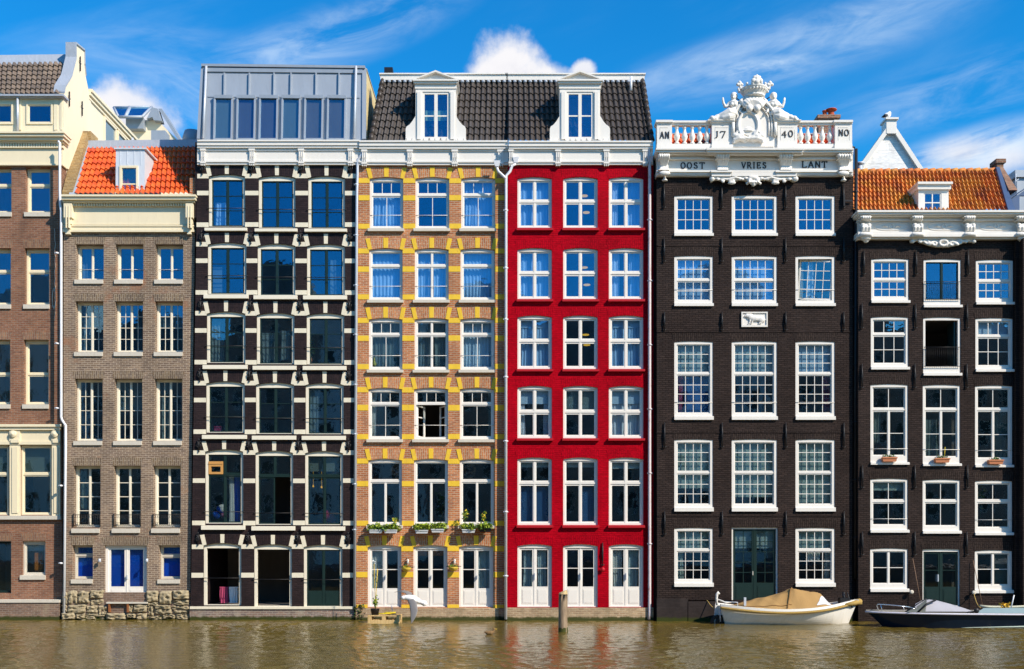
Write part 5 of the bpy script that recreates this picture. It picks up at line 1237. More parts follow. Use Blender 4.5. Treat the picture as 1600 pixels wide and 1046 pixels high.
# ================================================================== HOUSE 7
h7 = House('black brick house with weathered orange pantile roof and ornate white cornice', -0.50, 1341, 1592, 372)
C7 = [(1360.5, 1419), (1442.3, 1500.5), (1524, 1582)]
R7 = [dict(y=[(404, 469.5), (405, 476.5), (406, 472)], s=4.5, secs=[lambda y: [(437, 'S', 4, 2), (y, 'S', 4, 2)], lambda y: [(y, 'C', 1, 1)], lambda y: [(439, 'S', 4, 2), (y, 'S', 4, 2)]], dx=.8, g=GLASSH),
      dict(y=[(495, 573.5), (496, 583), (497, 577)], s=4.5, secs=[lambda y: [(522.5, 'S', 3, 1), (y, 'S', 3, 2)], lambda y: [(y, 'O', 1, 1)], lambda y: [(525.5, 'S', 3, 1), (y, 'S', 3, 2)]], dx=.2, g=GLASS),
      dict(y=[(600.5, 722.5), (601.5, 724.5), (602.5, 726.5)], s=4, secs=[lambda y: [(640, 'S', 2, 1), (y-2.5, 'C', 1, 2)]]*3, dx=-.4, g=GLASSD),
      dict(y=[(748, 828), (749.5, 829.5), (751, 832)], s=4.5, secs=[lambda y: [(783.5, 'S', 2, 1), (y, 'S', 2, 1)]]*3, dx=-.6, g=GLASSD),
      dict(y=[(857, 920), (858, 946), (860, 922)], s=5, secs=[lambda y: [(y, 'C', 1, 2)]]*3, dx=-.8, g=GLASSD)]
for ri, r_ in enumerate(R7):
    for ci, (xa, xb) in enumerate(C7):
        ya, yb = r_['y'][ci]; xa += r_['dx']; xb += r_['dx']; foot = 5; rods = (); cu = (); lb = None; rail = None; sash = None
        if ri == 2: rods = (701.5+ci*1.3,); foot = 10
        if ri == 3 and ci != 1: rods = (811+ci*.8,)
        if ri == 3: foot = 7
        if ri == 4: foot = 7
        if ri == 0 and ci == 1: rail = (441, 468, 'b', BLACK); sash = DGREEN; foot = 8; lb = 'dark framed French window behind a small iron rail'
        if ri == 1 and ci == 1: rail = (543, 573, 'b', BLACK); sash = DGREEN; foot = 10; lb = 'window standing wide open behind a small iron rail'
        if ri == 2 and ci == 1: cu = ((0, .45, .45, 1, CURTD, 'p'),)
        if ri == 2 and ci == 2: cu = ((.6, 1, .3, 1, CURTD, 'p'),)
        if ri == 2 and ci == 0: cu = ((0, .3, .3, .8, CURTD, 'p'),)
        if ri == 3 and ci == 0: cu = ((0, 1, 0, .2, CURTT, 'b'),)
        if ri == 4 and ci == 2: cu = ((.55, 1, 0, 1, CURTD, 'b'),)
        if ri == 1 and ci == 2: cu = ((0, 1, 0, .35, CURTB, 'b'),)
        if ri == 4 and ci == 1:
            d_ = window(h7, 1441.6, 858, 1500, 947, [(947, 'P', 1, 2)], rise=.8, cas=2, head=4, foot=.5, frame=WHITE, sash=DGREEN, rec=.05, glass=GLASSD, sb=3.2, lintel=(BRK6L, 846, 857.5, 3, 1), name='door', panel=26)
            MB().box(h7.X(1465), h7.X(1466.5), h7.Y-.02, h7.Y+.1, h7.Z(909), h7.Z(898)).build('door_handle', PIPE, d_); continue
        window(h7, xa, ya, xb, yb, r_['secs'][ci](yb), rise=1.5, cas=3.6, head=4, foot=foot, rec=.02, glass=r_['g'], sb=1.8, muntin=1.0, sash=sash, sill=(xa-.3, xb+1.7, yb+.2, yb+r_['s'], .08), sillmat=WHITE,
               rods=rods, curtains=cu, rail=rail, lintel=(BRK6L, ya-13, ya, 3, 1), label=lb, tilt=.4)
mb = MB(); P0 = at(1493, 500, h7.Y+.1); mb.box(P0.x-.06, P0.x, h7.Y+.12, h7.Y+.75, h7.Z(574), h7.Z(502)); mb.build('open_window_leaf', DGREEN, h7.root)
h7.wall(BRK6, [(1341.2, 990), (1592.2, 990), (1592.2, 371), (1341.2, 371)])
h7.body(BRK6, 1341.5, 1592, 330, 9)
h7.rooms(1341.5, 1592, [340, 484, 590, 738, 844, 948], 4.2)
for i, (ys, xs) in enumerate((((392, 430), (1349.5, 1431, 1512, 1590)), ((475, 514), (1346.5, 1430, 1510.5, 1589.5)), ((569, 607), (1346.5, 1429, 1510, 1589.5)), ((727, 763), (1347, 1429, 1511, 1590)), ((831, 868), (1347, 1429, 1510, 1589.5)))):
    for px in xs: anchor(h7, px, *ys)
h7.part('cornice', WHITE, [(1340, 1640, 328.5, 331.5, -.5, .4), (1341, 1640, 331.5, 335, -.44, .4), (1341.5, 1640, 335, 338, -.34, .4), (1342, 1640, 338, 343, -.16, .3), (1342, 1640, 343, 345, -.19, .3), (1342, 1640, 345, 362.5, -.08, .3)])
h7.part('architrave', WHITE, [(1341, 1640, 362.3, 366, -.26, .3), (1341, 1640, 366, 370, -.3, .3), (1341, 1640, 370, 373.5, -.2, .3)])
for a, b_ in ((1344, 1362), (1425, 1443.5), (1506.5, 1525), (1588, 1606)):
    mb = MB(); r7 = lambda x, y, d=.1: at(x, y, h7.Y-d); c = (a+b_)/2
    for k in range(4): x = a+2+(b_-a-4)*(k+.5)/4; mb.blob(r7(x, 340.5, .36), (.055, .1, .09))
    h7.b(mb, a, b_, 337.5, 339.5, -.42, 0); h7.b(mb, a+1, b_-1, 343, 344.5, -.36, 0); h7.b(mb, a+2.5, b_-2.5, 344, 362, -.14, 0)
    for k in range(3):
        x = a+4+(b_-a-8)*k/2; mb.tube([r7(x, 350, .2), r7(x+.3, 356, .3), r7(x, 362, .24)], [.05, .075, .06], 7)
    mb.blob(r7(c-5, 352, .26), (.1, .09, .08)); mb.blob(r7(c+5, 352.5, .26), (.09, .09, .08)); mb.blob(r7(c, 366.5, .34), (.26, .1, .09)); mb.blob(r7(c-7, 367, .32), (.08, .08, .1)); mb.blob(r7(c+7, 367, .32), (.08, .08, .1))
    mb.blob(r7(c, 358, .25), (.16, .08, .1))
    if a < 1400 or a > 1580:
        mb.blob(r7(c, 372, .25), (.2, .1, .1)); mb.blob(r7(c, 376, .18), (.11, .1, .1)); mb.blob(r7(c-4, 374, .2), (.08, .08, .06)); mb.blob(r7(c+4, 374, .2), (.08, .08, .06))
    mb.build('acanthus_bracket', WHITE, h7.root, remesh=.022)
for c in (1393, 1475, 1556.5):
    mb = MB(); w_ = 26
    pp = [r7(c+w_*math.cos(t)*(abs(math.cos(t))**-.35 if abs(math.cos(t)) > .05 else 1), 354+6*math.sin(t), .09) for t in [i*math.pi/16 for i in range(33)]]
    mb.tube(pp, .018, 5, caps=False)
    mb.tube([r7(c+3.2*math.cos(t*.785), 354+3.6*math.sin(t*.785), .09) for t in range(9)], .022, 5, caps=False)
    for s_ in (-1, 1):
        mb.tube([r7(c+s_*6, 355, .09), r7(c+s_*10, 353, .1), r7(c+s_*15, 355, .09)], [.03, .035, .015], 5); mb.blob(r7(c+s_*10, 353.5, .09), (.06, .02, .05))
    mb.build('frieze_panel_ornament', WHITE, h7.root)
mb = MB()
sw = lambda x: 377 + 9.5*max(0, 1-((x-1473.5)/38)**2)
mb.plate([(at(x, y, h7.Y-.14).x, at(x, y, h7.Y-.14).z) for x, y in ([(1422.5, 373.2)] + [(x, sw(x)+(1.5 if abs(x-1473) > 42 else 0)) for x in range(1423, 1525, 3)] + [(1524.5, 373.2)])], [], h7.Y-.14, h7.Y-.0)
for s_ in (-1, 1):
    mb.blob(r7(1473.5+s_*48, 377.5, .14), (.09, .08, .08))
    for (dx_, yy, r) in ((26, 379, 5), (14, 381.5, 5), (36, 377.5, 3)):
        mb.tube([r7(1473.5+s_*(dx_+r*math.cos(t*.7)*(1-t*.07)), yy-r*.8*math.sin(t*.7)*(1-t*.07), .16) for t in range(10)], .05, 6)
    mb.blob(r7(1473.5+s_*20, 381, .17), (.13, .07, .07), .5*s_)
mb.tube([r7(1474+6.5*math.cos(t*.785), 380+4.5*math.sin(t*.785), .18) for t in range(9)], .06, 7, caps=False)
mb.build('carved_swag', WHITE, h7.root, remesh=.022)
Yt = 2.0
mb = MB(); tl, tr, bl, br = at(1331, 268, Yt), at(1554, 266.5, Yt), at(1331.5, 329.5, h7.Y+.2), at(1573, 330, h7.Y+.2)
tiles(mb, tl, tr, bl, br, 36, 9, .045, .05); rf = mb.build('roof', T7, h7.root)
mb = MB()
for i in range(19):
    p = tl.lerp(tr, i/19); q2 = tl.lerp(tr, (i+1.08)/19); mb.tube([p+Vector((0, .05, -.02)), q2+Vector((0, .05, .02))], [.10, .12], 8)
for f in range(len(mb.f)): mb.uv[f] = (f//10+.5, 30.5)
mb.build('ridge_tiles', T7, rf)
MB().add([tl, tr, tr+Vector((.3, 4, -4)), tl+Vector((0, 4, -4)), tl+Vector((0, .1, -.1)), tr+Vector((0, .1, -.1)), tr+Vector((.3, 4, -4.1)), tl+Vector((0, 4, -4.1))], [(0, 1, 2, 3), (4, 5, 6, 7), (1, 2, 6, 5), (0, 3, 7, 4)]).build('rear_roof_slope', T4H, rf)
h7.part('wall_end', BRK6, [(1334, 1341, 330, 990, .32, .6)])
# raking party wall with blue zinc flashing at the right
MB().hexa([br+Vector((.02, -.1, 0)), br+Vector((.30, -.1, 0)), br+Vector((.30, .3, 0)), br+Vector((.02, .3, 0)), tr+Vector((.02, -.1, .1)), tr+Vector((.16, -.1, .1)), tr+Vector((.16, .3, .1)), tr+Vector((.02, .3, .1))]).build('verge_flashing', paint('blue_zinc', (.06, .10, .19), .5, .2, 2, metal=.2), rf)
a, b_ = tr+Vector((.165, -.05, .12)), tr.lerp(br, .62)+Vector((.26, -.05, .18))
MB().hexa([b_, b_+Vector((.34, 0, 0)), b_+Vector((.34, .6, 0)), b_+Vector((0, .6, 0)), a, a+Vector((.16, 0, 0)), a+Vector((.16, .6, 0)), a+Vector((.0, .6, 0))]).build('party_wall', CHIM, h7.root)
mb = MB(); a, b_ = at(1558, 263, Yt+.1), at(1568, 255, Yt+.1); mb.box(a.x, b_.x, Yt+.1, Yt+.6, a.z-1, b_.z); mb.box(a.x-.06, b_.x+.08, Yt+.04, Yt+.66, b_.z, b_.z+.16); mb.build('chimney', CHIM, h7.root)
# dormer
yd = h7.Y+.25; q = lambda x, y: (at(x, y, yd).x, at(x, y, yd).z)
mb = MB(); mb.plate([q(1435, 329.5), q(1482.5, 329.5), q(1482, 297), q(1435, 297)], [[q(1443.5, 329.45), q(1471, 329.45), q(1471, 301), q(1443.5, 301)]], yd, yd+.1)
p, r_ = q(1435, 329.5), q(1482, 297)
mb.box(p[0], p[0]+.06, yd+.1, yd+1.9, p[1], r_[1]); mb.box(r_[0]-.06, r_[0], yd+.1, yd+1.9, p[1], r_[1])
mb.box(q(1432.5, 0)[0], q(1484.5, 0)[0], yd-.1, yd+2.0, q(0, 297)[1], q(0, 290)[1]); mb.box(q(1431.5, 0)[0], q(1486, 0)[0], yd-.18, yd+2.0, q(0, 290)[1], q(0, 286.5)[1])
dm = mb.build('roof_dormer', WHITE, h7.root)
mb = MB(); mb.plate([q(1443.4, 330), q(1471.1, 330), q(1471.1, 300.9), q(1443.4, 300.9)], [[q(a_, d_), q(b2, d_), q(b2, c_), q(a_, c_)] for a_, b2 in ((1445.5, 1456.3), (1458, 1469)) for c_, d_ in ((303, 316), (317.6, 329.6))], yd+.02, yd+.07)
wd = mb.build('window', WHITE, h7.root)
MB().box(q(1445, 0)[0], q(1469.5, 0)[0], yd+.04, yd+.046, q(0, 329.6)[1], q(0, 303)[1]).build('window_glass', GLASSH, wd)
MB().box(q(1445, 0)[0], q(1469.5, 0)[0], yd+.4, yd+.42, q(0, 329.6)[1], q(0, 303)[1]).build('window_lining', INTER, wd)
p = at(1343, 262, 2.6); MB().lathe((p.x, 2.6, p.z-.8), [(.13, 0), (.13, .82), (.12, .9), (.2, .93), (.2, .98), (.05, 1.0)], 14).build('flue', PIPE, h7.root)
mb = MB(); p = at(1335, 233, .6); mb.tube([(p.x-.1, .6, p.z-1.4), (p.x-.1, .6, p.z)], .07, 8); mb.lathe((p.x-.1, .6, p.z), [(.1, 0), (.14, .05), (.05, .1)], 8); mb.build('flue', BLACK, h6.root)

# ================================================================== HOUSE 8: sliver at the right edge
h8 = House('dark sliver of a house with a zinc dormer at the right edge', -0.95, 1600, 1720, 372)
h8.wall(BRK6, [(1598.5, 990), (1720, 990), (1720, 372), (1598.5, 372)])
mb = MB(); x = h8.X(1599.5); mb.box(x, x+5, h8.Y+.301, 7, -.6, h8.Z(340)); mb.box(x-.16, x, h8.Y+.3, h7.Y+.3, -.6, h8.Z(374)); mb.build('side_wall', BRK6, h8.root)
yq = .3; q = lambda x, y: (at(x, y, yq).x, at(x, y, yq).z)
mb = MB(); mb.plate([q(1577, 330), q(1680, 330), q(1680, 290), q(1612, 290), q(1580, 312)], [[q(1593, 329), q(1630, 329), q(1630, 306), q(1593, 306)]], yq, yq+.1); 
p = q(1577, 330); mb.hexa([(p[0]-.1, yq-.1, q(0, 314)[1]), (p[0]+.02, yq-.1, q(0, 309)[1]), (p[0]+.02, yq+1.5, q(0, 309)[1]), (p[0]-.1, yq+1.5, q(0, 314)[1]), (q(1610, 0)[0], yq-.1, q(0, 290)[1]), (q(1613, 0)[0], yq-.1, q(0, 287)[1]), (q(1613, 0)[0], yq+1.5, q(0, 287)[1]), (q(1610, 0)[0], yq+1.5, q(0, 290)[1])])
mb.build('roof_dormer', MATS['blue_zinc'], h8.root)
mb = MB(); a, b_ = at(1589, 300, 4), at(1625, 278, 4); mb.box(a.x, b_.x, 4, 4.8, a.z-3, b_.z); mb.box(a.x-.12, b_.x+.1, 3.9, 4.9, b_.z, b_.z+.3); mb.build('chimney', ZINC, h8.root)
mb = MB(); mb.tube([at(1587, 300, 3.8), at(1587, 272, 3.8)], .02, 5); mb.tube([at(1584, 285, 3.8), at(1592, 280, 3.8)], .015, 5); mb.build('aerial', PIPE, h8.root)

# ================================================================== behind: white gable and a far roof
hw = thing('gabled_house', 'white boarded steep gable with a chimney top rising behind the weathered orange roof', 'house', (at(1390, 300, 9).x, 9, 0))
Q = lambda x, y: (at(x, y, 9).x, at(x, y, 9).z)
gp = [Q(1340, 300), Q(1448, 300), Q(1438, 267), Q(1397.5, 205), Q(1397.5, 189), Q(1384, 189), Q(1384, 204), Q(1347.5, 257), Q(1340, 268)]
GW = brick('white_gable_boards', (.80, .79, .76), (.76, .75, .73), (.60, .59, .57), w=1.9, h=.62, mort=.012, rough=.5, bump=.2)
mb = MB(); mb.plate(gp, [], 9, 9.35); p = Q(1340, 300); r_ = Q(1448, 0); mb.box(p[0], r_[0], 9, 17, 0, p[1]); mb.build('gable_wall', GW, hw)
mb = MB()
for a, b_ in ((Q(1345, 261), Q(1386.5, 203)), (Q(1396, 204), Q(1441, 272))):
    d = Vector((b_[0]-a[0], 0, b_[1]-a[1])).normalized(); nrm = Vector((-d.z, 0, d.x))*.10
    mb.hexa([(a[0]-nrm.x, 8.82, a[1]-nrm.z), (a[0]+nrm.x, 8.82, a[1]+nrm.z), (a[0]+nrm.x, 9.4, a[1]+nrm.z), (a[0]-nrm.x, 9.4, a[1]-nrm.z), (b_[0]-nrm.x, 8.82, b_[1]-nrm.z), (b_[0]+nrm.x, 8.82, b_[1]+nrm.z), (b_[0]+nrm.x, 9.4, b_[1]+nrm.z), (b_[0]-nrm.x, 9.4, b_[1]-nrm.z)])
p, r_ = Q(1383, 203), Q(1398.5, 190); mb.box(p[0], r_[0], 8.8, 9.5, p[1]-.25, r_[1]); mb.box(p[0]-.06, r_[0]+.08, 8.72, 9.55, r_[1], r_[1]+.09)
mb.build('gable_coping', WHITE, hw)
mb = MB(); a, b_, c = Q(1345, 262), Q(1391, 204), Q(1441, 272)
mb.add([(a[0], 9.36, a[1]), (b_[0], 9.36, b_[1]), (c[0], 9.36, c[1]), (a[0], 17, a[1]), (b_[0], 17, b_[1]), (c[0], 17, c[1])], [(0, 1, 4, 3), (1, 2, 5, 4), (3, 4, 5)]); mb.build('roof', T4H, hw)

hr = thing('rear_house', 'cream rear building with a glass rooflight above the zinc ridge of the orange roof', 'building', (at(230, 220, 12).x, 12, 0))
Q = lambda x, y, Y=12: at(x, y, Y)
mb = MB(); mb.plate([(Q(x, y).x, Q(x, y).z) for x, y in ((205, 235), (282, 235), (277, 219), (246, 188), (227, 188), (205, 200))], [], 12, 12.3)
p, r_ = Q(215, 230), Q(270, 215); mb.box(p.x, r_.x, 12.3, 18, 0, p.z); mb.build('gable_wall', CREAMY, hr)
mb = MB(); P = [Q(228, 187, 11.8), Q(238, 168, 11.8), Q(247, 171, 11.8), Q(252, 190, 11.8), Q(278, 219, 11.8)]
mb.plate([(Q(x, y, 11.7).x, Q(x, y, 11.7).z) for x, y in ((229, 186), (238, 168), (246, 170), (252, 189), (240, 188), (238, 183))], [], 11.7, 12.2)
a, b_ = Q(247, 170, 11.9), Q(279, 221, 11.9); mb.hexa([a, a+Vector((.18, 0, 0)), a+Vector((.18, 1, 0)), a+Vector((0, 1, 0)), b_, b_+Vector((.18, 0, 0)), b_+Vector((.18, 1, 0)), b_+Vector((0, 1, 0))])
mb.box(Q(201, 0).x, Q(228, 0).x, 11.6, 12.5, Q(0, 206).z, Q(0, 189).z); mb.build('zinc_roof', ZINC, hr)
mb = MB(); f = [Q(178, 168.5, 13), Q(237, 167.5, 13), Q(222, 183, 11.2), Q(185, 183, 11.2)]
mb.add([f[3], f[2], f[1], f[0]] + [v-Vector((0, 0, .08)) for v in (f[3], f[2], f[1], f[0])], [(0, 1, 2, 3), (7, 6, 5, 4), (0, 1, 5, 4), (1, 2, 6, 5), (2, 3, 7, 6), (3, 0, 4, 7)])
rl = mb.build('rooflight', glassmat('rooflight_glass', .55, (.3, .4, .5), (.35, .75, 1.0)), hr)
mb = MB()
for i, j in ((0, 1), (1, 2), (2, 3), (3, 0)): mb.tube([f[i], f[j]], .07, 6)
m0, m1 = f[0].lerp(f[1], .42), f[3].lerp(f[2], .3); mb.tube([m0, m1], .09, 6); mb.build('rooflight_frame', LEAD, rl)
mb = MB(); a, b_ = Q(236, 218, 11), Q(258, 204, 11); mb.box(a.x, b_.x, 11, 11.7, a.z-.3, b_.z); mb.build('air_unit', ZINC, hr)

# ================================================================== ground and water
def simple(name, mat, boxes, kind='structure', label=None):
    mb = MB()
    for b_ in boxes: mb.box(*b_)
    o = mb.build(name, mat); o['kind'] = kind; return o
ASPH = paint('asphalt', (0.06, 0.06, 0.062), .9, .2, .6)
QUAY = brick('quay_wall_brick', (.14, .09, .07), (.1, .07, .055), (.15, .12, .1))
simple('ground', ASPH, [(-1500, 1500, .55, 1500, -.8, .30)])
simple('street', ASPH, [(-300, 300, -400, -39.5, -1.5, 1.25)])
simple('canal_bed', paint('mud', (.05, .045, .03), .9), [(-300, 300, -39.5, .55, -3.0, -2.5)])
import numpy as np
m, g, b, o = newmat('canal_water')
b.inputs['Base Color'].default_value = (0.125, 0.088, 0.016, 1); b.inputs['Roughness'].default_value = 0.02; b.inputs['IOR'].default_value = 1.5
water_m = m
co = objco(g)
bp = g.n('ShaderNodeBump'); bp.inputs['Strength'].default_value = 1.0; bp.inputs['Distance'].default_value = 1.0
g.set(bp.inputs['Height'], g.m('MULTIPLY', g.noise(co, 12, 3, 0.6),   .0085)); g.set(b.inputs['Normal'], bp.outputs[0])
rng = np.random.default_rng(5)
xs_ = np.arange(-24, 24.01, .042); ys_ = np.arange(-18, .61, .055)
GX, GY = np.meshgrid(xs_, ys_); GZ = np.zeros_like(GX)
gx2 = GX + .25*np.sin(GY*.9+GX*.35) ; gy2 = GY + .3*np.sin(GX*.6+1.3)+.2*np.sin(GX*1.7+GY*.8)
for k in range(90):
    lam = .15*(6.5**rng.random()); th = rng.normal(1.25, .65); kk = 2*np.pi/lam
    slope = .020*(lam/.4)**-.1; GZ += slope/kk*np.sin(kk*(np.cos(th)*gx2+np.sin(th)*gy2)+rng.random()*6.28)
patch = .75+.35*np.sin(GX*.21+1)*np.sin(GY*.33+GX*.07)+.2*np.sin(GX*.55+GY*.2)
edge = np.clip((GY+18)/1.5, 0, 1)*np.clip((24-np.abs(GX))/1.0, 0, 1)
GZ = GZ*patch*edge - .03*(1-edge)
ny, nx = GX.shape; V_ = np.stack([GX, GY, GZ], -1).reshape(-1, 3)
ii = np.arange(ny*nx).reshape(ny, nx); Q_ = np.stack([ii[:-1, :-1], ii[:-1, 1:], ii[1:, 1:], ii[1:, :-1]], -1).reshape(-1, 4)
far = np.array([(-300, -39.4, -.025), (300, -39.4, -.025), (300, .7, -.025), (-300, .7, -.025)], float); nb = len(V_)
me = bpy.data.meshes.new('canal_water'); me.from_pydata(np.concatenate([V_, far]).tolist(), [], Q_.tolist()+[[nb, nb+1, nb+2, nb+3]])
me.materials.append(water_m); me.polygons.foreach_set('use_smooth', [True]*len(me.polygons)); me.update()
wt = bpy.data.objects.new('canal_water', me); col.objects.link(wt); wt['kind'] = 'structure'
simple('quay_wall', QUAY, [(-300, 300, -39.9, -39.45, -1.6, 1.35)])
# houses across the water, seen only as reflections in the panes
OPP = brick('opposite_brick', (.46, .32, .25), (.36, .26, .20), (.17, .14, .12)); 
OPW = paint('opposite_render', (.62, .60, .55), .8, .1)
random.seed(3)
x = -62
for i, (wd_, ht, mt) in enumerate([(12, 24, OPP), (9, 27, OPW), (14, 23, OPP), (8, 28, OPP), (11, 24.5, OPW), (10, 26, OPP), (13, 23.5, OPP), (9, 27.5, OPW), (12, 25, OPP), (12, 23, OPP)]):
    r_ = thing('opposite_house', 'tall terraced house across the canal, only seen mirrored in the window panes', 'house', (x+wd_/2, -60, 1.25), 'terraced houses on the opposite bank')
    mb = MB(); n = int(wd_/2.2); hl = []
    for fl in range(int((ht-4)/3.3)):
        for c in range(n):
            cx = x+wd_*(c+.5)/n; z0 = 2.6+fl*3.3; hl.append([(cx-.55, z0), (cx+.55, z0), (cx+.55, z0+2.0), (cx-.55, z0+2.0)])
    top = [(x+.05, 1.25), (x+wd_-.05, 1.25), (x+wd_-.05, ht), (x+wd_*.6, ht+2.2), (x+wd_*.4, ht+2.2), (x+.05, ht)]
    mb.plate(top, hl, -60.3, -60.0); mb.box(x+.05, x+wd_-.05, -68, -60.35, 1.25, ht); mb.build('wall', mt, r_)
    m2 = MB(); m3 = MB()
    for h_ in hl:
        a, z0, b2, z1 = h_[0][0], h_[0][1], h_[1][0], h_[2][1]
        for bx in ((a, a+.08, z0, z1), (b2-.08, b2, z0, z1), (a, b2, z1-.08, z1), (a, b2, z0, z0+.1), (a, b2, (z0+z1)/2-.04, (z0+z1)/2+.04)): m2.box(bx[0], bx[1], -60.16, -60.06, bx[2], bx[3])
        m3.box(a, b2, -60.2, -60.18, z0, z1)
    m2.build('window_frames', WHITE, r_); m3.build('window_glass', DGREEN, r_)
    x += wd_

# ================================================================== things on the water
random.seed(11)
ROPE = paint('rope', (.36, .24, .07), .9, .25, 8)
def loft(mb, sections, m=0, smooth=True, close=False):
    n = len(sections[0]); vs = [p for s in sections for p in s]; fs = []
    for i in range(len(sections)-1):
        for j in range(n-1 if not close else n):
            k = (j+1) % n; fs.append((i*n+j, i*n+k, (i+1)*n+k, (i+1)*n+j))
    mb.add(vs, fs, m, smooth)
# --- sloop: stern left, bow right
YB = -1.45
def bx(px): return (px-800)/S*(D+YB-.9)/D
xs0, xs1 = bx(1129), bx(1352); Lb = xs1-xs0
def sheer(t): return .68-.30*math.sin(math.pi*min(1, t*1.02)**1.0)*.62 + .15*t**3
def beam(t):  return .98*(math.sin(math.pi*min(1, (t*.86+.10)))**.55)*(1 if t < .62 else max(0.02, 1-((t-.62)/.38)**2.2))
def hullpt(t, v, side, off=0):
    # v: 0 sheer .. 1 keel
    zs = sheer(t); kz = -.30+.1*t; xx = xs0+Lb*t
    if t > .8: xx -= (v*.42)*((t-.8)/.2)
    if t < .1: xx += v*.30*(1-t/.1)
    bb = beam(t)*(1-.25*v-.0) * (1-v**2.6)**.5 if v < 1 else 0
    st = math.floor(v*9)/9; lap = .012*(1-(v*9-math.floor(v*9)))
    return Vector((xx, YB-side*(bb+lap+off), zs+(kz-zs)*v))
sloop = thing('sloop', 'cream clinker sloop under a tan canvas cover moored against the black 1740 house', 'boat', (xs0+Lb/2, YB, 0))
HULL = paint('cream_hull_paint', (.70, .68, .62), .35, .1, 2, (.42, .38, .16), .4)
mb = MB(); NT = 40; vv = []
for k in range(10): vv += [k/10, (k+.97)/10] if k < 9 else [.9, 1.0]
for side in (1, -1): loft(mb, [[hullpt(i/NT, v, side) for v in vv] for i in range(NT+1)], 0, False)
loft(mb, [[hullpt(0, v, 1), hullpt(0, v, -1)] for v in vv], 0, False)
mb.build('hull', HULL, sloop)
mb = MB()
for i in range(NT):
    for side in (1, -1):
        P = []
        for t in (i/NT, (i+1)/NT):
            a = hullpt(t, 0, side); a.x = xs0+Lb*t; n_ = Vector((0, -side, 0))
            P.append((a+n_*.02+Vector((0, 0, -.01)), a-n_*.16+Vector((0, 0, -.01)), a-n_*.16+Vector((0, 0, .075)), a+n_*.02+Vector((0, 0, .075))))
        p, q2 = P; mb.hexa([p[0], p[1], q2[1], q2[0], p[3], p[2], q2[2], q2[3]])
mb.build('gunwale', paint('white_gunwale', (.8, .79, .74), .35, .04), sloop)
mb = MB(); z_in = []
loft(mb, [[hullpt(i/NT, .12, 1), hullpt(i/NT, .12, 1)*.5+hullpt(i/NT, .12, -1)*.5+Vector((0, 0, .04)), hullpt(i/NT, .12, -1)] for i in range(NT+1)]); mb.build('deck', HULL, sloop)
mb = MB()
for side in (1, -1):
    pts = []
    for i in range(0, 2*NT+1):
        t = i/(2*NT); a = hullpt(t, 0, side); a.x = xs0+Lb*t; pts.append(a+Vector((0, -side*.05, -.06)))
    mb.tube(pts, .045, 8)
    for i in range(0, 160):
        t = i/160; a = hullpt(t, 0, side); a.x = xs0+Lb*t; mb.blob(a+Vector((0, -side*.055, -.06)), (.022, .05, .055), .5, 0, 6, 4)
mb.build('rope_fender', ROPE, sloop)
mb = MB(); a = Vector((xs1, YB, sheer(1))); mb.tube([a+Vector((-.55, -.34, -.12)), a+Vector((-.15, -.14, -.06)), a+Vector((.08, 0, .0)), a+Vector((.0, .1, .02))], [.06, .09, .11, .07], 10)
mb.tube([a+Vector((-.1, .0, -.1)), a+Vector((.10, 0, -.02)), a+Vector((.06, .0, .05))], [.08, .12, .08], 10); mb.build('bow_fender', ROPE, sloop)
CANV = paint('tan_canvas', (.34, .205, .075), .85, .14, 1.2, (.25, .14, .05), .5, .5)
prof_ = [(1147, 948, .04), (1165, 943, .16), (1190, 937, .3), (1215, 931.5, .42), (1235, 926, .52), (1248, 920.5, .62), (1258, 922, .6), (1272, 924.5, .58), (1290, 927.5, .52), (1300, 938, .35), (1311, 948.5, .05)]
def tarp(u, w_):
    xpx = 1147+(1311-1147)*u
    for k in range(len(prof_)-1):
        if prof_[k][0] <= xpx <= prof_[k+1][0]+1e-6:
            f = (xpx-prof_[k][0])/(prof_[k+1][0]-prof_[k][0]); zt = at(xpx, prof_[k][1]+(prof_[k+1][1]-prof_[k][1])*f, YB-.2).z; break
    x_ = bx(xpx); t = (x_-xs0)/Lb; zb_ = sheer(t)+.06; bb = beam(t)*.93
    s_ = abs(w_); hgt = max(.0, zt-zb_)
    flat = .30
    z = zb_ + hgt*(1 if s_ < flat else 1-((s_-flat)/(1-flat))**1.15) - .02*s_
    wr = .018*math.sin(u*31+w_*3)*math.sin(w_*5+u*9) + .02*mnoise.noise(Vector((u*14, w_*4, 2)))
    seam = .018 if abs(u-.61+.10*s_) < .012 else 0
    return Vector((x_, YB-bb*w_*(1.0), z+(wr+seam)*min(1, hgt*3)))
mb = MB(); NU, NW = 90, 30
loft(mb, [[tarp(i/NU, -1+2*j/NW) for j in range(NW+1)] for i in range(NU+1)]); tp = mb.build('canvas_cover', CANV, sloop)
mb = MB(); uq = lambda xp: (xp-1147)/164
def tq(xp, w_): return tarp(uq(xp), w_)+Vector((0, -.012, .012))
vs = [[tq(1279+(k/6)*(1.0)*(4+j*3.2), .86-.50*j/6*(1-.2*abs(k/6-.5))) if False else tq(1278+26*k/8*(1-.25*j/6)+j*1.0, .88-.46*(j/6)*math.sin(math.pi*(.12+.76*k/8))) for j in range(7)] for k in range(9)]
loft(mb, vs); mb.build('clear_window', paint('clear_plastic', (.60, .60, .62), .12, .15, 4), tp)
mb = MB(); mb.tube([tarp(0.61-.1*s/10, s/10*.97)+Vector((0, 0, .02)) for s in range(0, 11)], .02, 5); mb.tube([tarp(.02+.9*i/30*.6, .82)+Vector((0, -.01, .01)) for i in range(31)], .015, 5); mb.build('canvas_seam', paint('dark_canvas_seam', (.22, .12, .04), .9), tp)
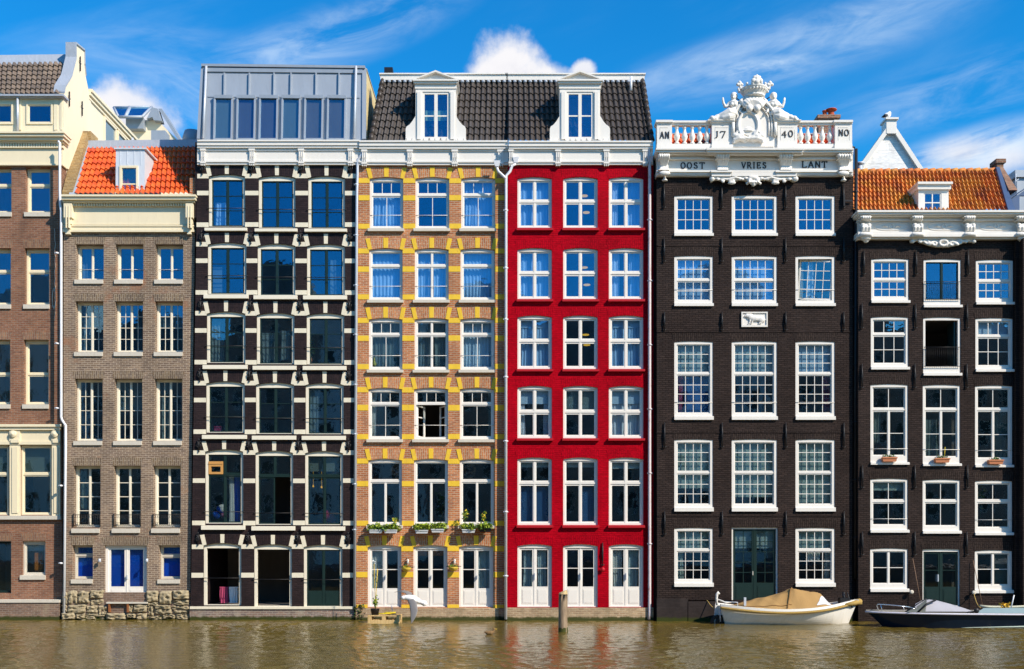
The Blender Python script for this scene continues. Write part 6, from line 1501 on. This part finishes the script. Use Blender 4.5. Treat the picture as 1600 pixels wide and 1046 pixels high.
mb = MB(); a = Vector((xs0+.02, YB, 0)); mb.hexa([a+Vector((-.22, -.03, -.5)), a+Vector((.05, -.03, -.5)), a+Vector((.05, .03, -.5)), a+Vector((-.22, .03, -.5)), a+Vector((-.12, -.03, .75)), a+Vector((.0, -.03, .75)), a+Vector((.0, .03, .75)), a+Vector((-.12, .03, .75))])
mb.tube([a+Vector((-.06, 0, .7)), a+Vector((-.07, 0, .95)), a+Vector((-.06, 0, 1.08)), a+Vector((0, 0, 1.16)), a+Vector((.04, 0, 1.1))], [.05, .045, .055, .06, .03], 8); mb.tube([a+Vector((-.02, 0, .9)), a+Vector((.3, 0, .78)), a+Vector((.5, 0, .8))], [.03, .03, .02], 6)
mb.build('rudder', WHITE, sloop)
mb = MB(); mb.tube([a+Vector((.15, -.5, .68)), a+Vector((.15, -.5, .85)), a+Vector((.6, -.6, .82)), a+Vector((.6, -.6, .62))], .014, 6)
mb.box(a.x+.85, a.x+.93, YB-.55, YB-.47, .6, 1.0); mb.build('stern_rail', PIPE, sloop)
mb = MB(); a = at(1322, 946, YB); mb.box(a.x-.25, a.x+.1, YB-.12, YB+.2, a.z-.15, a.z+.28); mb.tube([(a.x-.05, YB, a.z), (a.x-.1, YB, a.z+.5)], .06, 8); mb.tube([(a.x+.2, YB-.1, a.z-.1), (a.x-.0, YB-.1, a.z+.5)], .025, 6)
mb.build('outboard_motor', BLACK, sloop)
TYRE = paint('tyre_rubber', (.015, .015, .016), .8, .2)
for px in (1121, 1129):
    p = at(px, 972, YB-.25); mb = MB(); mb.tube([(p.x+.2*math.cos(t*.5236), p.y+.02*t % .05, p.z+.2*math.sin(t*.5236)) for t in range(13)], .07, 8, caps=False); o_ = mb.build('tyre_fender', TYRE, sloop)
for px in (1125, 1131):
    MB().tube([at(px, 952, YB-.3), at(px+.5, 972, YB-.3)], .025, 6).build('stern_strut', PIPE, sloop)

# --- dark speedboat: bow left
YS = -3.0
def sx(px): return (px-800)/S*(D+YS-.9)/D
S0, S1 = sx(1366), sx(1366)+7.4; Ls = S1-S0
speed = thing('speedboat', 'dark navy speedboat with grey covers and chrome bow rail moored at the right', 'boat', (S0+Ls/2, YS, 0))
def sh2(t): return .55-.05*t
def bm2(t): return 1.05*(1-(1-min(1, t/.42))**2.1)**.75 if t < .42 else 1.05
def hp2(t, v, side, off=0):
    zs = sh2(t); kz = -.35; xx = S0+Ls*t+ (v**.9)*.95*max(0, 1-t/.35)
    chine = .62
    if v < chine: bb = bm2(t)*(1-.22*(v/chine)); z = zs+(-.02-zs)*(v/chine)
    else: bb = bm2(t)*.78*(1-(v-chine)/(1-chine)); z = -.02+(kz+.02)*((v-chine)/(1-chine))
    return Vector((xx, YS-side*(bb+off), z))
NAVY = paint('navy_hull', (.006, .016, .034), .18, .15, 1)
mb = MB(); vv = [0, .1, .2, .3, .45, .6, .62, .8, 1]
for side in (1, -1): loft(mb, [[hp2(i/40, v, side) for v in vv] for i in range(41)])
loft(mb, [[hp2(1, v, 1), hp2(1, v, -1)] for v in vv], 0, False); mb.build('hull', NAVY, speed)
mb = MB()
for side in (1, -1):
    mb.tube([hp2(i/40, .0, side, .02)+Vector((0, 0, -.02)) for i in range(41)], .035, 6)
mb.build('rubbing_strake', paint('pale_strake', (.62, .60, .68), .3, .1), speed)
mb = MB()
for side in (1,): mb.tube([hp2(.42+.58*i/20, .58-.09*i/20, side, .012) for i in range(21)], [.008+.05*i/20 for i in range(21)], 5)
mb.build('hull_stripe', paint('pale_stripe', (.38, .46, .42), .3, .1), speed)
mb = MB()
loft(mb, [[hp2(i/40, 0, 1), hp2(i/40, 0, 1)*.75+hp2(i/40, 0, -1)*.25+Vector((0, 0, .04)), hp2(i/40, 0, 1)*.5+hp2(i/40, 0, -1)*.5+Vector((0, 0, .06)), hp2(i/40, 0, 1)*.25+hp2(i/40, 0, -1)*.75+Vector((0, 0, .04)), hp2(i/40, 0, -1)] for i in range(41)])
mb.build('deck', paint('pale_grey_deck', (.22, .21, .18), .5, .15, 2), speed)
GC = paint('grey_cockpit_cover', (.34, .34, .38), .7, .12, 2, (.2, .2, .22), .4, .3)
AP = lambda x, y, dy=0: Vector(((x-800)/S*(D+YS+dy)/D, YS+dy, HC+(HZ-y)/S*(D+YS+dy)/D))
mb = MB(); lp = [(1430, 956, 944), (1440, 956, 938.5), (1452, 956, 937), (1464, 956, 938.5), (1485, 956, 944), (1505, 956, 950), (1519, 956, 955)]
loft(mb, [[AP(x, yb, -.8), AP(x, yb*.5+yt*.5, -.74), AP(x, yt+.4, -.45), AP(x, yt, 0), AP(x, yt+.4, .45), AP(x, yb, .8)] for x, yb, yt in lp]); mb.build('cockpit_cover', GC, speed)
mb = MB(); lp = [(1417, 957, 955.5), (1430, 957, 947), (1446, 957, 937)]
loft(mb, [[AP(x, y0, -.84), AP(x+2, y1+1.5, -.72), AP(x-2, y1-.6, 0), AP(x+2, y1+1.5, .72), AP(x, y0, .84)] for x, y0, y1 in lp]); mb.build('windscreen', paint('smoked_windscreen', (.16, .17, .15), .12, .2, 3), speed)
mb = MB(); mb.tube([AP(1434, 957, -.85), AP(1448, 944, -.8), AP(1462, 938, -.66)], .035, 6); mb.tube([AP(1415, 956, -.7), AP(1446, 936.3, -.5), AP(1448, 936, .5)], .02, 6); mb.build('screen_frame', BLACK, speed)
mb = MB(); mb.hexa([AP(1524, 959, -.85), AP(1625, 959, -.85), AP(1625, 959, .85), AP(1524, 959, .85), AP(1537, 950.5, -.75), AP(1625, 950, -.75), AP(1625, 950, .75), AP(1537, 950.5, .75)]); mb.build('rear_cover', paint('teal_grey_cover', (.17, .26, .29), .6, .12, 2), speed)
mb = MB()
for sd_ in (-.75, .75):
    k = -.0 if sd_ < 0 else 0
    pts = [AP(1374, 957, sd_*.28), AP(1370, 947, sd_*.26), AP(1371.5, 944.6, sd_*.3), AP(1380, 944.8, sd_*.5), AP(1400, 946.5, sd_*.9), AP(1422, 949, sd_)]
    mb.tube(pts, .018, 8); mb.tube([AP(1379, 957, sd_*.45), AP(1376, 945, sd_*.42)], .014, 6); mb.tube([AP(1413.5, 954, sd_*.98), AP(1411, 948, sd_*.96)], .014, 6); mb.tube([AP(1432.5, 958, sd_), AP(1428, 951, sd_), AP(1422, 949, sd_)], .014, 6)
mb.tube([AP(1370, 947, -.2), AP(1370, 947, .2)], .018, 6)
mb.build('bow_rail', paint('chrome', (.75, .76, .78), .2, .05, metal=.8), speed)
mb = MB(); mb.tube([AP(1579.5, 951, -.3), AP(1584.5, 930, -.3)], .022, 6); mb.build('antenna', WPIPE, speed)
mb = MB(); mb.blob(AP(1526, 954.5, -.9), (.1, .05, .09)); mb.tube([AP(1526, 956, -.88), AP(1512, 957, -.8)], .03, 6); mb.build('cleat', BLACK, speed)
mb = MB(); mb.leaves(AP(1571, 948, -.2), (.22, .15, .12), 60, .09); mb.build('yellow_leaf_pile', paint('yellow_leaves', (.62, .36, .03), .8, .3, 9)); tag(bpy.data.objects['yellow_leaf_pile'], 'small pile of yellow autumn leaves on the rear cover of the speedboat', 'leaves')
mb = MB(); P = [AP(x, y, .8) for x, y in ((1531, 947), (1545, 948.5), (1575, 949), (1600, 948), (1640, 948))]; mb.tube(P, .05, 6)
o_ = mb.build('rolled_canvas', paint('pale_canvas', (.5, .48, .36), .9)); tag(o_, 'pale rolled canvas lying along the far side of the speedboat', 'canvas roll')

# wall fittings of house 7: two iron poles and rings
for (a, b_, c) in (((1425, 873), (1434, 941), (1422, 925)), ((1519, 876), (1530, 947), (1519, 926))):
    mb = MB(); mb.tube([h7.X(a[0]) and (h7.X(a[0]), h7.Y-.08, h7.Z(a[1])), (h7.X(b_[0]), h7.Y-.3, h7.Z(b_[1]))], .012, 6); mb.build('mooring_pole', paint('pole_brown%d' % a[0], (.22, .13, .08), .6), h7.root)
    mb = MB(); x, z = h7.X(c[0]), h7.Z(c[1]); mb.tube([(x, h7.Y+.01, z), (x, h7.Y-.14, z)], .03, 6); mb.lathe((x, h7.Y-.12, z), [(.03, 0), (.08, .02), (.08, .06), (.03, .07)], 10, axis='y'); mb.build('mooring_ring', SILL, h7.root)
mb = MB(); p0 = Vector((h7.X(1519), h7.Y-.15, h7.Z(928))); p1 = AP(1532, 950, .3)
mb.tube([p0.lerp(p1, t/8)+Vector((0, 0, -.12*math.sin(math.pi*t/8))) for t in range(9)], .018, 6); tag(mb.build('mooring_rope', ROPE), 'slack brown rope tying the speedboat to the black house wall', 'rope')
mb = MB(); p0 = Vector((h7.X(1422), h7.Y-.15, h7.Z(926))); p1 = at(1330, 948, YB)
MB2 = MB(); MB2.tube([Vector((h6.X(1104), h6.Y-.05, h6.Z(938))).lerp(at(1133, 952, YB), t/8)+Vector((0, 0, -.2*math.sin(math.pi*t/8))) for t in range(9)], .018, 6)
tag(MB2.build('mooring_rope', ROPE), 'rope running from the black plinth to the stern of the cream sloop', 'rope')

# --- mooring post
YP = -5.5; kP = (D+YP)/D; c = at(879.5, 925, YP)
post = thing('mooring_post', 'weathered wooden mooring post standing in the water before the red house', 'mooring post', (c.x, YP, 0))
mb = MB(); n = 18; rings = []
for z in [-1.2, -.1, .02, .15, .4, .7, 1.0, 1.3, c.z-.08]:
    rings.append([Vector((c.x+(.15+.012*math.sin(5*a+z)+.008*math.sin(11*a))*math.cos(a)*(1+.05*(z < .3)), YP+.15*math.sin(a), z)) for a in [2*math.pi*k/n for k in range(n)]])
loft(mb, rings, 0, True, True); mb.build('timber', woodmat('weathered_wood', (.13, .085, .05), (.34, .25, .16)), post)
mb = MB(); top = rings[-1]; mb.add([Vector(((p.x-c.x)*1.03+c.x, (p.y-YP)*1.03+YP, p.z)) for p in top]+[Vector(((p.x-c.x)*.86+c.x, (p.y-YP)*.86+YP, p.z+.09+.05*((p.x-c.x)/.15))) for p in top], [(k, (k+1) % n, n+(k+1) % n, n+k) for k in range(n)]+[tuple(range(n, 2*n))]); mb.build('post_cap', woodmat('sawn_wood', (.42, .30, .14), (.55, .42, .22)), post)
mb = MB(); loft(mb, [[Vector(((p.x-c.x)*1.06+c.x, (p.y-YP)*1.06+YP, z+.03*math.sin(k*2.3)*(z > 0))) for k, p in enumerate(top)] for z in (-.3, .14)], 0, True, True); mb.build('weed_collar', paint('weed', (.05, .055, .01), .9, .4, 6), post)

# --- pallet raft with a potted plant
YR = -1.0; W_ = woodmat('pallet_wood', (.42, .27, .10), (.66, .48, .22))
a, b_ = at(574.5, 960, YR-.45), at(624.5, 960, YR-.45)
raft = thing('pallet_raft', 'floating wooden pallet against the plinth below the left door of the yellow banded house', 'pallet', ((a.x+b_.x)/2, YR, 0))
mb = MB(); zt = at(0, 962, YR-.45).z
for k in range(6): y = YR-.45+k*.155; mb.box(a.x, b_.x, y, y+.12, zt-.03, zt); 
top_ = mb.build('deck_boards', W_, raft)
mb = MB()
for k in range(3):
    x_ = a.x+(b_.x-a.x-.14)*k/2; mb.box(x_, x_+.14, YR-.45, YR+.44, zt-.17, zt-.032)
mb.box(a.x, b_.x, YR-.452, YR-.33, -.02, zt-.172); mb.box(a.x, b_.x, YR+.3, YR+.44, -.02, zt-.172); mb.build('pallet_blocks', W_, raft)
mb = MB(); p = at(586, 953.5, YR-.1); mb.lathe((p.x, YR-.1, zt+.002), [(.13, 0), (.17, .22), (.18, .24), (.15, .24), (.15, .2)], 16)
pot = thing('potted_plant', 'tall thin plant with a yellow cane in a black pot on the floating pallet', 'potted plant', (p.x, YR-.1, zt)); mb.build('pot', BLACK, pot)
mb = MB(); mb.tube([(p.x, YR-.1, zt+.2), (p.x+.05, YR-.1, zt+1.0), (p.x+.10, YR-.1, zt+1.75)], .014, 6); mb.tube([(p.x+.02, YR-.1, zt+.2), (p.x-.02, YR-.1, zt+1.3), (p.x-.04, YR-.1, zt+2.0)], .01, 6); mb.build('stem', paint('cane', (.66, .46, .06), .7, .2), pot)
LEAF = paint('leaf_green', (.10, .19, .025), .6, .5, 9); LEAF2 = paint('leaf_yellow_green', (.27, .34, .03), .6, .4, 9); LEAF3 = paint('leaf_dark', (.035, .085, .02), .6, .4, 9)
FLW = paint('yellow_flower', (.75, .55, .04), .7, .2)
mb = MB(); mb.leaves((p.x+.02, YR-.1, zt+.5), (.1, .1, .28), 60, .09, [0, 1]); mb.leaves((p.x+.05, YR-.1, zt+1.2), (.05, .05, .3), 16, .07, [0, 1]); mb.leaves((p.x-.03, YR-.1, zt+2.0), (.08, .08, .08), 22, .06, 2); mb.build('foliage', [LEAF, LEAF2, CURT], pot)
mb = MB(); q_ = at(611, 958, YR-.2); mb.tube([(q_.x-.3+.3*math.cos(t*.6)*.9+.02*t, YR-.2+.12*math.sin(t*.6), zt+.03+.004*t) for t in range(20)], .022, 6)
o_ = mb.build('yellow_rope', paint('yellow_rope', (.75, .58, .03), .7)); tag(o_, 'coil of yellow rope lying on the floating pallet', 'rope')
MB().tube([(q_.x+.05, YR, zt), (q_.x-.02, YR+.1, zt+.38)], .015, 6).build('pallet_pole', PIPE, raft)

# --- window boxes, baskets
def flowerbox(x0, x1, yb, label, mat, tall=None, h=h4, dens=1.0, nm='flower_box', group='planted window boxes'):
    c = h.X((x0+x1)/2); yy = h.Y-.30; z0 = h.Z(yb); w2 = (h.X(x1)-h.X(x0))/2
    t = thing(nm, label, 'flower box' if nm == 'flower_box' else 'planter', (c, yy, z0), group)
    mb = MB(); mb.hexa([(c-w2*.88, yy-.09, z0), (c+w2*.88, yy-.09, z0), (c+w2*.88, yy+.09, z0), (c-w2*.88, yy+.09, z0), (c-w2, yy-.12, z0+.13), (c+w2, yy-.12, z0+.13), (c+w2, yy+.12, z0+.13), (c-w2, yy+.12, z0+.13)])
    mb.box(c-w2*1.03, c+w2*1.03, yy-.135, yy-.11, z0+.105, z0+.135)
    mb.build('box', mat, t)
    mb = MB()
    for k in range(int(10*dens)):
        mb.leaves((c+random.uniform(-w2, w2)*.9, yy+random.uniform(-.08, .05), z0+.16+random.uniform(.0, .12)), (.15, .15, .11), int(50*dens), .085, random.choice([[0, 1], [1], [0, 2, 1]]))
    if tall:
        for tx, th_ in tall:
            mb.tube([(h.X(tx), yy, z0+.15), (h.X(tx)+.02, yy, z0+th_)], .008, 5, 0); mb.leaves((h.X(tx), yy, z0+th_*.8), (.12, .1, th_*.28), 50, .07, [0, 1, 3])
    mb.build('foliage', [LEAF, LEAF2, LEAF3, FLW], t); return t
BXW = paint('white_planter', (.62, .64, .66), .5, .1)
flowerbox(578.5, 599, 833.5, 'leftmost white flower box on the yellow banded house, with yellow-green plants', BXW)
flowerbox(601.5, 622, 833.5, 'white flower box with one tall sprig, second from left on the yellow banded house', BXW, [(618, .62)])
flowerbox(650, 670, 834, 'left one of the two leafy white flower boxes under the middle window', BXW, dens=1.2)
flowerbox(675, 694.5, 832.5, 'right one of the two leafy white flower boxes under the middle window', BXW, dens=1.2)
flowerbox(722.5, 743, 833, 'white flower box with a tall thin plant below the right banded window', BXW, [(727, .85)])
flowerbox(749, 768, 831.5, 'rightmost dark flower box with a tall yellow flowered sprig below the right window', BLACK, [(756, .8)])
TER = paint('terracotta', (.50, .19, .09), .8, .15)
for px, y, lab, tl_ in ((1387.5, 722, 'terracotta planter with low green plants on the left sill of the black house', None), (1469.5, 723.5, 'terracotta planter with one upright yellow stalk on the middle sill', [(1474, .42)]), (1553, 726, 'terracotta planter with low green plants on the right sill of the black house', None)):
    c = h7.X(px); z0 = h7.Z(y)+.0; t = thing('terracotta_planter', lab, 'planter', (c, h7.Y-.12, z0), 'terracotta planters on the sills')
    mb = MB(); mb.hexa([(c-.25, h7.Y-.20, z0), (c+.25, h7.Y-.20, z0), (c+.25, h7.Y-.03, z0), (c-.25, h7.Y-.03, z0), (c-.28, h7.Y-.22, z0+.16), (c+.28, h7.Y-.22, z0+.16), (c+.28, h7.Y-.01, z0+.16), (c-.28, h7.Y-.01, z0+.16)]); mb.box(c-.29, c+.29, h7.Y-.235, h7.Y-.21, z0+.12, z0+.17); mb.build('pot', TER, t)
    mb = MB(); mb.leaves((c, h7.Y-.12, z0+.2), (.27, .08, .06), 120, .05, [0, 1])
    if tl_: mb.tube([(c+.1, h7.Y-.12, z0+.15), (c+.13, h7.Y-.12, z0+.6)], .012, 5, 2)
    mb.build('foliage', [LEAF3, LEAF, FLW], t)
for px, y, lab in ((636, 889, 'hanging basket on the pier between the left and middle doors'), (709, 888, 'hanging basket on the pier between the middle and right doors')):
    c = Vector((h4.X(px), h4.Y-.2, h4.Z(y))); t = thing('hanging_basket', lab, 'hanging basket', c, 'yellow hanging baskets')
    mb = MB(); mb.lathe(c+Vector((0, 0, -.12)), [(.03, 0), (.13, .04), (.18, .13), (.19, .17), (.16, .17)], 16); mb.build('basket', paint('yellow_basket%d' % px, (.55, .38, .05), .8, .3, 6), t)
    mb = MB(); mb.tube([c+Vector((-.17, 0, .05)), c+Vector((0, 0, .42)), c+Vector((.17, 0, .05))], .008, 5); mb.tube([c+Vector((0, .2, .42)), c+Vector((0, 0, .42))], .012, 5); mb.tube([c+Vector((-.3, .19, .07)), c+Vector((.3, .19, .07))], .012, 5); mb.build('bracket', BLACK, t)
    mb = MB(); mb.leaves(c+Vector((0, 0, .04)), (.17, .15, .1), 120, .07, [0, 1, 2, 3]); mb.build('foliage', [LEAF, LEAF2, LEAF3, FLW], t)
    mb = MB(); x_ = h4.X(px+1.5); mb.lathe((x_, h4.Y-.08, h4.Z(881)), [(.03, 0), (.045, .02), (.04, .16), (.02, .18)], 10); tag(mb.build('wall_light', WHITE), 'small white wall light above the %s hanging basket' % ('left' if px < 700 else 'right'), 'light', 'white wall lights')
# algae stains and plants at the foot of the wall between dark and banded houses
mb = MB()
for k in range(26): mb.leaves((h4.X(random.uniform(556, 572)), h4.Y-.1, h4.Z(random.uniform(948, 968))), (.1, .06, .1), 16, .08, [0, 1])
tag(mb.build('ivy', [LEAF3, paint('dead_leaf', (.10, .08, .05), .9)]), 'dark straggling ivy on the plinth left of the floating pallet', 'plant')

# --- birds
GW_ = paint('gull_white', (.82, .81, .79), .7, .05); GG = paint('gull_grey', (.20, .19, .185), .7, .2); GDK = paint('gull_black', (.03, .03, .035), .7); GY = paint('gull_beak', (.75, .48, .03), .5)
Yg = 9.1; B = lambda x, y, d=0: Vector(at(x, y, Yg+d))
gt = thing('seagull', 'seagull with dark wings perched on the white gable top, facing right', 'seagull', B(1387, 187))
mb = MB(); mb.tube([B(1380, 183), B(1383.5, 182), B(1387, 181), B(1389.5, 179.2), B(1390, 177.8)], [.05, .13, .15, .10, .075], 10); mb.blob(B(1389.6, 177), (.085, .075, .08)); mb.build('body', GW_, gt, remesh=.018)
mb = MB()
for s_ in (-.11, .11): mb.tube([B(1387, 180.2, s_), B(1383, 181.3, s_), B(1377.3, 183.6, s_*.4)], [.05, .09, .02], 8)
mb.build('wings', GDK, gt, remesh=.02)
mb = MB(); mb.tube([B(1390.6, 177, 0), B(1392.5, 177.4, 0)], [.025, .008], 6)
for s_ in (-.06, .06): mb.tube([B(1386.5, 183.6, s_), B(1387, 187, s_)], .012, 5)
mb.build('beak_and_legs', GY, gt)
YF = -1.6; F = lambda x, y, d=0: Vector(at(x, y, YF+d))
ft = thing('flying_seagull', 'seagull in flight low over the water, yellow beak pointing left', 'seagull', F(640, 940))
mb = MB(); mb.tube([F(629, 934.5), F(633, 934), F(639, 934.5), F(647, 937), F(655, 940), F(661, 943)], [.055, .09, .12, .15, .10, .03], 12); mb.blob(F(630.5, 934.3), (.10, .09, .085)); mb.tube([F(657, 941, 0), F(664, 943.5, 0), F(668, 945, 0)], [.08, .11, .02], 8); mb.build('body', GW_, ft, remesh=.02)
mb = MB()
def wing(pts, m=0):
    # pts: (centre, chord vector, thickness)
    secs = []
    for c, ch, th_ in pts:
        n = 10; ring = []
        upv = Vector((0, 0, 1)) if abs(ch.normalized().z) < .7 else Vector((0, 1, 0))
        nn_ = ch.cross(Vector((.2, 1, .1))).normalized()
        for k in range(n):
            a = 2*math.pi*k/n; ring.append(c+ch*.5*math.cos(a)+nn_*th_*math.sin(a))
        secs.append(ring)
    loft(mb, secs, m, True, True); n = 10; mb.add(secs[-1], [tuple(range(n))], m); mb.add(secs[0], [tuple(range(n))], m)
wing([(F(641, 936, -.05), Vector((.26, -.1, 0)), .04), (F(645.5, 944, -.35), Vector((.30, -.12, .06)), .028), (F(647, 955, -.6), Vector((.28, -.1, .02)), .02), (F(645.5, 965, -.7), Vector((.19, -.05, 0)), .014), (F(643, 974, -.75), Vector((.03, 0, 0)), .008)])
wing([(F(642, 933, .05), Vector((.24, .3, 0)), .035), (F(638, 926.5, .4), Vector((.16, .4, .05)), .022), (F(629, 923.5, .7), Vector((.10, .35, .04)), .016), (F(617, 925.5, .95), Vector((.04, .1, .0)), .01)])
mb.build('wings', [GG], ft)
mb = MB(); mb.tube([F(628.3, 934.8), F(624.5, 936.4)], [.03, .008], 6); mb.build('beak', GY, ft)
YK = -6.5; K = lambda x, y: Vector(at(x, y, YK))
dk = thing('duck', 'small brown duck swimming right of the flying gull in front of the banded house', 'duck', K(767, 992))
mb = MB(); c = K(766, 0); c.z = .05; mb.tube([c+Vector((-.2, 0, .04)), c+Vector((-.1, 0, .0)), c+Vector((.03, 0, .0)), c+Vector((.1, 0, .04)), c+Vector((.12, 0, .11))], [.015, .065, .08, .045, .033], 10); mb.blob(c+Vector((.13, 0, .13)), (.045, .034, .036)); mb.build('body', paint('duck_brown', (.20, .12, .05), .8, .4, 14), dk, remesh=.013)
MB().blob(c+Vector((.185, 0, .125)), (.036, .018, .011)).build('beak', GY, dk)

# --- small things seen through the panes
CH = paint('capiz_shell', (.60, .55, .48), .5, .3, 12)
for i, (px, y, Y_, lab) in enumerate(((621, 737, 1.3, 'pale shell lampshade cluster hanging behind the left window of the banded house'), (733.5, 736, 1.3, 'pale shell lampshade cluster hanging behind the right window of the banded house'))):
    c = at(px, y, Y_); mb = MB()
    for k in range(70):
        a = random.uniform(0, 6.28); t = random.uniform(-1, 1); r_ = .26*math.sqrt(max(0, 1-t*t))*(1 if t > 0 else .8)
        mb.lathe((c.x+r_*math.cos(a), c.y+r_*math.sin(a), c.z+t*.28), [(.001, .0), (.045, .004), (.001, .008)], 7, axis='y')
    mb.tube([c, c+Vector((0, 0, .6))], .008, 4); tag(mb.build('shell_lamp', CH), lab, 'lamp', 'shell lamps')
c = at(605.5, 345, .85); t = thing('table_lamp', 'table lamp with a pale shade behind the top left window of the banded house', 'lamp', c)
MB().lathe(c+Vector((0, 0, -.02)), [(.15, 0), (.09, .2), (.08, .2)], 16).build('lamp_shade', CURT, t); MB().lathe(c+Vector((0, 0, -.45)), [(.08, 0), (.05, .05), (.07, .2), (.02, .42)], 12).build('lamp_base', GG, t)
EM, g, b, o = newmat('lamp_glow'); b.inputs['Base Color'].default_value = (.3, .2, .02, 1); b.inputs['Emission Color'].default_value = (1, .5, .03, 1); b.inputs['Emission Strength'].default_value = .9
for i, (px, y) in enumerate(((913, 308), (916, 334), (913, 420), (917, 447), (915, 525), (917, 541))):
    c = at(px, y-1, 1.6); mb = MB(); mb.lathe(c+Vector((0, 0, -.02)), [(.02, 0), (.14, .02), (.14, .05), (.04, .07)], 14)
    o_ = mb.build('ceiling_lamp', EM); tag(o_, 'small glowing yellow ceiling lamp behind the middle windows of the red house', 'lamp', 'ceiling lamps in the red house')
for i, (px, y) in enumerate(((489.5, 760), (502.5, 761.5))):
    c = at(px, y, 1.2); mb = MB(); mb.lathe(c+Vector((0, 0, -.05)), [(.01, 0), (.04, .04), (.02, .1), (.02, .1)], 10); mb.tube([c, c+Vector((0, 0, .7))], .005, 4)
    tag(mb.build('pendant_bulb', EM), 'glowing orange pendant bulb behind the lower right window of the dark aubergine house', 'lamp', 'pendant bulbs')
c = at(514, 806, 1.0); mb = MB(); mb.tube([c+Vector((-.2, 0, -.3)), c+Vector((0, 0, .05)), c+Vector((.15, 0, -.2)), c+Vector((.3, 0, -.4))], [.15, .22, .2, .1], 10)
tag(mb.build('red_cloth', paint('red_cloth', (.45, .03, .09), .9, .2)), 'crimson cloth heaped behind the lower right window of the dark aubergine house', 'cloth')
c = at(346, 800, .85); mb = MB()
for k in range(5): mb.blob(c+Vector((random.uniform(-.25, .25), 0, random.uniform(-.2, .2))), (.18, .1, .12), random.random()*3, k % 3)
tag(mb.build('laundry_pile', [CURT, BLUEB, CURTP]), 'pile of striped blue and white laundry inside the lower left window of the aubergine house', 'laundry')
for i, (px, lab) in enumerate(((350, 'pink and white checked cloth draped at the left ground floor opening'), (365, 'white striped cloth draped beside the checked one at the left ground floor opening'))):
    c = at(px, 929, .95); mb = MB(); pleats(mb, c.x-.16, c.x+.16, .95, c.z-.35, c.z+.28, 0, .04); pleats(mb, c.x-.16, c.x+.16, .99, c.z-.35, c.z+.28, 0, .04)
    mb.box(c.x-.17, c.x+.17, .94, 1.02, c.z+.26, c.z+.3); tag(mb.build('draped_cloth', CURTP if i == 0 else CURT), lab, 'cloth')
c = at(507, 558, .75); mb = MB(); mb.lathe(c+Vector((-.6, 0, -.25)), [(.1, 0), (.13, .2), (.11, .2)], 12, 1); mb.leaves(c+Vector((-.6, 0, .3)), (.2, .15, .45), 130, .12, 0); tag(mb.build('house_plant', [LEAF3, TER]), 'leafy green house plant behind a right window of the aubergine house', 'plant')
c = at(688, 800, .95); mb = MB(); mb.leaves(c+Vector((.05, 0, .3)), (.22, .15, .75), 220, .12, [0, 1]); mb.lathe(c+Vector((0, 0, -.55)), [(.1, 0), (.13, .2), (.11, .2)], 12, 2); tag(mb.build('house_plant', [LEAF3, LEAF, TER]), 'bushy green house plant behind the middle window above the flower boxes', 'plant')
c = at(1532, 770, .3); mb = MB(); mb.leaves(c+Vector((0, 0, .0)), (.14, .12, .7), 90, .16, 0); mb.tube([c+Vector((0, 0, -1.2)), c+Vector((0, 0, .6))], .02, 5, 1); tag(mb.build('house_plant', [LEAF2, LEAF3]), 'bright yellow-green house plant behind a lower window of the right black house', 'plant')
c = at(585, 568, .62); mb = MB(); mb.lathe(c+Vector((0, 0, -.12)), [(.06, 0), (.09, .1), (.03, .22), (.03, .34)], 10); tag(mb.build('yellow_vase', paint('yellow_vase', (.7, .6, .05), .4)), 'small yellow vase on the sill inside the left window of the banded house', 'vase')
